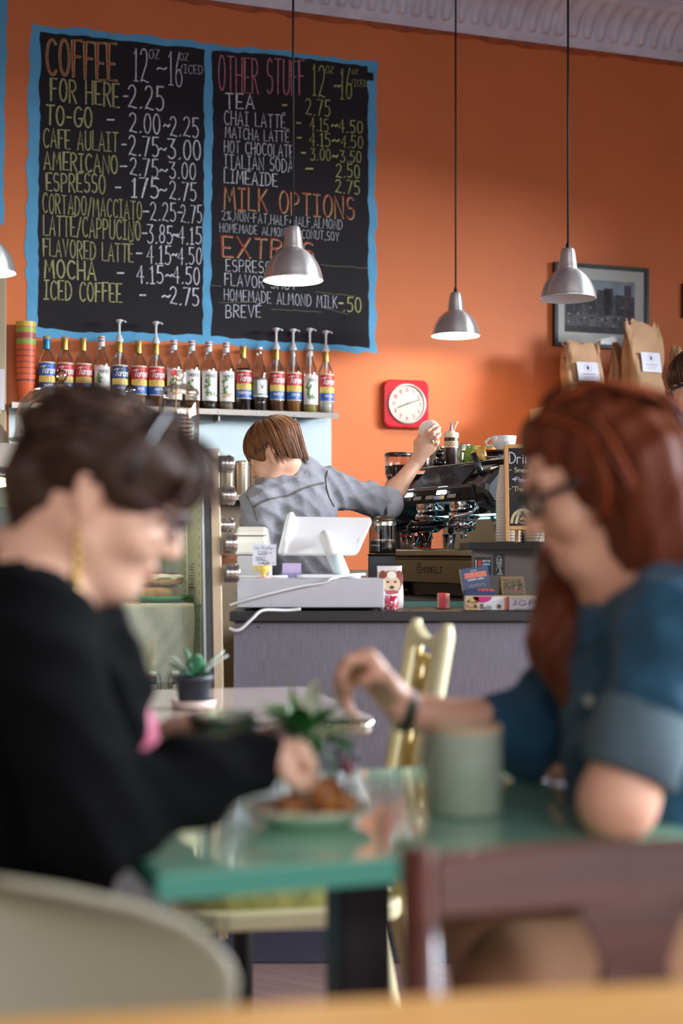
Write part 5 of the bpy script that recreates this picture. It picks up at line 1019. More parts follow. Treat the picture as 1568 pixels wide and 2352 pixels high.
# ================================================================== DISPLAY CASE (parallel to the back wall)
CO = Vector((-.310, 3.90, 0))
cR, sR = math.cos(TH), math.sin(TH)
def case_x(px, y):
    k = (px-CX)/F; return (k*(3.90+y*cR)+.310+y*sR)/(cR-k*sR)
def case_pt(px, y, z=0): x = case_x(px, y); return CO+EX*x-NX*y+Vector((0, 0, z))
def case_z(py, px, y): p = case_pt(px, y); return EYE+(HY-py)*p.y/F
dc = thing('display_case', 'steel-framed glass pastry display case at the left of the counter', 'display case', CO, TH)
HC = 1.37; LN = Matrix.Rotation(-math.atan(.1/HC), 4, 'X'); WC = -1.35
M_frm = mat('case_steel', (150, 130, 106), .42, .85, noise=(14, .05), stretch=(6, 6, .6)); M_gsk = mat('black_gasket', (22, 20, 22), .4); M_inw = mat('case_liner', (214, 220, 204), .5)
m = MB(); m.b2((-.028, 0, .02), (0, .03, HC-.001), M=LN); m.build('front_post', M_frm, dc, .002)
m = MB(); m.b2((WC, 0, .02), (WC+.028, .03, HC-.001), M=LN); m.build('front_post', M_frm, dc, .002)
m = MB(); m.b2((WC+.028, .0, HC-.058), (-.028, .03, HC-.001), M=LN); m.build('top_rail', mat('case_rail', (160, 148, 134), .5, .3), dc, .002)
m = MB(); m.b2((WC+.028, .004, HC-.075), (-.045, .028, HC-.058), M=LN); m.b2((-.046, .004, .5), (-.028, .028, HC-.058), M=LN); m.b2((-.052, .006, .5), (-.046, .02, HC-.075), 1, M=LN); m.build('gasket', [M_gsk, mat('thin_trim', (150, 150, 146), .3, .8)], dc)
m = MB(); m.b2((WC+.028, .012, .5), (-.046, .016, HC-.075), M=LN); m.build('front_glass', glass('case_glass', (246, 250, 246), .55, .01, .015), dc)
m = MB(); m.b2((WC, .135, HC-.012), (0, .75, HC+.004)); m.b2((WC, .10, HC-.012), (0, .135, HC+.004)); m.build('top_board', mat('case_rail', (160, 148, 134), .5, .3), dc)
m = MB(); m.b2((-.022, .13, .02), (-.0005, .75, HC-.013)); m.prism([(-.022, .032), (-.0005, .032), (-.0005, .13), (-.022, .13)], .02, .45); m.add([(-.0225, .035, .45), (-.0225, .13, .45), (-.0225, .13, HC-.02), (-.0225, .125, HC-.02), (-.0005, .035, .45), (-.0005, .13, .45), (-.0005, .13, HC-.02), (-.0005, .125, HC-.02)], [(0,1,2,3),(7,6,5,4),(0,3,7,4),(1,5,6,2)], 0, False); m.build('side_wall', M_inw, dc)
m = MB()
for y in (.22, .40):
    m.b2((-.027, y, .55), (-.0225, y+.014, HC-.12), 0)
    for k in range(26): m.b2((-.0275, y+.005, .57+k*.026), (-.0269, y+.009, .583+k*.026), 1)
m.build('shelf_standard', [mat('standard_white', (226, 226, 220), .4), M_gsk], dc)
m = MB(); m.b2((WC, .05, .02), (WC+.022, .75, HC-.013)); m.build('side_wall', M_inw, dc)
m = MB(); m.b2((WC+.022, .725, .02), (-.023, .745, HC-.013)); m.build('back_wall', mat('case_back', (150, 158, 138), .4), dc)
m = MB(); m.b2((WC+.03, .70, .62), (-.48, .724, 1.22)); m.build('back_door', mat('case_door_dark', (62, 70, 62), .25), dc, .004)
m = MB(); m.b2((-.44, .70, .62), (-.20, .724, 1.16)); m.build('back_door', mat('case_door_dark', (62, 70, 62), .25), dc, .004)
m = MB(); m.b2((WC, .035, .0), (0, .75, .5)); m.build('base_cabinet', mat('case_base', (120, 116, 114), .4, .6), dc, .004)
SZ = case_z(1388, 350, .24)
m = MB(); m.b2((WC+.024, .20, SZ-.010), (-.028, .66, SZ)); m.build('shelf', glass('shelf_glass', (222, 236, 226), .6, .02, .06), dc)
m = MB(); m.b2((WC+.024, .10, .5005), (-.024, .72, .555)); m.build('lower_deck', M_inw, dc)
m = MB(); m.tube([(WC+.06, .13, HC-.10), (-.06, .13, HC-.10)], .012, 12); m.build('light_tube', mat('case_light', (255, 240, 208), .4, emit=22), dc)
# drapes
def drape(px0, px1, z0, z1, y0, label, m_, seed, tuck=.05, top=.22, flare=0.0):
    x0, x1 = case_x(px0, y0), case_x(px1, y0); rr = random.Random(seed); rows = []; nx, nz = 50, 26; ph = rr.uniform(0, 6)
    for j in range(nz+1):
        s = j/nz; row = []
        for i in range(nx+1):
            t = i/nx; x = x0+(x1-x0)*t
            fold = .010*math.sin(9*t+ph+1.5*s)*min(1, s*1.5+.15)+.006*math.sin(21*(t-.45*s)+ph)+.004*math.sin(34*(t+.7*s)+2*ph)*s
            row.append((x+flare*s*(t-.5), y0-.004-fold-.008*s, z1+(z0-z1)*s-.006*math.sin(5*t+ph)*s))
        rows.append(row)
    rows = [[(p[0], p[1]+top*(1-k/4)+.004, z1+.0015) for p in rows[0]] for k in range(5)]+rows
    mb = MB(); mb.grid(rows); base = CO.copy(); o = mb.build('drape_cloth', m_, solid=.0012); tag(o, label, 'cloth', None, base, TH); return o
def dots_mat():
    m_ = mat('dotted_cloth', (206, 200, 178), .85); nt = m_.node_tree; tc = nt.nodes.new('ShaderNodeTexCoord'); mp = nt.nodes.new('ShaderNodeMapping'); mp.inputs['Scale'].default_value = (190, 1, 190)
    ch_ = nt.nodes.new('ShaderNodeTexVoronoi'); ch_.inputs['Scale'].default_value = 1; ch_.inputs['Randomness'].default_value = .15; rp = nt.nodes.new('ShaderNodeValToRGB')
    rp.color_ramp.elements[0].color = lin((140, 128, 112)); rp.color_ramp.elements[1].color = lin((224, 216, 196)); rp.color_ramp.elements[0].position = .26; rp.color_ramp.elements[1].position = .34
    nt.links.new(tc.outputs['Object'], mp.inputs[0]); nt.links.new(mp.outputs[0], ch_.inputs[0]); nt.links.new(ch_.outputs['Distance'], rp.inputs[0]); nt.links.new(rp.outputs[0], nt.nodes['Principled BSDF'].inputs['Base Color']); return m_
drape(222, 446, case_z(1590, 340, .19), SZ+.0002, .19, 'cream cloth with tiny dark dots hanging in the display case', dots_mat(), 3)
drape(60, 219, case_z(1500, 150, .185), SZ+.0022, .183, 'yellow-green cloth hanging beside the dotted cloth in the display case', mat('yellow_cloth', (186, 178, 96), .8, noise=(12, .15)), 5)
# plates and bakes on the shelf
ZS = SZ+.0045
def plate_(px, y, r, m_, label, lx=1.0):
    t = MB(); t.lathe([(0, .0005), (r*.6, .0005), (r*.72, .004), (r, .016), (r*1.0, .018), (r*.70, .008), (r*.55, .004), (0, .004)], 40, sq=(lx, 1)); o = t.build('plate', m_); return tag(o, label, 'plate', 'green plates in the display case', case_pt(px, y, ZS), TH)
M_gp = mat('green_plate', (96, 168, 92), .25, coat=.4); M_tp = mat('teal_plate', (60, 130, 106), .25, coat=.4)
plate_(372, .33, .090, M_gp, 'light green plate holding the iced buns'); plate_(160, .33, .075, M_tp, 'teal green plate holding the cupcake')
M_bun = mat('bun_crust', (176, 112, 60), .55, noise=(22, .3), rgb2=(226, 186, 120), bump=(40, .3)); M_ice = mat('sugar_icing', (240, 228, 208), .3, noise=(30, .08), coat=.3); M_cin = mat('cinnamon', (104, 60, 34), .5, noise=(40, .3))
def bun(px, y, z, r, h, label, iced, seed):
    t = thing('iced_bun', label, 'bun', case_pt(px, y, ZS+z), TH+seed, 'iced buns on the green plate'); rr = random.Random(seed)
    rows = []; n = 36
    for s, q in ((0, .82), (.12, .98), (.35, 1.03), (.6, 1.0), (.85, .93), (1, .78), (1.05, .4), (1.06, .02)):
        rows.append([(r*q*(1+.06*math.sin(5*a+seed)+.03*math.sin(9*a))*math.cos(a), r*q*(1+.06*math.sin(5*a+seed))*math.sin(a)*.85, h*s*(1+.06*math.sin(4*a+seed))+.0005) for a in [2*PI*i/n for i in range(n)]])
    m = MB(); m.grid(rows, closed=True); m.add(rows[0], [tuple(range(n))], 0); m.build('dough', M_bun, t)
    m = MB(); m.tube([(r*(.15+.75*k/40)*math.cos(k*.42), .85*r*(.15+.75*k/40)*math.sin(k*.42), h*1.045) for k in range(41)], .0045, 6); m.build('cinnamon_swirl', M_cin, t)
    if iced:
        rows = []
        for q, zz_ in ((1.05, .70), (1.06, .88), (.95, 1.02), (.8, 1.10), (.45, 1.14), (.02, 1.14)):
            rows.append([(r*q*(1+.06*math.sin(5*a+seed))*math.cos(a), r*q*.86*(1+.06*math.sin(5*a+seed))*math.sin(a), h*(zz_-(.16*max(0, math.sin(6*a+seed)+.4*math.sin(13*a)) if q > 1.0 and zz_ < .8 else 0))) for a in [2*PI*i/n for i in range(n)]])
        m = MB(); m.grid(rows, closed=True); m.build('icing', M_ice, t)
    return t
bun(366, .33, .006, .066, .040, 'lower bun of the stacked pair on the light green plate', False, 1); bun(372, .325, .0495, .064, .030, 'iced bun on top of the other bun in the display case', True, 2)
cc = thing('cupcake', 'chocolate cupcake with pale topping in a blue paper case on the teal plate', 'cupcake', case_pt(172, .32, ZS+.005), TH)
m = MB(); n = 48; m.grid([[((r+(.0016 if i % 2 else 0))*math.cos(2*PI*i/n), (r+(.0016 if i % 2 else 0))*math.sin(2*PI*i/n), z) for i in range(n)] for r, z in ((.019, .0003), (.026, .022))], closed=True, smooth=False); m.build('paper_case', mat('blue_paper', (96, 140, 170), .6), cc)
m = MB(); m.lathe([(0, .001), (.018, .001), (.0252, .021), (.027, .028), (.024, .036), (0, .037)], 24); m.build('cake', mat('chocolate_cake', (52, 30, 24), .7, noise=(60, .3)), cc)
m = MB(); m.lathe([(.0268, .033), (.026, .040), (.018, .045), (0, .046)], 24); m.build('topping', M_ice, cc)
def stick_sign(px, y, h, label, grp, size=(.062, .042), off=0.0):
    t = thing('price_sign', label, 'sign', case_pt(px, y, ZS-.003), TH, grp)
    m = MB(); m.lathe([(0, .0003), (.018, .0003), (.018, .006), (0, .006)], 18); m.build('foot', M_wood, t)
    m = MB(); m.tube([(0, 0, .006), (0, 0, h)], .0028, 8); m.build('stick', M_wood, t)
    m = MB(); T = Matrix.Translation((off, 0, h)); m.plate([(p[0], p[1]+size[1]/2) for p in rrect(size[0], size[1], .008)], -.0022, .0022, M=T); m.build('board', mat('sign_edge', (200, 130, 84), .6), t)
    m = MB(); m.plate([(p[0], p[1]+size[1]/2) for p in rrect(size[0]-.004, size[1]-.004, .007)], -.0028, -.002, M=T); m.build('slate', M_black, t)
    m = MB(); f = lambda a, b: (a+off, -.0032, h+b); write(m, 'Cinn Roll', 0, .018, .010, f, width=size[0]*.7, pen=.1, cen=True); write(m, '$4', 0, .006, .008, f, pen=.1, cen=True); m.build('lettering', CH[0], t)
stick_sign(309, .235, case_z(1317, 309, .235)-ZS, 'little chalk sign on a wooden stick in front of the iced buns', 'stick signs in the display case'); stick_sign(210, .235, case_z(1345, 210, .235)-ZS, 'chalk sign on a stick beside the cupcake', 'stick signs in the display case')
pp_ = thing('paper_notice', 'printed notice taped inside the right wall of the display case', 'notice', CO, TH)
m = MB(); m.b2((-.0245, .295, case_z(1350, 430, .3)), (-.0232, .375, case_z(1288, 430, .3))); m.build('paper', mat('notice_paper', (214, 216, 204), .7), pp_)
m = MB(); zt_ = case_z(1291, 430, .3)
for k in range(9): ribbon(m, [(.305, zt_-.006-k*.0085), (.305+.055*(1 if k % 3 else .6), zt_-.006-k*.0085)], .0026, lambda a, b: (-.0249, a, b))
m.build('print', M_gry2, pp_)
# swing-top bottles in front of the cloth
for px, lb in ((283, 'swing-top bottle in the display case, leftmost of three'), (350, 'swing-top bottle in the display case, middle of three'), (405, 'swing-top bottle in the display case, half hidden by the dark plant pot')):
    y = .145; z0 = .5555; p = case_pt(px, y, z0); hb = case_z(1545, px, y)-z0
    t = thing('swing_top_bottle', lb, 'bottle', p, TH, 'swing-top bottles in the display case')
    m = MB(); m.lathe([(0, .0005), (.029, .0005), (.030, .004), (.030, hb-.105), (.024, hb-.08), (.0125, hb-.05), (.0115, hb-.014), (.0125, hb-.010)], 22); m.build('bottle_body', mat('dark_bottle', (34, 34, 28), .12, coat=.6), t)
    m = MB(); m.lathe([(.0118, hb-.0095), (.0122, hb-.0075), (.0118, hb-.0065)], 16); m.build('rubber_seal', mat('seal_orange', (226, 110, 60), .5), t)
    m = MB(); m.lathe([(0, hb-.0065), (.0128, hb-.006), (.0135, hb), (.012, hb+.004), (0, hb+.005)], 18); m.build('stopper', M_w2, t)
    m = MB()
    for s_ in (-1, 1): m.tube([(s_*.012, -.002, hb-.002), (s_*.020, -.002, hb-.006), (s_*.024, -.002, hb-.025), (s_*.022, -.002, hb-.048), (s_*.0125, 0, hb-.047), (s_*.0135, 0, hb-.030)], .0013, 6)
    m.build('wire_bail', mat('dark_wire', (90, 80, 70), .3, .9), t)
    m = MB(); cylpatch(m, .0128, hb-.044, hb-.032, -1.3, 1.3, 0); write(m, 'cold brew', -.009, hb-.040, .005, onr(.0133), width=.018, pen=.1, mi=1); m.build('label', [L_wht, L_blk], t)
# tins stuck to the right-hand outside of the case
M_tin = mat('tin_grey', (176, 168, 160), .28, .9)
for py0, py1, px1, y, lb, wr in ((1045, 1087, 538, .10, 'uppermost round tin on the side of the display case', 'Peppermint'), (1117, 1160, 541, .085, 'second round tin from the top on the side of the display case', 'Earl Grey'), (1190, 1223, 539, .13, 'third round tin down, smaller and tucked behind the fourth', 'Chai'), (1225, 1271, 545, .06, 'fourth round tin down on the side of the display case', 'Mint'), (1294, 1338, 550, .05, 'lowest round tin on the side of the display case', 'Chamomile')):
    zc_ = case_z((py0+py1)/2, 520, y); rr_ = (py1-py0)/2*3.97/F; L_ = (case_x(px1-5, y)+.0)
    t = thing('spice_tin', lb, 'tin', CO+EX*.001-NX*y+Vector((0, 0, zc_)), TH, 'magnetic tins on the side of the display case')
    RT = Matrix.Rotation(PI/2, 4, 'Y')
    L_ = max(.028, L_)
    m = MB(); m.lathe([(0, 0), (rr_*.93, 0), (rr_*.96, .002), (rr_*.96, L_*.62)], 30, M=RT); m.build('tin_body', M_tin, t)
    m = MB(); m.lathe([(rr_*.97, L_*.58), (rr_, L_*.60), (rr_, L_*.95), (rr_*.95, L_), (rr_*.88, L_*.99), (rr_*.86, L_*.965), (0, L_*.965)], 30, M=RT); m.build('lid', mat('tin_lid', (214, 202, 190), .2, .95), t)
    m = MB(); write(m, wr, -rr_*.55, L_*.25, .0055, lambda a, b: (b, -math.sqrt(max(1e-9, (rr_*.965)**2-a*a))*1.0, -a), width=rr_*1.1, pen=.16); m.build('lettering', L_blk, t)
# --- cake stands and jars on top of the case
TZ = HC+.0045
G_dome = glass('dome_glass', (250, 246, 238), .75, .02, .05)
def dome(px, y, r, h, label, bake=True):
    t = thing('cake_dome', label, 'cake dome', case_pt(px, y, TZ), TH, 'glass cake domes on the display case')
    m = MB(); m.lathe([(0, .0005), (r*.5, .0005), (r*.52, .012), (r*1.12, .020), (r*1.15, .026), (r*1.1, .026), (0, .019)], 44); m.build('stand', G_dome, t)
    m = MB(); m.lathe([(r*1.04, .027), (r*1.02, .040), (r, .05), (r*.985, h*.55), (r*.90, h*.76), (r*.68, h*.92), (r*.36, h*.99), (.022, h+.004), (.012, h+.010)], 48); dm = m.build('dome', G_dome, t)
    m = MB(); m.lathe([(.012, h+.008), (.010, h+.016)], 16); m.ball((0, 0, h+.031), .0175, 20); m.build('knob', glass('knob_glass', (236, 226, 214), .9, .01, .12), dm)
    return t
p_ = case_pt(140, .27); sc0 = p_.y/F
dome(140, .27, 103*sc0, 142*sc0, 'glass cake dome with a round knob over muffins on the display case, left')
for k, (px, y) in enumerate(((84, .24), (171, .24), (128, .33))):
    t = thing('muffin', ['muffin at the left under the left glass dome', 'muffin at the right under the left glass dome', 'muffin at the back under the left glass dome'][k], 'muffin', case_pt(px, y, TZ+.0265), .5*k, 'muffins under the glass dome')
    m = MB(); m.lathe([(0, .0005), (.026, .0005), (.034, .045), (.042, .052), (.040, .068), (.026, .082), (0, .086)], 20); m.build('muffin_top', M_bun, t)
    m = MB(); m.grid([[((.0268+.0095*z/.045+.001*(i % 2))*math.cos(2*PI*i/40), (.0268+.0095*z/.045+.001*(i % 2))*math.sin(2*PI*i/40), z) for i in range(40)] for z in (.001, .046)], closed=True, smooth=False); m.build('paper_case', mat('brown_paper_case', (110, 72, 48), .7), t)
m = MB(); m.add([(-.07, -.05, .0005), (.06, -.06, .0005), (.06, .05, .0005), (-.06, .05, .0005), (-.098, -.06, .022), (-.03, -.075, .002)], [(0,1,2,3), (4,0,3), (4,5,0)], 0, False); o = m.build('paper_liner', mat('liner_paper', (232, 196, 168), .7), solid=.0008); tag(o, 'crumpled paper liner under the muffins in the left glass dome', 'paper', None, case_pt(118, .245, TZ+.0265), TH)
dome(300, .54, 58*sc0, 140*sc0, 'glass cake dome with a round knob partly hidden by dark hair')
jr = thing('cookie_jar', 'tall lidded glass jar of dark cookies on the display case', 'jar', case_pt(411, .30, TZ), TH); s1 = case_pt(411, .3).y/F
jh = case_z(905, 411, .30)-TZ; jR = 46*s1
m = MB(); m.lathe([(0, .0005), (jR*.95, .0005), (jR, .006), (jR, jh*.86), (jR*.92, jh*.95), (jR*.90, jh*.97), (jR*.97, jh*.985), (jR*.97, jh)], 40); m.build('jar_body', G_dome, jr)
m = MB(); m.lathe([(jR*1.0, jh), (jR*1.0, jh+.006), (jR*.9, jh+.016), (jR*.4, jh+.028), (.014, jh+.032), (.011, jh+.042)], 40); m.ball((0, 0, jh+.054), .016, 18); m.build('lid', G_dome, jr)
rr = random.Random(6)
for k in range(9):
    m = MB(); rc_ = jR*.62; m.lathe([(0, .0005), (rc_*.9, .0005), (rc_, .005), (rc_*.8, .010), (0, .011)], 20); o = m.build('cookie', mat('dark_cookie', (96, 66, 52), .7, noise=(60, .35), bump=(60, .3))); tag(o, 'dark cookie lying in the pile inside the tall glass jar', 'cookie', 'cookies in the tall glass jar', case_pt(411+rr.uniform(-8, 8), .30+rr.uniform(-.012, .012), TZ+.007+k*.0125), rr.uniform(0, 3))
tg = thing('sign_clip', 'small red-tipped clip with a white tag standing behind the glass jar', 'clip', case_pt(404, .42, TZ), TH); hz2 = case_z(862, 404, .42)-TZ
m = MB(); m.lathe([(0, .0003), (.02, .0003), (.02, .005), (0, .005)], 16); m.tube([(0, 0, .005), (0, 0, hz2)], .002, 8); m.build('stem', M_wood, tg)
m = MB(); T = Matrix.Translation((-.003, 0, hz2)) @ Matrix.Rotation(-.35, 4, 'Y'); m.b2((-.008, -.004, -.004), (.008, .004, .016), M=T); m.build('clip', mat('clip_red', (226, 50, 56), .4), tg)
m = MB(); m.b2((.012, -.001, hz2-.055), (.030, .001, hz2+.010)); m.build('tag', L_wht, tg)
# things at the very left on the case and cabinet shelf
m = MB(); rows = []
for s in range(9):
    a = s/8; rows.append([((.085*(1-.55*a**2))*math.cos(q)+.01*math.sin(5*q+s), (.06*(1-.4*a**2))*math.sin(q), .115*a+.004*math.sin(3*q+s)+.001) for q in [2*PI*i/24 for i in range(24)]])
m.grid(rows, closed=True); m.add(rows[0], [tuple(range(24))], 0); m.add(rows[-1], [tuple(range(24))], 0); o = m.build('paper_sack', mat('sack_paper', (206, 190, 166), .7, noise=(8, .1))); tag(o, 'rumpled pale paper sack at the left edge on the display case', 'paper bag', None, case_pt(-56, .36, TZ+.001), TH)
m = MB(); m.b2((-.09, -.04, 0), (.012, .04, .175)); o = m.build('white_carton', mat('carton_lilac', (206, 200, 206), .5), bevel=.002); tag(o, 'pale carton on the cabinet shelf at the left edge of the photo', 'box', None, R(wallhit(2, 900, .2)[0], .19, 1.686), TH)
m = MB()
for k in range(7): m.b2((-.62+k*.085, -.0065, -.0002), (-.58+k*.085, .02, .0006))
o = m.build('striped_edging', [mat('edge_stripe', (60, 44, 42), .6)])
o.parent = dc; o.matrix_local = Matrix.Translation((-.62, .105, HC+.0042)); o['kind'] = 'stuff'
# ================================================================== TABLES AND CHAIRS
TT = 0.75
M_mint = mat('mint_tabletop', (138, 184, 156), .12, noise=(3, .05), coat=.6); M_mintedge = mat('mint_edge', (70, 132, 114), .35)
M_blkmetal = mat('black_column', (14, 14, 15), .45)
# front table, seen corner-on
c_t = Vector((.022, 1.845, 0)); ang = math.atan2(.21, .61)
ft = thing('cafe_table', 'mint green square cafe table between the two seated women', 'table', c_t, ang)
hx, hy = .322, .30
m = MB(); m.b2((-hx, -hy, TT-.0245), (hx, hy, TT)); m.build('table_top', M_mint, ft, .003)
m = MB()
for a, b in (((-hx-.004, -hy-.004), (hx+.004, -hy-.0005)), ((-hx-.004, hy+.0005), (hx+.004, hy+.004)), ((-hx-.004, -hy), (-hx-.0005, hy)), ((hx+.0005, -hy), (hx+.004, hy))): m.b2((a[0], a[1], TT-.026), (b[0], b[1], TT-.0008))
m.build('edge_band', M_mintedge, ft)
m = MB(); m.b2((-.035, -.035, .03), (.035, .035, TT-.045)); m.build('column', M_blkmetal, ft, .006)
m = MB(); m.b2((-.16, -.16, TT-.045), (.16, .16, TT-.0250)); m.build('mounting_plate', M_blkmetal, ft)
m = MB(); m.b2((-.26, -.035, .0), (.26, .035, .03)); m.b2((-.035, -.26, .0), (.035, -.036, .03)); m.b2((-.035, .036, .0), (.035, .26, .03)); m.build('base', M_blkmetal, ft, .004)
# back table
ang2 = math.atan2(.16, .68); nr = Vector((.073, 2.84, 0)); ex2 = Vector((math.cos(ang2), math.sin(ang2), 0)); ey2 = Vector((-math.sin(ang2), math.cos(ang2), 0))
TW, TD = .95, .70
bt = thing('cafe_table', 'pale pinkish cafe table with a metal edge, behind the mint table', 'table', nr-ex2*TW/2+ey2*TD/2, ang2)
M_top2 = mat('pale_tabletop', (206, 186, 176), .16, noise=(4, .05), coat=.4)
m = MB(); m.prism(rrect(TW-.008, TD-.008, .03), TT-.026, TT); m.build('table_top', M_top2, bt)
m = MB(); pts = rrect(TW, TD, .034); inn = rrect(TW-.0075, TD-.0075, .030); n = len(pts)
for z0, z1 in ((TT-.034, TT-.001),): m.add([(p[0], p[1], z0) for p in pts]+[(p[0], p[1], z1) for p in pts]+[(p[0], p[1], z1) for p in inn]+[(p[0], p[1], z0) for p in inn], [(i, (i+1)%n, n+(i+1)%n, n+i) for i in range(n)]+[(n+i, n+(i+1)%n, 2*n+(i+1)%n, 2*n+i) for i in range(n)]+[(2*n+i, 2*n+(i+1)%n, 3*n+(i+1)%n, 3*n+i) for i in range(n)]+[(3*n+i, 3*n+(i+1)%n, (i+1)%n, i) for i in range(n)], 0, True)
m.build('metal_edge', mat('polished_alu_edge', (214, 206, 200), .18, 1), bt)
for x in (-.20, .26):
    m = MB(); m.tube([(x, 0, .025), (x, 0, TT-.027)], .022, 16); m.build('column', M_blkmetal, bt)
    m = MB(); m.b2((x-.03, -.24, 0), (x+.03, .24, .025)); m.build('base', M_blkmetal, bt, .004)
# the photographer's own table, light wood
n_ = thing('wooden_table', 'light wood table at the bottom edge of the photo, nearest the camera', 'table', (0, .66, 0), math.atan2(.087, .5))
m = MB(); m.b2((-.75, -.30, TT-.03), (.75, .388, TT)); m.build('table_top', mat('light_table_wood', (206, 150, 84), .35, noise=(7, .12), stretch=(1, 9, 1)), n_, .006)
for x in (-.66, .66):
    for y in (-.24, .30): m = MB(); m.tube([(x, y, 0), (x, y, TT-.0305)], [.018, .026], 12); m.build('leg', M_wood, n_)
# ---------------- chairs
def legs4(t, xs, y0, y1, h, r, m_, splay=.03, seg=10):
    for x in xs:
        for y in (y0, y1):
            q = MB(); q.tube([(x+math.copysign(splay, x), y+math.copysign(splay, y), 0), (x, y, h)], [r*.8, r], seg); q.build('leg', m_, t)
# cream carved chair: local front is -y
M_cw = mat('cream_paint', (228, 214, 168), .4, noise=(8, .06)); M_och = mat('ochre_wash', (190, 158, 84), .5, noise=(30, .25))
cch = thing('carved_chair', 'cream chair with a carved openwork back and a green seat, at the pale table', 'chair', Vector((-.115, 2.62, 0)), math.radians(-80))
SHT = .46
m = MB(); m.prism(rrect(.42, .40, .09), SHT-.02, SHT+.012); m.build('seat_frame', M_cw, cch, .006)
m = MB(); rows = []
for q, z in ((1, .0125), (1.0, .03), (.93, .048), (.7, .058), (.3, .062), (.02, .063)): rows.append([(p[0]*q, p[1]*q, SHT+z) for p in rrect(.38, .36, .08)])
m.grid(rows, closed=True); m.build('seat_cushion', mat('green_brocade', (138, 140, 66), .7, noise=(26, .45), rgb2=(196, 186, 110)), cch)
bk = lambda x, z: (x*(1+.05*(z-SHT)), .185+.17*(z-SHT)+.02, z)
for x in (-.118, .118):
    m = MB(); m.tube([(x*1.3, .30, 0), (x*1.2, .235, .22), bk(x, SHT-.02), bk(x, .70), bk(x, .93), bk(x, .952)], [.013, .017, .019, .016, .016, .009], 10); m.build('back_post', M_cw, cch)
    m = MB(); m.tube([(x*1.55, -.205, 0), (x*1.55, -.19, .25), (x*1.5, -.165, SHT-.02)], [.011, .017, .02], 10); m.build('leg', M_cw, cch)
rows = []
for i in range(17):
    t_ = i/16; x = -.113+.226*t_; top = .944-.016*math.sin(PI*min(1, t_*1.1))-.012*t_; bot = .900+.006*math.sin(PI*t_)
    rows.append((x, top, bot))
m = MB(); vs = []
for x, tp, bo in rows: a = bk(x, tp); b = bk(x, bo); vs += [(a[0], a[1]-.011, a[2]), (a[0], a[1]+.011, a[2]), (b[0], b[1]+.011, b[2]), (b[0], b[1]-.011, b[2])]
m.add(vs, [(4*i+k, 4*i+(k+1)%4, 4*i+4+(k+1)%4, 4*i+4+k) for i in range(16) for k in range(4)]+[(0,1,2,3), (67,66,65,64)], 0, False); m.build('top_rail', M_cw, cch, .004)
m = MB()
for x in (-.062, .062): m.tube([bk(x, SHT+.02), bk(x, .905)], .0075, 8)
m.tube([bk(-.115, SHT+.05), bk(.115, SHT+.05)], .012, 8)
sp = m.build('splat_frame', M_cw, cch)
m = MB()
for zc_ in (.835, .715, .595):
    for k in (-1, 1):
        m.tube([bk(k*.010+.028*k*math.sin(a), zc_+.05*math.cos(a)) for a in [i*PI/6 for i in range(7)]], .007, 8)
        m.tube([bk(k*.056, zc_+.055), bk(k*.03, zc_+.03), bk(k*.008, zc_-.02), bk(0, zc_-.055)], .0065, 8)
    m.tube([bk(-.056, zc_-.05), bk(-.018, zc_-.035), bk(.018, zc_-.06), bk(.056, zc_-.04)], .007, 8); m.ball(bk(0, zc_), .013, 10)
m.build('carving', M_och, sp)
for y in (-.17, .21): m = MB(); m.tube([(-.185, y, .19), (.185, y, .19)], .009, 8); m.build('stretcher', M_cw, cch)
# turquoise chair on the far side of the pale table's end
M_tq = mat('turquoise_paint', (70, 170, 180), .35)
tq = thing('metal_chair', 'turquoise chair with pale grey back glimpsed left of the mint table corner', 'chair', Vector((-.56, 2.25, 0)), math.radians(160))
m = MB(); m.prism(rrect(.36, .36, .06), .435, .450); m.build('seat', M_tq, tq, .004)
rows = [[(x, -.0+.19+.06*(z-.45)-.05*(1-(x/.18)**2)*0, z) for x in (-.17, -.08, 0, .08, .17)] for z in (.452, .53, .60, .66)]
m = MB(); m.grid(rows); m.build('backrest', mat('pale_blue_grey', (176, 196, 196), .4), tq, solid=.006)
legs4(tq, (-.15, .15), -.15, .15, .434, .014, M_tq)
# white moulded shell chair, left foreground
M_shell = mat('shell_plastic', (152, 145, 122), .45, noise=(3, .03))
sh = thing('shell_chair', 'off-white moulded shell chair, its rounded back blurred in the left foreground', 'chair', Vector((-.285, 1.02, 0)), math.radians(12))
rows = []; NU = 28
for j in range(19):       # from front lip of the seat up the back
    s = j/18
    if s < .45: y = -.22+.40*(s/.45); z = .44-.02*math.sin(PI*s/.45)
    else:
        q = (s-.45)/.55; a = q*1.25; y = .18+.045*math.sin(a)*1.4+.02*q; z = .44+.352*q
    wv = .21+.045*math.sin(PI*min(1, s/.9)) if s < .8 else .245*math.sqrt(max(.0, 1-((s-.8)/.2)**2))+.004
    row = []
    for i in range(NU+1):
        t_ = -1+2*i/NU; x = wv*t_; up = .035*abs(t_)**2.5*(1 if s < .45 else max(0, 1-(s-.45)*1.2)); fw = -.055*abs(t_)**2*(0 if s < .3 else min(1, (s-.3)*2))
        row.append((x, y+fw, z+up))
    rows.append(row)
m = MB(); m.grid(rows); m.build('shell', M_shell, sh, solid=.011, subsurf=1)
legs4(sh, (-.15, .15), -.13, .13, .42, .011, mat('chair_leg_steel', (170, 166, 160), .3, 1), .06)
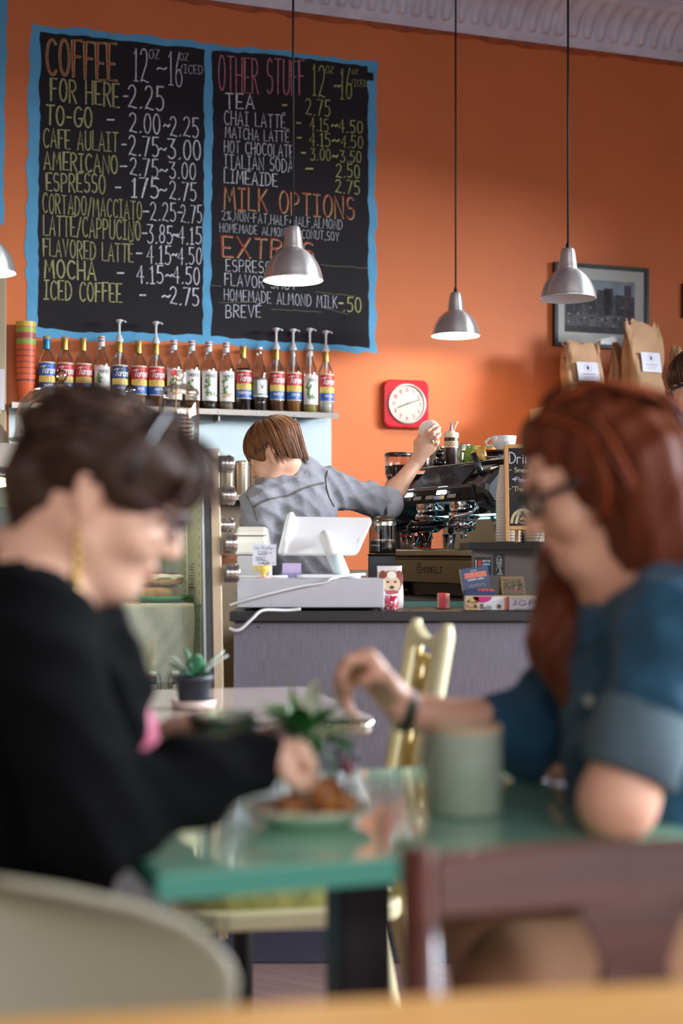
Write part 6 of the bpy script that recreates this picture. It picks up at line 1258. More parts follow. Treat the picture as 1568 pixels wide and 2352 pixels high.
# brown wooden chair, right foreground
M_br = mat('dark_stained_wood', (88, 47, 35), .4, noise=(9, .25), stretch=(.6, .6, 5), coat=.15)
bw_ = thing('wooden_chair', 'dark brown wooden chair with a broad top rail, blurred in the right foreground', 'chair', Vector((.302, 1.10, 0)), math.radians(8))
bkp = lambda x, z: (x, .165+.16*(z-.45), z)
for x in (-.205, .205):
    m = MB(); m.tube([(x, .20, 0), bkp(x, .45), bkp(x, .812)], [.014, .0185, .0165], 12, flat=1.25); m.build('back_post', M_br, bw_)
    m = MB(); m.tube([(x, -.19, 0), (x, -.18, .435)], [.013, .018], 10); m.build('leg', M_br, bw_)
def rail(z0, z1, bow, nm, th=.011):
    vs = []; n = 14
    for i in range(n+1):
        t_ = i/n; x = -.19+.38*t_; b = bow*math.sin(PI*t_)
        for z, dy in ((z1+.004*math.sin(PI*t_), -th), (z1+.004*math.sin(PI*t_), th), (z0, th), (z0, -th)): p = bkp(x, z); vs.append((p[0], p[1]+b+dy, p[2]))
    m = MB(); m.add(vs, [(4*i+k, 4*i+(k+1)%4, 4*i+4+(k+1)%4, 4*i+4+k) for i in range(n) for k in range(4)]+[(0,1,2,3), (4*n+3, 4*n+2, 4*n+1, 4*n)], 0, False); m.build(nm, M_br, bw_, .004)
rail(.751, .806, .02, 'top_rail'); rail(.60, .635, .016, 'lower_rail')
m = MB()
for zz_ in (0,): m.add([Vector(bkp(x, z))+Vector((0, .016+dy, 0)) for z, wv in ((.636, .045), (.70, .030), (.758, .055)) for x in (-wv, wv) for dy in (-.007, .007)], [(0,2,6,4),(1,5,7,3),(4,6,10,8),(5,9,11,7),(0,4,5,1),(4,8,9,5),(2,3,7,6),(6,7,11,10),(0,1,3,2),(8,10,11,9)], 0, False)
m.build('splat', M_br, bw_)
m = MB(); m.prism(rrect(.42, .40, .05), .436, .462); m.build('seat', M_br, bw_, .006)
# seats under the two women
M_tan = mat('tan_wood', (190, 140, 96), .45, noise=(8, .12))
r_ch = thing('wooden_chair', 'tan wooden chair the red-haired woman sits on, seen below the brown rail', 'chair', Vector((.62, 1.92, 0)), math.radians(-90))
m = MB(); m.lathe([(0, -.028), (.19, -.028), (.205, -.012), (.2, 0), (.17, .002), (0, -.008)], 36, (0, 0, .46)); m.build('seat', M_tan, r_ch)
legs4(r_ch, (-.13, .13), -.13, .13, .433, .016, M_tan, .05)
for x in (-.17, .17): m = MB(); m.tube([(x*.9, .15, .455), (x, .20, .65), (x, .22, .80)], .013, 10); m.build('back_post', M_tan, r_ch)
m = MB(); m.tube([(-.17, .22, .80), (-.08, .245, .81), (.08, .245, .81), (.17, .22, .80)], .02, 10); m.build('back_rail', M_tan, r_ch)
l_ch = thing('stool', 'stool under the woman in the black cardigan', 'stool', Vector((-.60, 1.72, 0)), 0)
m = MB(); m.lathe([(0, -.03), (.17, -.03), (.18, -.015), (.175, 0), (0, .0)], 32, (0, 0, .46)); m.build('seat', M_blkmetal, l_ch)
legs4(l_ch, (-.11, .11), -.11, .11, .43, .013, M_blkmetal, .05)
# ================================================================== ON THE TABLES
M_pot = mat('plant_pot_slate', (42, 46, 54), .5); M_soil = mat('potting_soil', (46, 34, 26), .95, noise=(90, .4))
M_jade = mat('jade_leaf', (62, 118, 84), .35, noise=(12, .2), coat=.2); M_silver = mat('silver_leaf', (196, 206, 196), .5, noise=(12, .08)); M_lgreen = mat('bright_leaf', (52, 120, 48), .35, noise=(14, .3), coat=.2); M_var = mat('variegated_leaf', (214, 220, 190), .4, noise=(20, .15))
def leaf3(mb, base, direc, ln, wd_, mi, curl=.3, thick=.0, rnd_=False):
    d = Vector(direc).normalized(); s = d.cross(Vector((0, 0, 1))); s = s.normalized() if s.length > 1e-4 else Vector((1, 0, 0)); u = s.cross(d).normalized(); rows = []; n = 8
    for i in range(n+1):
        t_ = i/n; c = Vector(base)+d*(ln*t_)+u*(-curl*ln*t_*t_*.6); wv = wd_*(math.sin(PI*(t_**(.75 if rnd_ else .9))*.985+.02))**(.6 if rnd_ else .8)
        rows.append([c+s*(wv*k/2)+u*(.18*wv*k*k*.5) for k in (-1, -.5, 0, .5, 1)])
    mb.grid(rows, mi)
def pot(t, r, h, m_):
    m = MB(); m.lathe([(0, .0005), (r*.72, .0005), (r*.74, .003), (r*.94, h*.82), (r*1.04, h*.83), (r*1.06, h), (r*.98, h), (r*.93, h*.9), (0, h*.9)], 32); m.build('pot', m_, t)
    m = MB(); m.lathe([(r*.92, h*.9), (r*.5, h*.93), (0, h*.94)], 24); m.build('soil', M_soil, t)
d2 = 3.02; s2p = d2/F; Ppl = Pc(444, d2, TT+.0005)
sau = MB(); sau.lathe([(0, .0005), (48*s2p, .0005), (52*s2p, .018), (50*s2p, .0185), (46*s2p, .006), (0, .006)], 36); o = sau.build('pot_saucer', mat('pinkish_saucer', (206, 184, 174), .5)); tag(o, 'pale saucer under the dark plant pot on the pale table', 'saucer', None, Ppl)
pl = thing('potted_succulent', 'paddle-leaved succulent in a dark slate pot on the pale table', 'potted plant', Ppl+Vector((0, 0, .0065)), 0)
pot(pl, 44*s2p, .064, M_pot)
m = MB(); z0 = .06
for (dx, dz, ln, wd_, mi, yy) in ((-.15, 1, .062, .046, 0, 0), (.1, .7, .055, .044, 0, -.3), (-.8, .65, .05, .032, 0, .1), (-.55, .9, .058, .020, 1, -.3), (1.0, .95, .072, .020, 1, 0), (.75, .95, .075, .014, 1, .35), (-.35, .25, .035, .03, 0, -.5), (.45, .3, .04, .03, 0, -.4), (.1, 1, .05, .04, 0, .4)):
    leaf3(m, (.012*dx, .01*yy, z0), (dx, yy, dz), ln*1.05, wd_, mi, .2, rnd_=True)
m.build('leaves', [M_jade, M_silver], pl, solid=.003)
d3 = 2.02; pl2 = thing('potted_plant', 'bushy green plant in a black pot at the far side of the mint table', 'potted plant', Pc(700, d3, TT+.0005), 0)
pot(pl2, .027, .062, mat('black_pot', (20, 22, 24), .4)); m = MB(); rr = random.Random(11)
for k in range(70):
    a = rr.uniform(0, 2*PI); el = rr.uniform(.1, 1.3); leaf3(m, (.012*math.cos(a), .012*math.sin(a), .058+rr.uniform(0, .03)), (math.cos(a), math.sin(a), math.tan(el)*.8), rr.uniform(.045, .078), rr.uniform(.020, .034), 0 if rr.random() < .78 else 1, .6)
leaf3(m, (-.008, -.01, .09), (-.2, -.1, 1), .075, .018, 1, .1)
m.build('leaves', [M_lgreen, M_var], pl2)
# small clear bud vase and steel caddy loops beside it
vs_ = thing('bud_vase', 'small clear bud vase with a pinkish stem beside the black plant pot', 'vase', Pc(796, 2.0, TT+.0005), 0)
m = MB(); m.lathe([(0, .0005), (.016, .0005), (.018, .006), (.016, .05), (.011, .07), (.014, .085)], 24); m.build('vase_body', glass('vase_glass', (236, 232, 236), .8, .03, .05), vs_)
m = MB(); m.tube([(0, 0, .004), (.002, 0, .05), (-.004, 0, .10)], .0022, 6, 0); leaf3(m, (-.003, 0, .09), (.6, 0, .8), .03, .014, 0, .3); leaf3(m, (0, 0, .05), (-.5, 0, .9), .03, .012, 0, .3); m.ball((0, 0, .028), .010, 10, 1); m.build('stem', [M_lgreen, mat('pink_bloom', (176, 84, 100), .6)], vs_)
cd_ = MB()
for x in (-.012, .012): cd_.tube([(x*.9-.006, 0, .0005), (x-.003, 0, .05), (x*.6, 0, .072), (x*.2+.002, .004, .05), (x*.5+.004, .008, .0005)], .0028, 8)
o = cd_.build('wire_stand', M_chr); tag(o, 'shiny bent-wire stand just right of the black plant pot', 'stand', None, Pc(752, 1.98, TT+.0005))
# mug
dm = 1.80; mg = thing('mug', 'tall grey-green mug with a bare clay rim on the mint table', 'mug', Pc(1066, dm, TT+.0008), .6); rM = 86*dm/F; hM = .113
m = MB(); m.lathe([(0, .0005), (rM-.004, .0005), (rM, .004), (rM, hM-.008)], 44); m.lathe([(rM-.0045, hM-.008), (rM-.0045, .006), (0, .006)], 44); m.build('mug_body', mat('celadon_glaze', (156, 162, 146), .3, noise=(14, .06), coat=.3), mg)
m = MB(); m.lathe([(rM, hM-.008), (rM, hM-.001), (rM-.0015, hM), (rM-.003, hM), (rM-.0045, hM-.001), (rM-.0045, hM-.008)], 44); m.build('bare_rim', mat('bare_clay', (186, 150, 118), .7), mg)
m = MB(); m.tube([(0, rM-.002, hM*.82), (0, rM+.028, hM*.78), (0, rM+.034, hM*.5), (0, rM+.022, hM*.25), (0, rM-.002, hM*.22)], .006, 10); m.build('handle', MATS['celadon_glaze'], mg)
m = MB(); m.lathe([(rM-.005, hM-.02), (0, hM-.02)], 30); m.build('coffee', brown, mg)
# plate with pastry
dp2 = 1.74; pp = Pc(708, dp2, TT+.0008)
m = MB(); m.lathe([(0, .0005), (.05, .0005), (.054, .004), (.078, .017), (.080, .0195), (.077, .019), (.052, .007), (0, .006)], 44); o = m.build('plate', mat('celadon_plate', (176, 196, 170), .25, coat=.4)); tag(o, 'pale green plate with torn pastry on the mint table', 'plate', None, pp)
m = MB(); rows = [[(.066*q*(1+.10*math.sin(7*a))*math.cos(a), .05*q*(1+.10*math.sin(5*a+1))*math.sin(a), .0095+.016*max(0, q-.72)*2+.002*math.sin(9*a)*q) for a in [2*PI*i/36 for i in range(36)]] for q in (.02, .4, .72, 1)]
m.grid(rows, closed=True); o = m.build('paper_napkin', mat('napkin_cream', (226, 206, 176), .8), solid=.0008); tag(o, 'cream paper under the pastry on the pale green plate', 'napkin', None, pp)
M_pas = mat('pastry_brown', (120, 66, 30), .45, noise=(40, .4), rgb2=(186, 120, 56), bump=(60, .5))
def lump(px, dx, r, lab, sc=(1, .8, .75), z=.0105, seed=1):
    m = MB(); n = 22; rows = []
    for i in range(n//2+1):
        th = PI*i/(n//2); rows.append([((1+.13*math.sin(3*a+seed)*math.sin(2*th)+.08*math.sin(7*a+seed*2)*math.sin(th))*r*sc[0]*max(.01, math.sin(th))*math.cos(a), (1+.1*math.sin(4*a+seed))*r*sc[1]*max(.01, math.sin(th))*math.sin(a), r*sc[2]*(1-math.cos(th))) for a in [2*PI*k/n for k in range(n)]])
    m.grid(rows, closed=True); o = m.build('pastry_piece', M_pas); tag(o, lab, 'pastry', 'torn pastry on the plate', Vector(((px-CX)*(dp2+dx)/F, dp2+dx, TT+z)), seed)
lump(668, .0, .022, 'left piece of torn brown pastry under the fingers', (1.1, .8, .6), seed=1); lump(748, -.005, .0235, 'tallest piece of torn brown pastry in the middle of the plate', (.95, .8, 1.0), seed=4); lump(790, .012, .016, 'small right piece of torn brown pastry at the plate edge', (1, .9, .8), seed=7)
# glass dish held in the woman's left hand
gd = MB(); gd.lathe([(0, .0005), (.036, .0005), (.042, .004), (.046, .026), (.047, .029), (.043, .027), (.038, .008), (0, .005)], 30); o = gd.build('glass_dish', glass('green_glass', (214, 224, 208), .8, .06, .22)); tag(o, 'small greenish glass dish held above the table by the woman in black', 'dish', None, W(512, 1690, 1.84))
# ================================================================== PEOPLE: each body is one continuous surface grown from a smooth distance field
def ops_bounds(ops):
    lo = np.full(3, 1e9); hi = np.full(3, -1e9)
    for o in ops:
        if o[0] == 'c': r = max(o[3], o[4]); a = np.minimum(o[1], o[2])-r; b = np.maximum(o[1], o[2])+r
        elif o[0] == 'e': r = max(o[2]); a = np.array(o[1])-r; b = np.array(o[1])+r
        else: continue
        lo = np.minimum(lo, a); hi = np.maximum(hi, b)
    return lo, hi
def field(ops, h, wrinkle=None):
    lo, hi = ops_bounds(ops); lo = lo-.02; hi = hi+.02; n = np.ceil((hi-lo)/h).astype(int)+1
    ax = [lo[i]+h*np.arange(n[i], dtype=np.float32) for i in range(3)]; D = np.full(n, .06, dtype=np.float32)
    for o in ops:
        kind = o[0]; k = o[-1]
        if kind in ('c',): r = max(o[3], o[4]); a = np.minimum(o[1], o[2])-r; b = np.maximum(o[1], o[2])+r
        else: r = max(o[2]); a = np.array(o[1])-r; b = np.array(o[1])+r
        m = .045+k; i0 = np.maximum(0, np.floor((a-m-lo)/h).astype(int)); i1 = np.minimum(n, np.ceil((b+m-lo)/h).astype(int)+1)
        if (i1 <= i0).any(): continue
        sl = tuple(slice(i0[i], i1[i]) for i in range(3)); X = ax[0][sl[0]][:, None, None]; Y = ax[1][sl[1]][None, :, None]; Z = ax[2][sl[2]][None, None, :]
        if kind == 'c':
            A = np.array(o[1]); B = np.array(o[2]); d = B-A; L2 = max(1e-12, float(d@d)); t = np.clip(((X-A[0])*d[0]+(Y-A[1])*d[1]+(Z-A[2])*d[2])/L2, 0, 1)
            q = np.sqrt((X-A[0]-t*d[0])**2+(Y-A[1]-t*d[1])**2+(Z-A[2]-t*d[2])**2)-(o[3]+(o[4]-o[3])*t)
        else:
            c = o[1]; Rr = o[3]; x = X-c[0]; y = Y-c[1]; z = Z-c[2]
            u = [(x*Rr[0][i]+y*Rr[1][i]+z*Rr[2][i]) for i in range(3)]
            k0 = np.sqrt(sum((u[i]/o[2][i])**2 for i in range(3))); k1 = np.sqrt(sum((u[i]/o[2][i]**2)**2 for i in range(3)))
            q = k0*(k0-1)/np.maximum(k1, 1e-6)
        E = D[sl]; q = q.astype(np.float32)
        if kind == 's':
            hh = np.clip(.5-.5*(E+q)/k, 0, 1); D[sl] = E*(1-hh)-q*hh+k*hh*(1-hh)
        else:
            hh = np.clip(.5+.5*(E-q)/k, 0, 1); D[sl] = E*(1-hh)+q*hh-k*hh*(1-hh)
    if wrinkle:
        X = ax[0][:, None, None]; Y = ax[1][None, :, None]; Z = ax[2][None, None, :]
        for (fx, fy, fz, ph, am) in wrinkle: D += (am*(1.6*np.abs(np.sin(.5*(fx*X+fy*Y+fz*Z)+ph+1.1*np.sin(13*X-11*Z+8*Y+ph)))-1)).astype(np.float32)
    return D, lo
def nets(D, lo, h):
    S = D < 0; n = D.shape
    c = S[:-1,:-1,:-1].astype(np.int8)
    for dx in (0,1):
        for dy in (0,1):
            for dz in (0,1):
                if dx or dy or dz: c = c+S[dx:n[0]-1+dx, dy:n[1]-1+dy, dz:n[2]-1+dz]
    act = (c > 0) & (c < 8); idx = -np.ones(act.shape, dtype=np.int64); cells = np.argwhere(act); idx[act] = np.arange(len(cells))
    P = np.zeros((len(cells), 3)); Wt = np.zeros(len(cells)); i, j, k = cells.T
    for ax_ in range(3):
        for a in (0,1):
            for b in (0,1):
                o0 = [0,0,0]; oth = [q for q in range(3) if q != ax_]; o0[oth[0]] = a; o0[oth[1]] = b; o1 = list(o0); o1[ax_] = 1
                d0 = D[i+o0[0], j+o0[1], k+o0[2]]; d1 = D[i+o1[0], j+o1[1], k+o1[2]]; cr = (d0 < 0) != (d1 < 0); t = np.where(cr, d0/np.where(cr, d0-d1, 1), 0)
                p = np.zeros((len(cells), 3)); p[:, oth[0]] = a; p[:, oth[1]] = b; p[:, ax_] = t
                P[cr] += p[cr]; Wt[cr] += 1
    V = lo+h*(cells+P/np.maximum(Wt, 1)[:, None]); Fs = []
    for ax_ in range(3):
        sl0 = [slice(None)]*3; sl1 = [slice(None)]*3; sl0[ax_] = slice(0, -1); sl1[ax_] = slice(1, None)
        ch = S[tuple(sl0)] != S[tuple(sl1)]; e = np.argwhere(ch); oth = [q for q in range(3) if q != ax_]
        ok = (e[:, oth[0]] > 0) & (e[:, oth[1]] > 0) & (e[:, oth[0]] < n[oth[0]]-1) & (e[:, oth[1]] < n[oth[1]]-1); e = e[ok]
        if not len(e): continue
        q = []
        for da, db in ((-1,-1),(0,-1),(0,0),(-1,0)):
            f = e.copy(); f[:, oth[0]] += da; f[:, oth[1]] += db; q.append(idx[f[:,0], f[:,1], f[:,2]])
        q = np.stack(q, 1); ins = S[e[:,0], e[:,1], e[:,2]]
        flip = ins if ax_ != 1 else ~ins
        q[~flip] = q[~flip][:, ::-1]; Fs.append(q)
    Fq = np.concatenate(Fs); return V, Fq
def grow(name, ops, h, mats, parent, regions=(), wrinkle=None, smooth=1, bump=0):
    D, lo = field(ops, h, wrinkle); V, Fq = nets(D, lo, h)
    for _ in range(smooth):
        acc = np.zeros_like(V); cnt = np.zeros(len(V))
        for a in range(4):
            for b in (1, 3): np.add.at(acc, Fq[:, a], V[Fq[:, (a+b) % 4]]); np.add.at(cnt, Fq[:, a], 1)
        V = V*.5+.5*acc/np.maximum(cnt, 1)[:, None]
    me = bpy.data.meshes.new(name); me.from_pydata(V.tolist(), [], Fq.tolist()); mats = mats if isinstance(mats, (list, tuple)) else [mats]
    for m_ in mats: me.materials.append(m_)
    if regions:
        C = V[Fq].mean(1); mi = np.zeros(len(Fq), dtype=np.int32)
        for c, rads, Rr, ix in regions:
            u = (C-np.array(c)) @ np.array(Rr); mi[((u/np.array(rads))**2).sum(1) < 1] = ix
        me.polygons.foreach_set('material_index', mi)
    me.polygons.foreach_set('use_smooth', [True]*len(Fq)); me.update()
    o = bpy.data.objects.new(name, me); COL.objects.link(o); o.parent = parent
    return o
I3 = [[1,0,0],[0,1,0],[0,0,1]]
def N3(v): return np.array([v[0], v[1], v[2]], dtype=float)
class Head:
    """local frame: x = the head's right, y = forward, z = up; origin between the ears"""
    def __init__(s, c, f, hs=1.0, up=(0, 0, 1)):
        f = Vector(f).normalized(); r = f.cross(Vector(up)).normalized(); u = r.cross(f); s.c = Vector(c); s.B = Matrix((r, f, u)).transposed(); s.h = hs
        s.R = [[s.B[i][j] for j in range(3)] for i in range(3)]
    def p(s, x, y, z): return N3(s.c+s.B @ (Vector((x, y, z))*s.h))
    def v(s, x, y, z): return s.c+s.B @ (Vector((x, y, z))*s.h)
    def e(s, c, r, k, kind='e', rot=None):
        B = s.B if rot is None else s.B @ rot
        return (kind, s.p(*c), np.array(r)*s.h, [[B[i][j] for j in range(3)] for i in range(3)], k)
    def cone(s, a, b, ra, rb, k): return ('c', s.p(*a), s.p(*b), ra*s.h, rb*s.h, k)
    def skull(s, neck_to, nr=(.054, .060)):
        o = [s.e((0, -.018, .036), (.074, .094, .080), .01), s.e((0, .030, -.028), (.057, .062, .082), .03), s.e((0, .060, -.096), (.024, .022, .020), .03)]
        for k in (-1, 1):
            o += [s.cone((k*.054, -.006, -.052), (k*.018, .056, -.097), .017, .015, .03), s.e((k*.036, .058, -.036), (.026, .026, .024), .02)]
        o += [s.e((0, .080, .020), (.046, .014, .010), .015)]
        for k in (-1, 1): o += [s.e((k*.031, .094, -.001), (.018, .013, .011), .012, 's'), s.e((k*.031, .0765, -.002), (.0145, .0125, .0115), .004)]
        o += [s.cone((0, .086, .004), (0, .104, -.034), .0075, .0105, .010), s.e((.009, .097, -.038), (.008, .010, .007), .006), s.e((-.009, .097, -.038), (.008, .010, .007), .006)]
        o += [s.e((0, .0865, -.0615), (.021, .0105, .0055), .005), s.e((0, .0850, -.0715), (.019, .0105, .0062), .005), s.e((0, .0965, -.0662), (.016, .006, .0014), .002, 's')]
        for k in (-1, 1):
            rt = Matrix.Rotation(k*.35, 3, 'Z') @ Matrix.Rotation(.18, 3, 'X')
            o += [s.e((k*.075, -.008, -.006), (.007, .019, .031), .006, 'e', rt), s.e((k*.0835, -.005, -.002), (.005, .011, .019), .004, 's', rt), s.e((k*.073, -.002, -.034), (.006, .009, .010), .005)]
        o += [('c', s.p(0, -.028, -.05), N3(neck_to), nr[0]*s.h, nr[1]*s.h, .03)]
        return o
    def lips(s, ix): return [(s.p(0, .092, -.067), np.array((.020, .016, .0105))*s.h, s.R, ix)]
    def eyes(s, parent, iris, brow):
        for k in (-1, 1):
            m = MB(); m.ball(s.v(k*.031, .0770, -.003), .0114*s.h, 14); d = s.B @ Vector((k*.05, 1, -.35)).normalized(); c = s.v(k*.031, .0770, -.003)
            m.ball(c+d*.0068*s.h, .0056*s.h, 10, 1); m.build('eye', [mat('eye_white', (226, 220, 214), .3), iris], parent)
            m = MB(); m.tube([s.v(k*.014, .0915, .016), s.v(k*.030, .090, .022), s.v(k*.048, .079, .018)], [.003*s.h, .0032*s.h, .0012*s.h], 8); m.build('eyebrow', brow, parent)
    def glasses(s, parent, m_, w_=.026, hgt=.018):
        m = MB()
        for k in (-1, 1):
            m.tube([s.v(k*.033+w_*math.cos(a)*1.0, .103-.008*abs(math.cos(a)), -.004+hgt*math.sin(a)) for a in [i*PI/10 for i in range(20)]]+[s.v(k*.033+w_, .095, -.004)], .0028*s.h, 6)
            m.tube([s.v(k*.060, .094, .004), s.v(k*.078, .075, .006), s.v(k*.082, .01, .010), s.v(k*.080, -.016, .002), s.v(k*.079, -.026, -.012)], [.0042*s.h, .0046*s.h, .0036*s.h, .0026*s.h, .002*s.h], 8)
        m.tube([s.v(-.008, .104, .0), s.v(0, .109, .004), s.v(.008, .104, .0)], .0022*s.h, 6); g = m.build('glasses', m_, parent)
        for k in (-1, 1):
            m = MB(); m.add([s.v(k*.033+w_*.95*math.cos(a), .103-.008*abs(math.cos(a)), -.004+hgt*.95*math.sin(a)) for a in [i*PI/10 for i in range(20)]], [tuple(range(20))]); m.build('lens', glass('spectacle_lens', (244, 246, 248), .4, .02, .04), g)
def hand(wrist, knuckles, fingers, thumb, wr=.024, kr=.0125, sc=1.0, k=.010):
    """palm fans out from the wrist to four knuckles; every finger is a chain of bent segments; the thumb leaves the palm's side near its base"""
    o = []; w_ = N3(wrist)
    for kn in knuckles: o.append(('c', w_+(N3(kn)-w_)*.12, N3(kn), wr*.72, kr, .014))
    for ch, r in zip(fingers, (.0092, .0097, .0092, .0080)):
        for i in range(len(ch)-1): o.append(('c', N3(ch[i]), N3(ch[i+1]), r*sc*(1-.09*i), r*sc*(1-.09*(i+1)), .0035))
    for i in range(len(thumb)-1): o.append(('c', N3(thumb[i]), N3(thumb[i+1]), (.0125-.0012*i)*sc, (.0113-.0012*i)*sc, .006))
    return o
def limb(pts, rs, k=.02): return [('c', N3(pts[i]), N3(pts[i+1]), rs[i], rs[i+1], k) for i in range(len(pts)-1)]
def yawR(a): c, s_ = math.cos(a), math.sin(a); return [[c, -s_, 0], [s_, c, 0], [0, 0, 1]]
def strands(mb, root_fn, n, seg=9, r0=.0022, mi=0, seed=1):
    rr = random.Random(seed)
    for i in range(n):
        pts = root_fn(i, n, rr, seg)
        if pts: mb.tube(pts, [r0*(.55+.45*math.sin(PI*min(1, .25+.75*q/(len(pts)-1))))*(1 if q < len(pts)-1 else .3) for q in range(len(pts))], 4, rr.choice([0, 0, 1, 2]) if mi is None else mi, cap=False)
def guide(mb, pts, n, spread, r, amp, freq, seed, taper=1.0):
    """wavy locks following a guide line"""
    rr = random.Random(seed); P = [Vector(p) for p in pts]; fine = []
    for i in range(len(P)-1):
        a, b, c, d = P[max(i-1, 0)], P[i], P[i+1], P[min(i+2, len(P)-1)]
        for k in range(7):
            t = k/7; fine.append(.5*((2*b)+(c-a)*t+(2*a-5*b+4*c-d)*t*t+(3*b-a-3*c+d)*t**3))
    fine.append(P[-1]); m_ = len(fine)
    for i in range(n):
        off = Vector((rr.gauss(0, 1), rr.gauss(0, 1), rr.gauss(0, .6)))*spread; ph = rr.uniform(0, 6.3); ph2 = rr.uniform(0, 6.3); fq = freq*rr.uniform(.8, 1.25); e = rr.uniform(.8, 1.0)
        q = fine[:max(4, int(m_*e))]; out = []
        for j, p in enumerate(q):
            s = j/(m_-1); g = min(1, s*2.5); out.append(p+off*(.35+.65*g)*(1-.35*s*taper)+Vector((math.sin(fq*s+ph), math.cos(fq*s+ph2), .5*math.sin(fq*s+ph2)))*amp*g)
        mb.tube(out, [r*(.6+.4*math.sin(PI*j/(len(out)-1)))*(1-.55*j/(len(out)-1)) for j in range(len(out))], 5, rr.choice([0, 0, 1, 2]), cap=False)
SKIN = mat('skin', (222, 166, 138), .5, noise=(18, .05), spec=.35); SKIN2 = mat('skin_fair', (226, 176, 150), .5, noise=(18, .05), spec=.35); LIP = mat('lips', (190, 104, 96), .4)
IRIS = mat('iris_dark', (50, 36, 28), .2)
def hairset(n, c, hl=1.2): return [mat('hair_%s' % n, c, .55, spec=.22), mat('hair_%s_light' % n, tuple(min(255, int(x*hl)) for x in c), .5, spec=.25), mat('hair_%s_dark' % n, tuple(int(x*.72) for x in c), .6, spec=.2)]
def shoe(t, p, d, m_):
    d = Vector(d).normalized(); p = Vector(p); grow('shoe', [('c', N3(p+Vector((0, 0, .045))), N3(p+d*.14+Vector((0, 0, .032))), .042, .034, .02), ('e', N3(p+Vector((0, 0, .05))), [.045, .05, .05], I3, .02)], .008, m_, t)
# ------------------------------------------------------------------ the barista, seen from behind, reaching to the right
ba = thing('person', 'barista with short brown hair in a grey denim shirt, back turned, arm raised', 'person', (0, 0, 0))
hB_ = Head(W(630, 1042, 4.83), (-.86, .22, -.45), .94, (.0, .04, 1))
nb = W(668, 1090, 4.90); sL = W(596, 1158, 4.76); sR = W(762, 1122, 4.98); elR = W(884, 1158, 5.12); wrR = W(955, 1062, 5.19)
lat = Vector((.75, .66, 0)); YR = yawR(math.atan2(.66, .75)); chest = W(680, 1205, 4.885); belly = W(704, 1310, 4.90); pel = W(722, 1410, 4.92)
elL = W(584, 1300, 4.76); wrL = W(548, 1290, 4.98)
kn = [W(967, 1012, 5.185), W(977, 1014, 5.182), W(987, 1020, 5.182), W(994, 1030, 5.186)]
fi = [[kn[0], W(982, 990, 5.172), W(993, 981, 5.180), W(1001, 976, 5.195)], [kn[1], W(994, 995, 5.168), W(1004, 987, 5.178), W(1009, 982, 5.195)], [kn[2], W(1001, 1006, 5.170), W(1008, 1000, 5.182), W(1011, 996, 5.197)], [kn[3], W(1003, 1020, 5.178), W(1006, 1014, 5.19), W(1006, 1010, 5.20)]]
th = [W(957, 1040, 5.195), W(956, 1016, 5.215), W(966, 1000, 5.240), W(975, 990, 5.246)]
hipL = pel-lat*.085+Vector((0, 0, -.04)); hipR = pel+lat*.085+Vector((0, 0, -.04)); fw_ = Vector((-.66, .75, 0))
ftL = Vector((hipL.x, hipL.y, .09))-lat*.02; ftR = Vector((hipR.x, hipR.y, .09))+lat*.03
core = [('e', N3(chest), [.140, .098, .175], YR, .03), ('e', N3(belly), [.130, .095, .16], YR, .03), ('e', N3(pel), [.150, .110, .12], YR, .03)]
core += limb([nb, sL], [.05, .050], .04)+limb([nb, sR], [.05, .050], .04)
body = hB_.skull(nb, (.050, .054))+core+limb([sL, elL, wrL], [.046, .038, .026])+limb([sR, elR, wrR], [.046, .0385, .0255])+limb([elR, elR+(wrR-elR)*.35], [.037, .0385])
body += hand(wrR, kn, fi, th, .026, .0125)
knl = [wrL+Vector((-.06+.0*i, .06, -.02+.018*i)) for i in range(4)]
body += hand(wrL, knl, [[q, q+Vector((-.03, .02, -.015)), q+Vector((-.035, .035, -.04)), q+Vector((-.025, .04, -.055))] for q in knl], [wrL+Vector((-.01, .02, .02)), wrL+Vector((-.05, .02, .03)), wrL+Vector((-.075, .04, .015))])
body += limb([hipL, Vector((hipL.x, hipL.y, .48)), ftL], [.075, .052, .038])+limb([hipR, Vector((hipR.x, hipR.y, .48)), ftR], [.075, .052, .038])
grow('body', body, .0042, [SKIN, LIP], ba, hB_.lips(1))
hB_.eyes(ba, IRIS, mat('brow_brown', (90, 56, 34), .6))
M_den = mat('grey_denim', (134, 130, 134), .85, noise=(260, .16), bump=(420, .35), sheen=.1)
shirt = [('e', N3(chest), [.158, .118, .19], YR, .03), ('e', N3(belly), [.152, .120, .18], YR, .04), ('e', N3(pel+Vector((0, 0, .02))), [.165, .128, .115], YR, .04)]
shirt += limb([nb+Vector((.004, 0, -.004)), sL+Vector((0, 0, -.004))], [.077, .062], .045)+limb([nb+Vector((.004, 0, -.004)), sR+Vector((0, 0, -.002))], [.077, .062], .045)
shirt += limb([sL, elL], [.062, .053])+limb([elL, elL+(wrL-elL)*.25], [.053, .050])+limb([sR, elR+(sR-elR)*.10], [.063, .054], .03)+limb([elR+(sR-elR)*.32, elR+(wrR-elR)*.03], [.058, .053], .015)
shirt += [('s', N3(hB_.v(0, -.015, -.055)), [.046, .046, .046], I3, .01), ('s', N3(elR+(wrR-elR)*.36), [.062, .062, .062], I3, .006)]
sho = grow('shirt', shirt, .0055, M_den, ba, wrinkle=[(70, 40, 95, .4, .0042), (-60, 50, 120, 1.7, .0034), (120, -40, 60, 2.6, .0024), (24, 20, -150, .9, .0020)])
bvh = BVHTree.FromPolygons([v.co[:] for v in sho.data.vertices], [tuple(p.vertices) for p in sho.data.polygons])
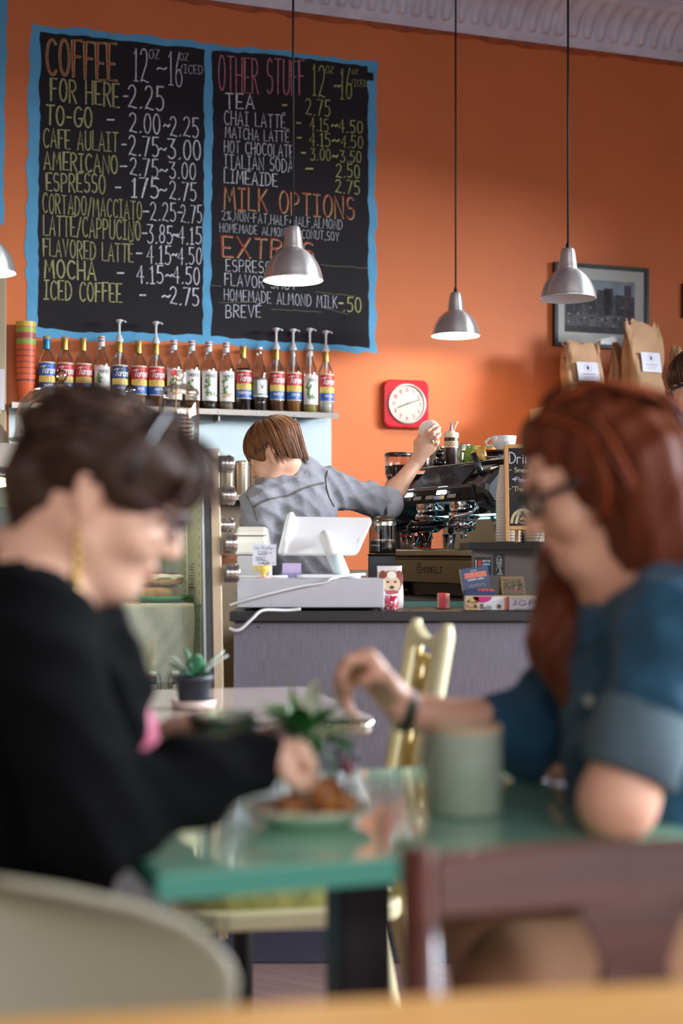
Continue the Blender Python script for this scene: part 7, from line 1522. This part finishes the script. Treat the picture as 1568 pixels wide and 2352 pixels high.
def stitch(pts, name, r=.0016, m_=None, lift=.001):
    out = []
    P = [Vector(p) for p in pts]
    for a, b in zip(P[:-1], P[1:]):
        for k in range(8):
            q = a+(b-a)*(k/8); o_ = Vector((0, 0, EYE)); d = (W(q.x, q.y, 1)-o_).normalized(); hit = bvh.ray_cast(o_, d)
            if hit[0] is not None: out.append(hit[0]+hit[1]*lift*(1 if hit[1].dot(d) < 0 else -1))
    if len(out) > 2:
        m = MB(); m.tube(out, r, 6); return m.build(name, m_ or M_seam, sho)
M_seam = mat('denim_seam', (92, 84, 78), .8, noise=(300, .4)); zz3 = lambda x, y: (540+x/6.03, 940+y/6.03)
for ln in ([(245,1355),(330,1300),(450,1245),(560,1225),(720,1195),(850,1140),(960,1085),(1090,1045),(1265,1010)], [(160,1200),(215,1290),(250,1360),(280,1450),(320,1560)], [(1275,850),(1248,960),(1262,1080),(1300,1230),(1370,1350)]):
    stitch([zz3(*p) for p in ln], 'seam', .0022); stitch([(zz3(*p)[0]+1.0, zz3(*p)[1]+2.6) for p in ln], 'seam', .0010)
# collar: a band standing round the neck and folded out
m = MB(); rows = []; axis = (hB_.v(0, -.03, -.06)-nb).normalized()
e1 = axis.cross(Vector((0, 1, 0))).normalized(); e2 = e1.cross(axis)
for (q, r_) in ((-.03, .066), (.004, .061), (.026, .0575), (.030, .060), (.014, .069), (-.016, .079), (-.03, .084)):
    rows.append([nb+axis*(q+.040)+(e1*math.cos(a)+e2*math.sin(a))*r_ for a in [2*PI*i/36 for i in range(36)]])
m.grid(rows, closed=True); m.build('collar', M_den, ba, solid=.003)
# rolled cuff
ca = (elR-sR).normalized()*.6+(wrR-elR).normalized()*.4; ca.normalize(); cc_ = elR+(wrR-elR)*.03
e1 = ca.cross(Vector((0, 0, 1))).normalized(); e2 = e1.cross(ca); m = MB()
m.grid([[cc_+ca*q+(e1*math.cos(a)+e2*math.sin(a))*(r_+.002*math.sin(3*a+q*60)) for a in [2*PI*i/28 for i in range(28)]] for q, r_ in ((-.040, .056), (-.034, .064), (.0, .064), (.030, .061), (.036, .056), (.028, .048), (.0, .042))], closed=True); m.build('rolled_cuff', mat('grey_denim_light', (158, 154, 156), .85, noise=(260, .14), bump=(420, .3)), ba)
M_trs = mat('dark_trousers', (48, 50, 60), .8)
grow('trousers', [('e', N3(pel+Vector((0, 0, -.06))), [.160, .122, .12], YR, .03)]+limb([hipL, Vector((hipL.x, hipL.y, .48)), ftL], [.092, .068, .058])+limb([hipR, Vector((hipR.x, hipR.y, .48)), ftR], [.092, .068, .058]), .010, M_trs, ba)
shoe(ba, ftL*Vector((1, 1, 0)) if False else Vector((ftL.x, ftL.y, 0)), fw_, M_blkp); shoe(ba, Vector((ftR.x, ftR.y, 0)), fw_, M_blkp)
# hair: layered short cut
HB = hairset('brown', (112, 70, 42)); HBo = hB_
hop = [HBo.e((0, -.016, .040), (.079, .100, .084), .01), HBo.e((0, -.054, -.006), (.062, .054, .062), .03), HBo.e((0, .050, .048), (.060, .040, .040), .03)]
for k in (-1, 1): hop += [HBo.e((k*.060, .018, .022), (.017, .048, .046), .02)]
hop += [HBo.e((0, .105, -.035), (.07, .052, .062), .012, 's')]
for k in (-1, 1): hop += [HBo.e((k*.088, .004, -.022), (.030, .026, .036), .008, 's')]
ho = grow('hair', hop, .005, HB[0], ba, wrinkle=[(120, 0, 30, .3, .0014), (0, 130, 40, 1.1, .0014)])
def cropped(i, n, rr, seg):
    az = rr.uniform(0, 2*PI); back = math.cos(az) < -.15; front = math.cos(az) > .55; s0 = rr.uniform(0, .55) if rr.random() < .75 else rr.uniform(.4, .8)
    ze = -.052+rr.uniform(-.02, .03) if back else (.026+rr.uniform(-.016, .02) if front else .016+rr.uniform(-.012, .014))
    pts = []; lift = 1.0+rr.uniform(.02, .075)+(.025 if front else 0); tw = rr.uniform(-.25, .25)
    for j in range(seg):
        t = s0+(1-s0)*j/(seg-1); pol = t*1.75; a = az+tw*t; x = .082*math.sin(pol)*math.sin(a); y = .104*math.sin(pol)*math.cos(a)-.016; z = .040+.086*math.cos(pol)
        if pol > 1.45: q = (pol-1.45)/.30; zc_ = .040+.086*math.cos(1.45); z = zc_+(ze-zc_)*min(1, q); x = .082*math.sin(a)*(1-.10*q*(1 if back else 0)); y = .104*math.cos(a)*(1-.20*q*(1 if back else 0))-.016
        pts.append(HBo.v(x*lift, (y+.016)*lift-.016, .040+(z-.040)*lift))
    return pts
m = MB(); strands(m, cropped, 900, 10, .0028, None, 3); m.build('hair_strands', HB, ho)
# ring and the white lid in the raised hand
m = MB(); a_ = fi[2][0]; b_ = fi[2][1]; mdp = a_+(b_-a_)*.45; dv = (b_-a_).normalized(); e1 = dv.cross(Vector((0, 0, 1))).normalized(); e2 = e1.cross(dv)
m.tube([mdp+(e1*math.cos(q)+e2*math.sin(q))*.0105 for q in [i*PI/9 for i in range(19)]], .0016, 6); m.ball(mdp+Vector((.0, -.0115, 0)), .0042, 10, 1); m.build('ring', [mat('gold_ring', (214, 170, 80), .25, 1), mat('pale_stone', (226, 222, 190), .15)], ba)
ld = MB(); ld.lathe([(0, 0), (.031, 0), (.033, .002), (.036, .003), (.0385, .008), (.041, .009), (.041, .012), (.037, .013), (.034, .006), (0, .005)], 36); ld.tube([(.028, 0, -.0005), (.034, 0, .0015)], .004, 8)
o = ld.build('cup_lid', mat('lid_white', (236, 228, 222), .45)); tag(o, 'round white cup lid held up in the barista\'s raised hand', 'lid', None, W(985, 990, 5.212)); o.rotation_euler = (math.radians(-82), 0, math.radians(-14))
# ------------------------------------------------------------------ the woman in black at the left, bent over her plate
lw = thing('person', 'woman in a black cardigan with short dark curls, bent over her plate at left', 'person', (0, 0, 0))
hL = Head(W(246, 1126, 1.66), (.90, .03, -.42), .97)
nbL = W(78, 1345, 1.70); shN = W(66, 1450, 1.53); shF = W(120, 1440, 1.88); elN = W(205, 1880, 1.51); wrN = W(615, 1735, 1.705); elF = W(245, 1830, 1.97); wrF = W(352, 1700, 1.93)
ch_ = W(62, 1640, 1.71); be_ = W(20, 1880, 1.72); pe_ = Vector((-.56, 1.72, .53))
kN = [W(690, 1722, 1.690), W(692, 1736, 1.706), W(688, 1746, 1.722), W(678, 1754, 1.738)]
fN = [[kN[0], W(712, 1752, 1.690), W(712, 1784, 1.700), W(702, 1806, 1.708)], [kN[1], W(716, 1766, 1.704), W(714, 1796, 1.712), W(700, 1814, 1.716)], [kN[2], W(706, 1774, 1.724), W(702, 1800, 1.728), W(690, 1814, 1.728)], [kN[3], W(690, 1780, 1.742), W(684, 1800, 1.744), W(676, 1810, 1.742)]]
tN = [W(640, 1745, 1.690), W(660, 1774, 1.680), W(676, 1796, 1.690), W(686, 1808, 1.700)]
kF = [W(398, 1680, 1.895), W(402, 1690, 1.905), W(402, 1702, 1.915), W(398, 1714, 1.925)]
fF = [[kF[0], W(428, 1672, 1.875), W(448, 1680, 1.865), W(456, 1690, 1.862)], [kF[1], W(434, 1690, 1.885), W(452, 1698, 1.872), W(460, 1704, 1.868)], [kF[2], W(432, 1706, 1.895), W(448, 1712, 1.882), W(456, 1714, 1.875)], [kF[3], W(424, 1722, 1.905), W(440, 1726, 1.895), W(448, 1726, 1.888)]]
tF = [W(372, 1684, 1.905), W(398, 1664, 1.88), W(424, 1658, 1.862), W(440, 1662, 1.852)]
legsL = limb([pe_+Vector((.03, -.09, .0)), Vector((-.34, 1.58, .55)), Vector((-.38, 1.58, .09))], [.085, .060, .04])+limb([pe_+Vector((.03, .09, .0)), Vector((-.34, 1.88, .55)), Vector((-.38, 1.88, .09))], [.085, .060, .04])
bodyL = hL.skull(nbL, (.052, .058))+[('e', N3(ch_), [.105, .15, .20], I3, .04), ('e', N3(be_), [.12, .145, .17], I3, .04), ('e', N3(pe_), [.15, .165, .11], I3, .04)]
bodyL += limb([nbL, shN], [.055, .05], .05)+limb([nbL, shF], [.055, .05], .05)+limb([shN, elN, wrN], [.046, .040, .026])+limb([shF, elF, wrF], [.046, .040, .026])
bodyL += hand(wrN, kN, fN, tN, .025, .0125)+hand(wrF, kF, fF, tF, .025, .0125)+legsL
grow('body', bodyL, .0048, [SKIN2, LIP], lw, hL.lips(1))
hL.eyes(lw, IRIS, mat('brow_dark', (50, 36, 30), .6)); hL.glasses(lw, mat('plum_frame', (60, 26, 34), .3))
M_card = mat('black_knit', (11, 11, 13), .95, noise=(160, .2), bump=(200, .4), spec=.08)
card = [('e', N3(ch_), [.122, .168, .215], I3, .04), ('e', N3(be_), [.138, .165, .19], I3, .05), ('e', N3(pe_+Vector((0, 0, .03))), [.165, .185, .10], I3, .05)]
card += [('e', N3(W(232, 1620, 1.70)), [.046, .07, .13], I3, .03), ('c', N3(W(150, 1440, 1.70)), N3(W(240, 1600, 1.70)), .05, .05, .04)]
card += limb([nbL+Vector((-.012, 0, -.035)), shN], [.070, .066], .05)+limb([nbL+Vector((-.012, 0, -.035)), shF], [.070, .066], .05)+limb([shN, elN, elN+(wrN-elN)*.55, elN+(wrN-elN)*.93], [.064, .060, .048, .036], .03)+limb([shF, elF, elF+(wrF-elF)*.75], [.064, .056, .044], .03)
grow('cardigan', card, .0075, M_card, lw, wrinkle=[(60, 44, 80, .4, .004), (-50, 60, 110, 1.7, .0035)])
grow('pink_top', [('e', N3(W(316, 1672, 1.74)), [.020, .035, .034], I3, .02), ('e', N3(W(300, 1730, 1.74)), [.030, .045, .040], I3, .03)], .007, mat('pink_print', (206, 60, 110), .7, noise=(40, .5), rgb2=(240, 150, 170)), lw)
grow('trousers', [('e', N3(pe_), [.16, .18, .115], I3, .03)]+limb([pe_+Vector((.03, -.09, .0)), Vector((-.34, 1.58, .55)), Vector((-.38, 1.58, .10))], [.10, .074, .055])+limb([pe_+Vector((.03, .09, .0)), Vector((-.34, 1.88, .55)), Vector((-.38, 1.88, .10))], [.10, .074, .055]), .012, M_trs, lw)
shoe(lw, (-.38, 1.58, 0), (1, 0, 0), M_blkp); shoe(lw, (-.38, 1.88, 0), (1, 0, 0), M_blkp)
HL = hairset('dark', (56, 38, 30), 1.4); hL_ = hL
hop = [hL.e((0, -.018, .034), (.084, .102, .080), .01), hL.e((0, -.078, -.030), (.058, .040, .058), .03), hL.e((0, .062, .052), (.064, .050, .038), .03)]
for k in (-1, 1): hop += [hL.e((k*.070, .010, .034), (.024, .060, .046), .02)]
hop += [hL.e((0, .112, -.045), (.07, .060, .072), .012, 's')]
for k in (-1, 1): hop += [hL.e((k*.094, -.004, -.030), (.034, .030, .042), .01, 's')]
ho = grow('hair', hop, .006, HL[0], lw, wrinkle=[(90, 30, 60, .3, .004), (-60, 100, 40, 1.1, .004), (40, -70, 110, 2.0, .003)])
m = MB()
def curly(i, n, rr, seg):
    az = rr.uniform(0, 2*PI); pol = rr.uniform(.1, 1.9); bk_ = math.cos(az) < -.3
    if not bk_: pol = min(pol, 1.35)
    pts = []; am = rr.uniform(.004, .008); ph = rr.uniform(0, 6)
    for j in range(seg):
        t = j/(seg-1); q = pol+.45*t; L_ = .99+.05*t*math.sin(3*t+ph); x = .086*L_*math.sin(q)*math.sin(az+.3*t); y = .105*L_*math.sin(q)*math.cos(az+.3*t)-.016; z = .032+.082*L_*math.cos(q)
        pts.append(hL_.v(x+am*math.sin(7*t+ph), y+am*math.cos(7*t+ph), z+am*.6*math.sin(5*t)))
    return pts
strands(m, curly, 300, 9, .0042, None, 5)
for (a, b) in (((.03, .085, .075), 8), ((-.02, .095, .07), 8), ((.05, .07, .06), 8)):
    guide(m, [hL.v(a[0], a[1]-.06, a[2]+.02), hL.v(a[0], a[1], a[2]+.012), hL.v(a[0]*1.1, a[1]+.022, a[2]-.03), hL.v(a[0]*1.2, a[1]+.018, a[2]-.055)], b, .010, .0034, .006, 9, 20+b)
m.build('hair_strands', HL, ho)
m = MB(); m.tube([hL.v(.090*math.sin(a), .030+.02*math.cos(a)*0+.055*abs(math.cos(a))*0, 0.034+.088*math.cos(a)) for a in [(-100+i*10)*PI/180 for i in range(21)]], .0045, 8); m.build('headband', M_blkp, lw)
m = MB(); ep = hL.v(.0785, -.004, -.046)
for k in range(8): m.ball(ep+Vector((-.0005*k, -.004, -.008-.0135*k)), [.003, .0042, .005, .006, .0068, .0072, .006, .004][k], 10, sc=(1, .7, 1.2))
m.tube([ep, ep+Vector((-.004, -.004, -.11))], .0012, 6); m.build('earring', mat('gold_earring', (214, 174, 96), .3, .9), lw)
m = MB(); dv = (wrN-elN).normalized(); e1 = dv.cross(Vector((0, 0, 1))).normalized(); e2 = e1.cross(dv); cw_ = wrN+dv*.012
m.tube([cw_+(e1*math.cos(q)+e2*math.sin(q))*.030 for q in [i*PI/12 for i in range(25)]], .004, 8); m.build('bracelet', M_chr, lw)
m = MB(); dv = (wrF-elF).normalized(); e1 = dv.cross(Vector((0, 0, 1))).normalized(); e2 = e1.cross(dv); m.tube([wrF+(e1*math.cos(q)+e2*math.sin(q))*.029 for q in [i*PI/12 for i in range(25)]], .004, 8); m.build('bracelet', M_chr, lw)
# ------------------------------------------------------------------ the red-haired woman in denim at the right
rw = thing('person', 'woman with long wavy red hair and blue denim shirt, elbow on the mint table', 'person', (0, 0, 0))
hR = Head(W(1364, 1098, 1.86), (-.93, -.10, -.34), .98)
nbR = W(1462, 1330, 1.87); sN = W(1560, 1440, 1.70); sF = W(1420, 1420, 2.03); eN = W(1418, 1842, 1.665); wN = W(1392, 1800, 1.90); eF = W(1215, 1690, 2.06); wF = W(934, 1632, 2.02)
cR_ = W(1505, 1610, 1.89); bR_ = W(1545, 1830, 1.90); pR_ = Vector((.60, 1.92, .55))
kR = [W(846, 1510, 1.965), W(828, 1512, 1.990), W(820, 1524, 2.015), W(826, 1544, 2.038)]
fR = [[kR[0], W(802, 1516, 1.955), W(784, 1552, 1.96), W(792, 1588, 1.975)], [kR[1], W(786, 1532, 1.98), W(776, 1576, 1.985), W(790, 1614, 1.995)], [kR[2], W(782, 1562, 2.01), W(784, 1606, 2.012), W(802, 1636, 2.015)], [kR[3], W(796, 1588, 2.035), W(800, 1624, 2.035), W(818, 1648, 2.03)]]
tR = [W(905, 1590, 1.985), W(884, 1556, 1.955), W(860, 1548, 1.945), W(836, 1566, 1.948)]
kG = [wN+Vector((-.03+.018*i, .085, .01)) for i in range(4)]
legsR = limb([pR_+Vector((-.03, -.09, 0)), Vector((.22, 1.74, .55)), Vector((.26, 1.74, .09))], [.085, .06, .04])+limb([pR_+Vector((-.03, .09, 0)), Vector((.22, 2.06, .55)), Vector((.26, 2.06, .09))], [.085, .06, .04])
bodyR = hR.skull(nbR, (.050, .056))+[('e', N3(cR_), [.105, .15, .20], I3, .04), ('e', N3(bR_), [.12, .145, .17], I3, .04), ('e', N3(pR_), [.15, .165, .11], I3, .04)]
bodyR += limb([nbR, sN], [.055, .05], .05)+limb([nbR, sF], [.055, .05], .05)+limb([sN, eN, wN], [.047, .043, .027])+limb([sF, eF, wF], [.046, .040, .026])+limb([eF, eF+(wF-eF)*.4], [.038, .036])
bodyR += hand(wF, kR, fR, tR, .026, .0135)+hand(wN, kG, [[q, q+Vector((-.01, .035, .004)), q+Vector((-.016, .055, -.012)), q+Vector((-.018, .062, -.026))] for q in kG], [wN+Vector((-.02, .02, .01)), wN+Vector((-.05, .045, .012)), wN+Vector((-.06, .07, 0))])+legsR
grow('body', bodyR, .0048, [SKIN, LIP], rw, hR.lips(1))
hR.eyes(rw, IRIS, mat('brow_auburn', (100, 56, 34), .6)); hR.glasses(rw, mat('black_frame', (22, 22, 26), .3), .027, .017)
M_blue2 = mat('blue_denim', (22, 72, 98), .8, noise=(200, .2), bump=(300, .35), sheen=.1)
sh_ = [('e', N3(cR_), [.120, .166, .215], I3, .04), ('e', N3(bR_), [.135, .165, .19], I3, .05), ('e', N3(pR_+Vector((0, 0, .03))), [.165, .185, .10], I3, .05)]
sh_ += limb([nbR+Vector((.02, 0, -.03)), sN], [.066, .066], .05)+limb([nbR+Vector((.02, 0, -.03)), sF], [.066, .066], .05)+limb([sN, sN+(eN-sN)*.62], [.066, .054], .03)+limb([sF, eF, eF+(wF-eF)*.22], [.064, .060, .052], .03)
sro = grow('shirt', sh_, .0072, M_blue2, rw, wrinkle=[(68, 44, 90, .4, .0042), (-52, 72, 116, 1.7, .0035), (100, -40, 40, .2, .0022)])
ca = (eN-sN).normalized(); cc_ = sN+(eN-sN)*.70; e1 = ca.cross(Vector((0, 1, 0))).normalized(); e2 = e1.cross(ca); m = MB()
m.grid([[cc_+ca*q+(e1*math.cos(a)+e2*math.sin(a))*(r_+.0025*math.sin(3*a+q*60)) for a in [2*PI*i/28 for i in range(28)]] for q, r_ in ((-.05, .054), (-.045, .061), (.0, .060), (.03, .058), (.034, .053), (.024, .048), (.0, .046))], closed=True); m.build('rolled_cuff', mat('denim_inside', (80, 98, 106), .85, noise=(200, .12)), rw)
for k, s_ in ((0, -1), (1, 1)):       # collar points
    m = MB(); c0 = nbR+Vector((-.055, s_*.02, -.005)); m.add([c0+Vector((.05, s_*.045, .03)), c0+Vector((-.005, s_*.01, .0)), c0+Vector((-.03, s_*.05, -.085)), c0+Vector((.045, s_*.085, -.02))], [(0,1,2,3)], 0, False); m.build('collar_point', M_blue2, rw, solid=.004)
for py in (1610, 1690):
    m = MB(); p = W(1352 if py < 1650 else 1366, py, 1.78); m.lathe([(0, 0), (.006, 0), (.0065, .002), (0, .003)], 14, M=Matrix.Translation(p) @ Matrix.Rotation(PI/2, 4, 'X')); m.build('button', mat('pearl_button', (200, 196, 184), .3), rw)
m = MB(); dv = (wF-eF).normalized(); e1 = dv.cross(Vector((0, 0, 1))).normalized(); e2 = e1.cross(dv)
m.grid([[wF+dv*(.002+q)+(e1*math.cos(a)+e2*math.sin(a))*r_ for a in [i*2*PI/24 for i in range(24)]] for q, r_ in ((-.008, .0285), (-.008, .0315), (.008, .031), (.008, .028))], closed=True); m.build('wrist_band', mat('dark_strap', (50, 50, 40), .6), rw)
grow('trousers', [('e', N3(pR_), [.16, .18, .115], I3, .03)]+limb([pR_+Vector((-.03, -.09, 0)), Vector((.22, 1.74, .55)), Vector((.26, 1.74, .10))], [.10, .074, .055])+limb([pR_+Vector((-.03, .09, 0)), Vector((.22, 2.06, .55)), Vector((.26, 2.06, .10))], [.10, .074, .055]), .012, mat('tan_trousers', (168, 122, 90), .85), rw)
shoe(rw, (.26, 1.74, 0), (-1, 0, 0), M_blkp); shoe(rw, (.26, 2.06, 0), (-1, 0, 0), M_blkp)
HR = hairset('red', (100, 47, 24), 1.5)
hop = [hR.e((0, -.022, .036), (.084, .102, .080), .01), hR.e((0, -.085, -.02), (.075, .05, .09), .03), hR.e((0, .034, .074), (.060, .044, .030), .02)]
for k in (-1, 1): hop += [hR.e((k*.070, -.012, .024), (.024, .058, .062), .02)]
hop += [hR.e((0, .112, -.030), (.075, .064, .098), .012, 's'), hR.e((.085, .05, -.02), (.035, .040, .07), .012, 's')]
hop += [('c', N3(W(1480, 1080, 1.80)), N3(W(1545, 1260, 1.80)), .075, .075, .04), ('c', N3(W(1545, 1180, 1.84)), N3(W(1590, 1330, 1.84)), .07, .06, .04)]
hop += [('c', N3(W(1400, 1170, 1.95)), N3(W(1322, 1300, 1.97)), .045, .045, .03), ('c', N3(W(1318, 1300, 1.96)), N3(W(1300, 1470, 1.93)), .048, .050, .03), ('c', N3(W(1300, 1470, 1.93)), N3(W(1310, 1600, 1.90)), .048, .022, .03)]
ho = grow('hair', hop, .0065, HR[0], rw, wrinkle=[(140, 60, 50, .3, .004), (-100, 120, 60, 1.1, .004)])
m = MB(); rr = random.Random(9)
for k in range(10):
    a = -.9+.2*k; x0 = .082*math.sin(a)
    guide(m, [hR.v(x0*.3, .03, .108), hR.v(x0*.9, -.02, .112), hR.v(x0*1.1, -.085, .075), hR.v(x0*1.1, -.125, .0), hR.v(x0*1.2, -.13, -.09), hR.v(x0*1.2, -.15, -.19)], 12, .012, .004, .010, 12, k)
for k in range(5):
    guide(m, [hR.v(-.01, .045, .102), hR.v(.055, .02, .094), hR.v(.088, -.008, .055), hR.v(.098, -.035-.006*k, .0), hR.v(.105, -.065-.012*k, -.08), hR.v(.10, -.10-.012*k, -.17)], 9, .010, .004, .008, 11, 40+k)
    guide(m, [hR.v(-.05, .04, .094), hR.v(-.085, .0, .05), hR.v(-.095, .0, -.05), W(1330+10*k, 1310, 1.95), W(1270+16*k, 1440, 1.93), W(1290+8*k, 1600, 1.90)], 12, .016, .0042, .010, 15, 60+k)
m.build('hair_strands', HR, ho)
# ------------------------------------------------------------------ person entering at the right edge, behind the raised bar
ep_ = thing('person', 'person with brown hair and dark glasses at the right edge behind the raised bar', 'person', (0, 0, 0))
hE = Head(W(1606, 886, 4.86), (-.86, .42, -.28), 1.0); ne = hE.v(0, -.03, -.17); X_ = hE.c.x; Y_ = hE.c.y
sa = Vector((X_+.10, Y_-.12, 1.40)); sb = Vector((X_+.12, Y_+.19, 1.40)); cE = Vector((X_+.09, Y_+.03, 1.24)); pE = Vector((X_+.10, Y_+.03, .95))
def arms(r0, r1, r2): return limb([sa, Vector((X_+.11, Y_-.13, 1.10)), Vector((X_-.02, Y_-.08, .98))], [r0, r1, r2])+limb([sb, Vector((X_+.12, Y_+.20, 1.10)), Vector((X_-.02, Y_+.14, .98))], [r0, r1, r2])
lg = lambda a, b, c: limb([pE+Vector((0, -.075, -.05)), Vector((X_+.10, Y_-.05, .5)), Vector((X_+.10, Y_-.05, .09))], [a, b, c])+limb([pE+Vector((0, .085, -.05)), Vector((X_+.10, Y_+.12, .5)), Vector((X_+.10, Y_+.12, .09))], [a, b, c])
bodyE = hE.skull(ne)+[('e', N3(cE), [.095, .15, .2], I3, .04), ('e', N3(pE), [.105, .15, .16], I3, .04)]+limb([ne, sa], [.05, .046], .05)+limb([ne, sb], [.05, .046], .05)+arms(.045, .037, .026)+lg(.075, .052, .038)
for wy in (-.08, .14):
    wv = Vector((X_-.02, Y_+wy, .98)); kk = [wv+Vector((-.075, -.027+.018*i, -.005)) for i in range(4)]
    bodyE += hand(wv, kk, [[q, q+Vector((-.035, 0, -.008)), q+Vector((-.055, 0, -.024)), q+Vector((-.06, 0, -.036))] for q in kk], [wv+Vector((-.02, -.02, .0)), wv+Vector((-.05, -.045, -.004)), wv+Vector((-.075, -.05, -.01))])
grow('body', bodyE, .0055, [SKIN, LIP], ep_, hE.lips(1)); hE.eyes(ep_, IRIS, mat('brow_brown', (90, 56, 34), .6)); hE.glasses(ep_, mat('black_frame', (22, 22, 26), .3), .027, .021)
grow('shirt', [('e', N3(cE), [.112, .168, .215], I3, .04), ('e', N3(pE+Vector((0, 0, .04))), [.118, .165, .15], I3, .04)]+limb([ne+Vector((.01, 0, -.03)), sa], [.062, .06], .05)+limb([ne+Vector((.01, 0, -.03)), sb], [.062, .06], .05)+arms(.06, .05, .04), .009, mat('blue_grey_shirt', (96, 110, 126), .8), ep_, wrinkle=[(30, 22, 40, .4, .003)])
grow('trousers', [('e', N3(pE+Vector((0, 0, -.03))), [.118, .165, .13], I3, .03)]+lg(.09, .068, .056), .012, M_trs, ep_)
shoe(ep_, (X_+.10, Y_-.05, 0), (-1, .1, 0), M_blkp); shoe(ep_, (X_+.10, Y_+.12, 0), (-1, .1, 0), M_blkp)
HE = hairset('chestnut', (88, 60, 42)); hop = [hE.e((0, -.022, .044), (.082, .102, .084), .01), hE.e((0, -.075, -.03), (.07, .045, .085), .03), hE.e((0, .052, .060), (.06, .042, .036), .03), hE.e((0, .112, -.035), (.072, .058, .07), .012, 's')]
for k in (-1, 1): hop += [hE.e((k*.092, .004, -.024), (.032, .026, .036), .008, 's')]
ho = grow('hair', hop, .006, HE[0], ep_, wrinkle=[(110, 20, 30, .3, .002), (0, 120, 40, 1.1, .002)])
HBo2 = HBo; HBo = hE
m = MB(); strands(m, cropped, 260, 10, .0034, None, 8); m.build('hair_strands', HE, ho); HBo = HBo2
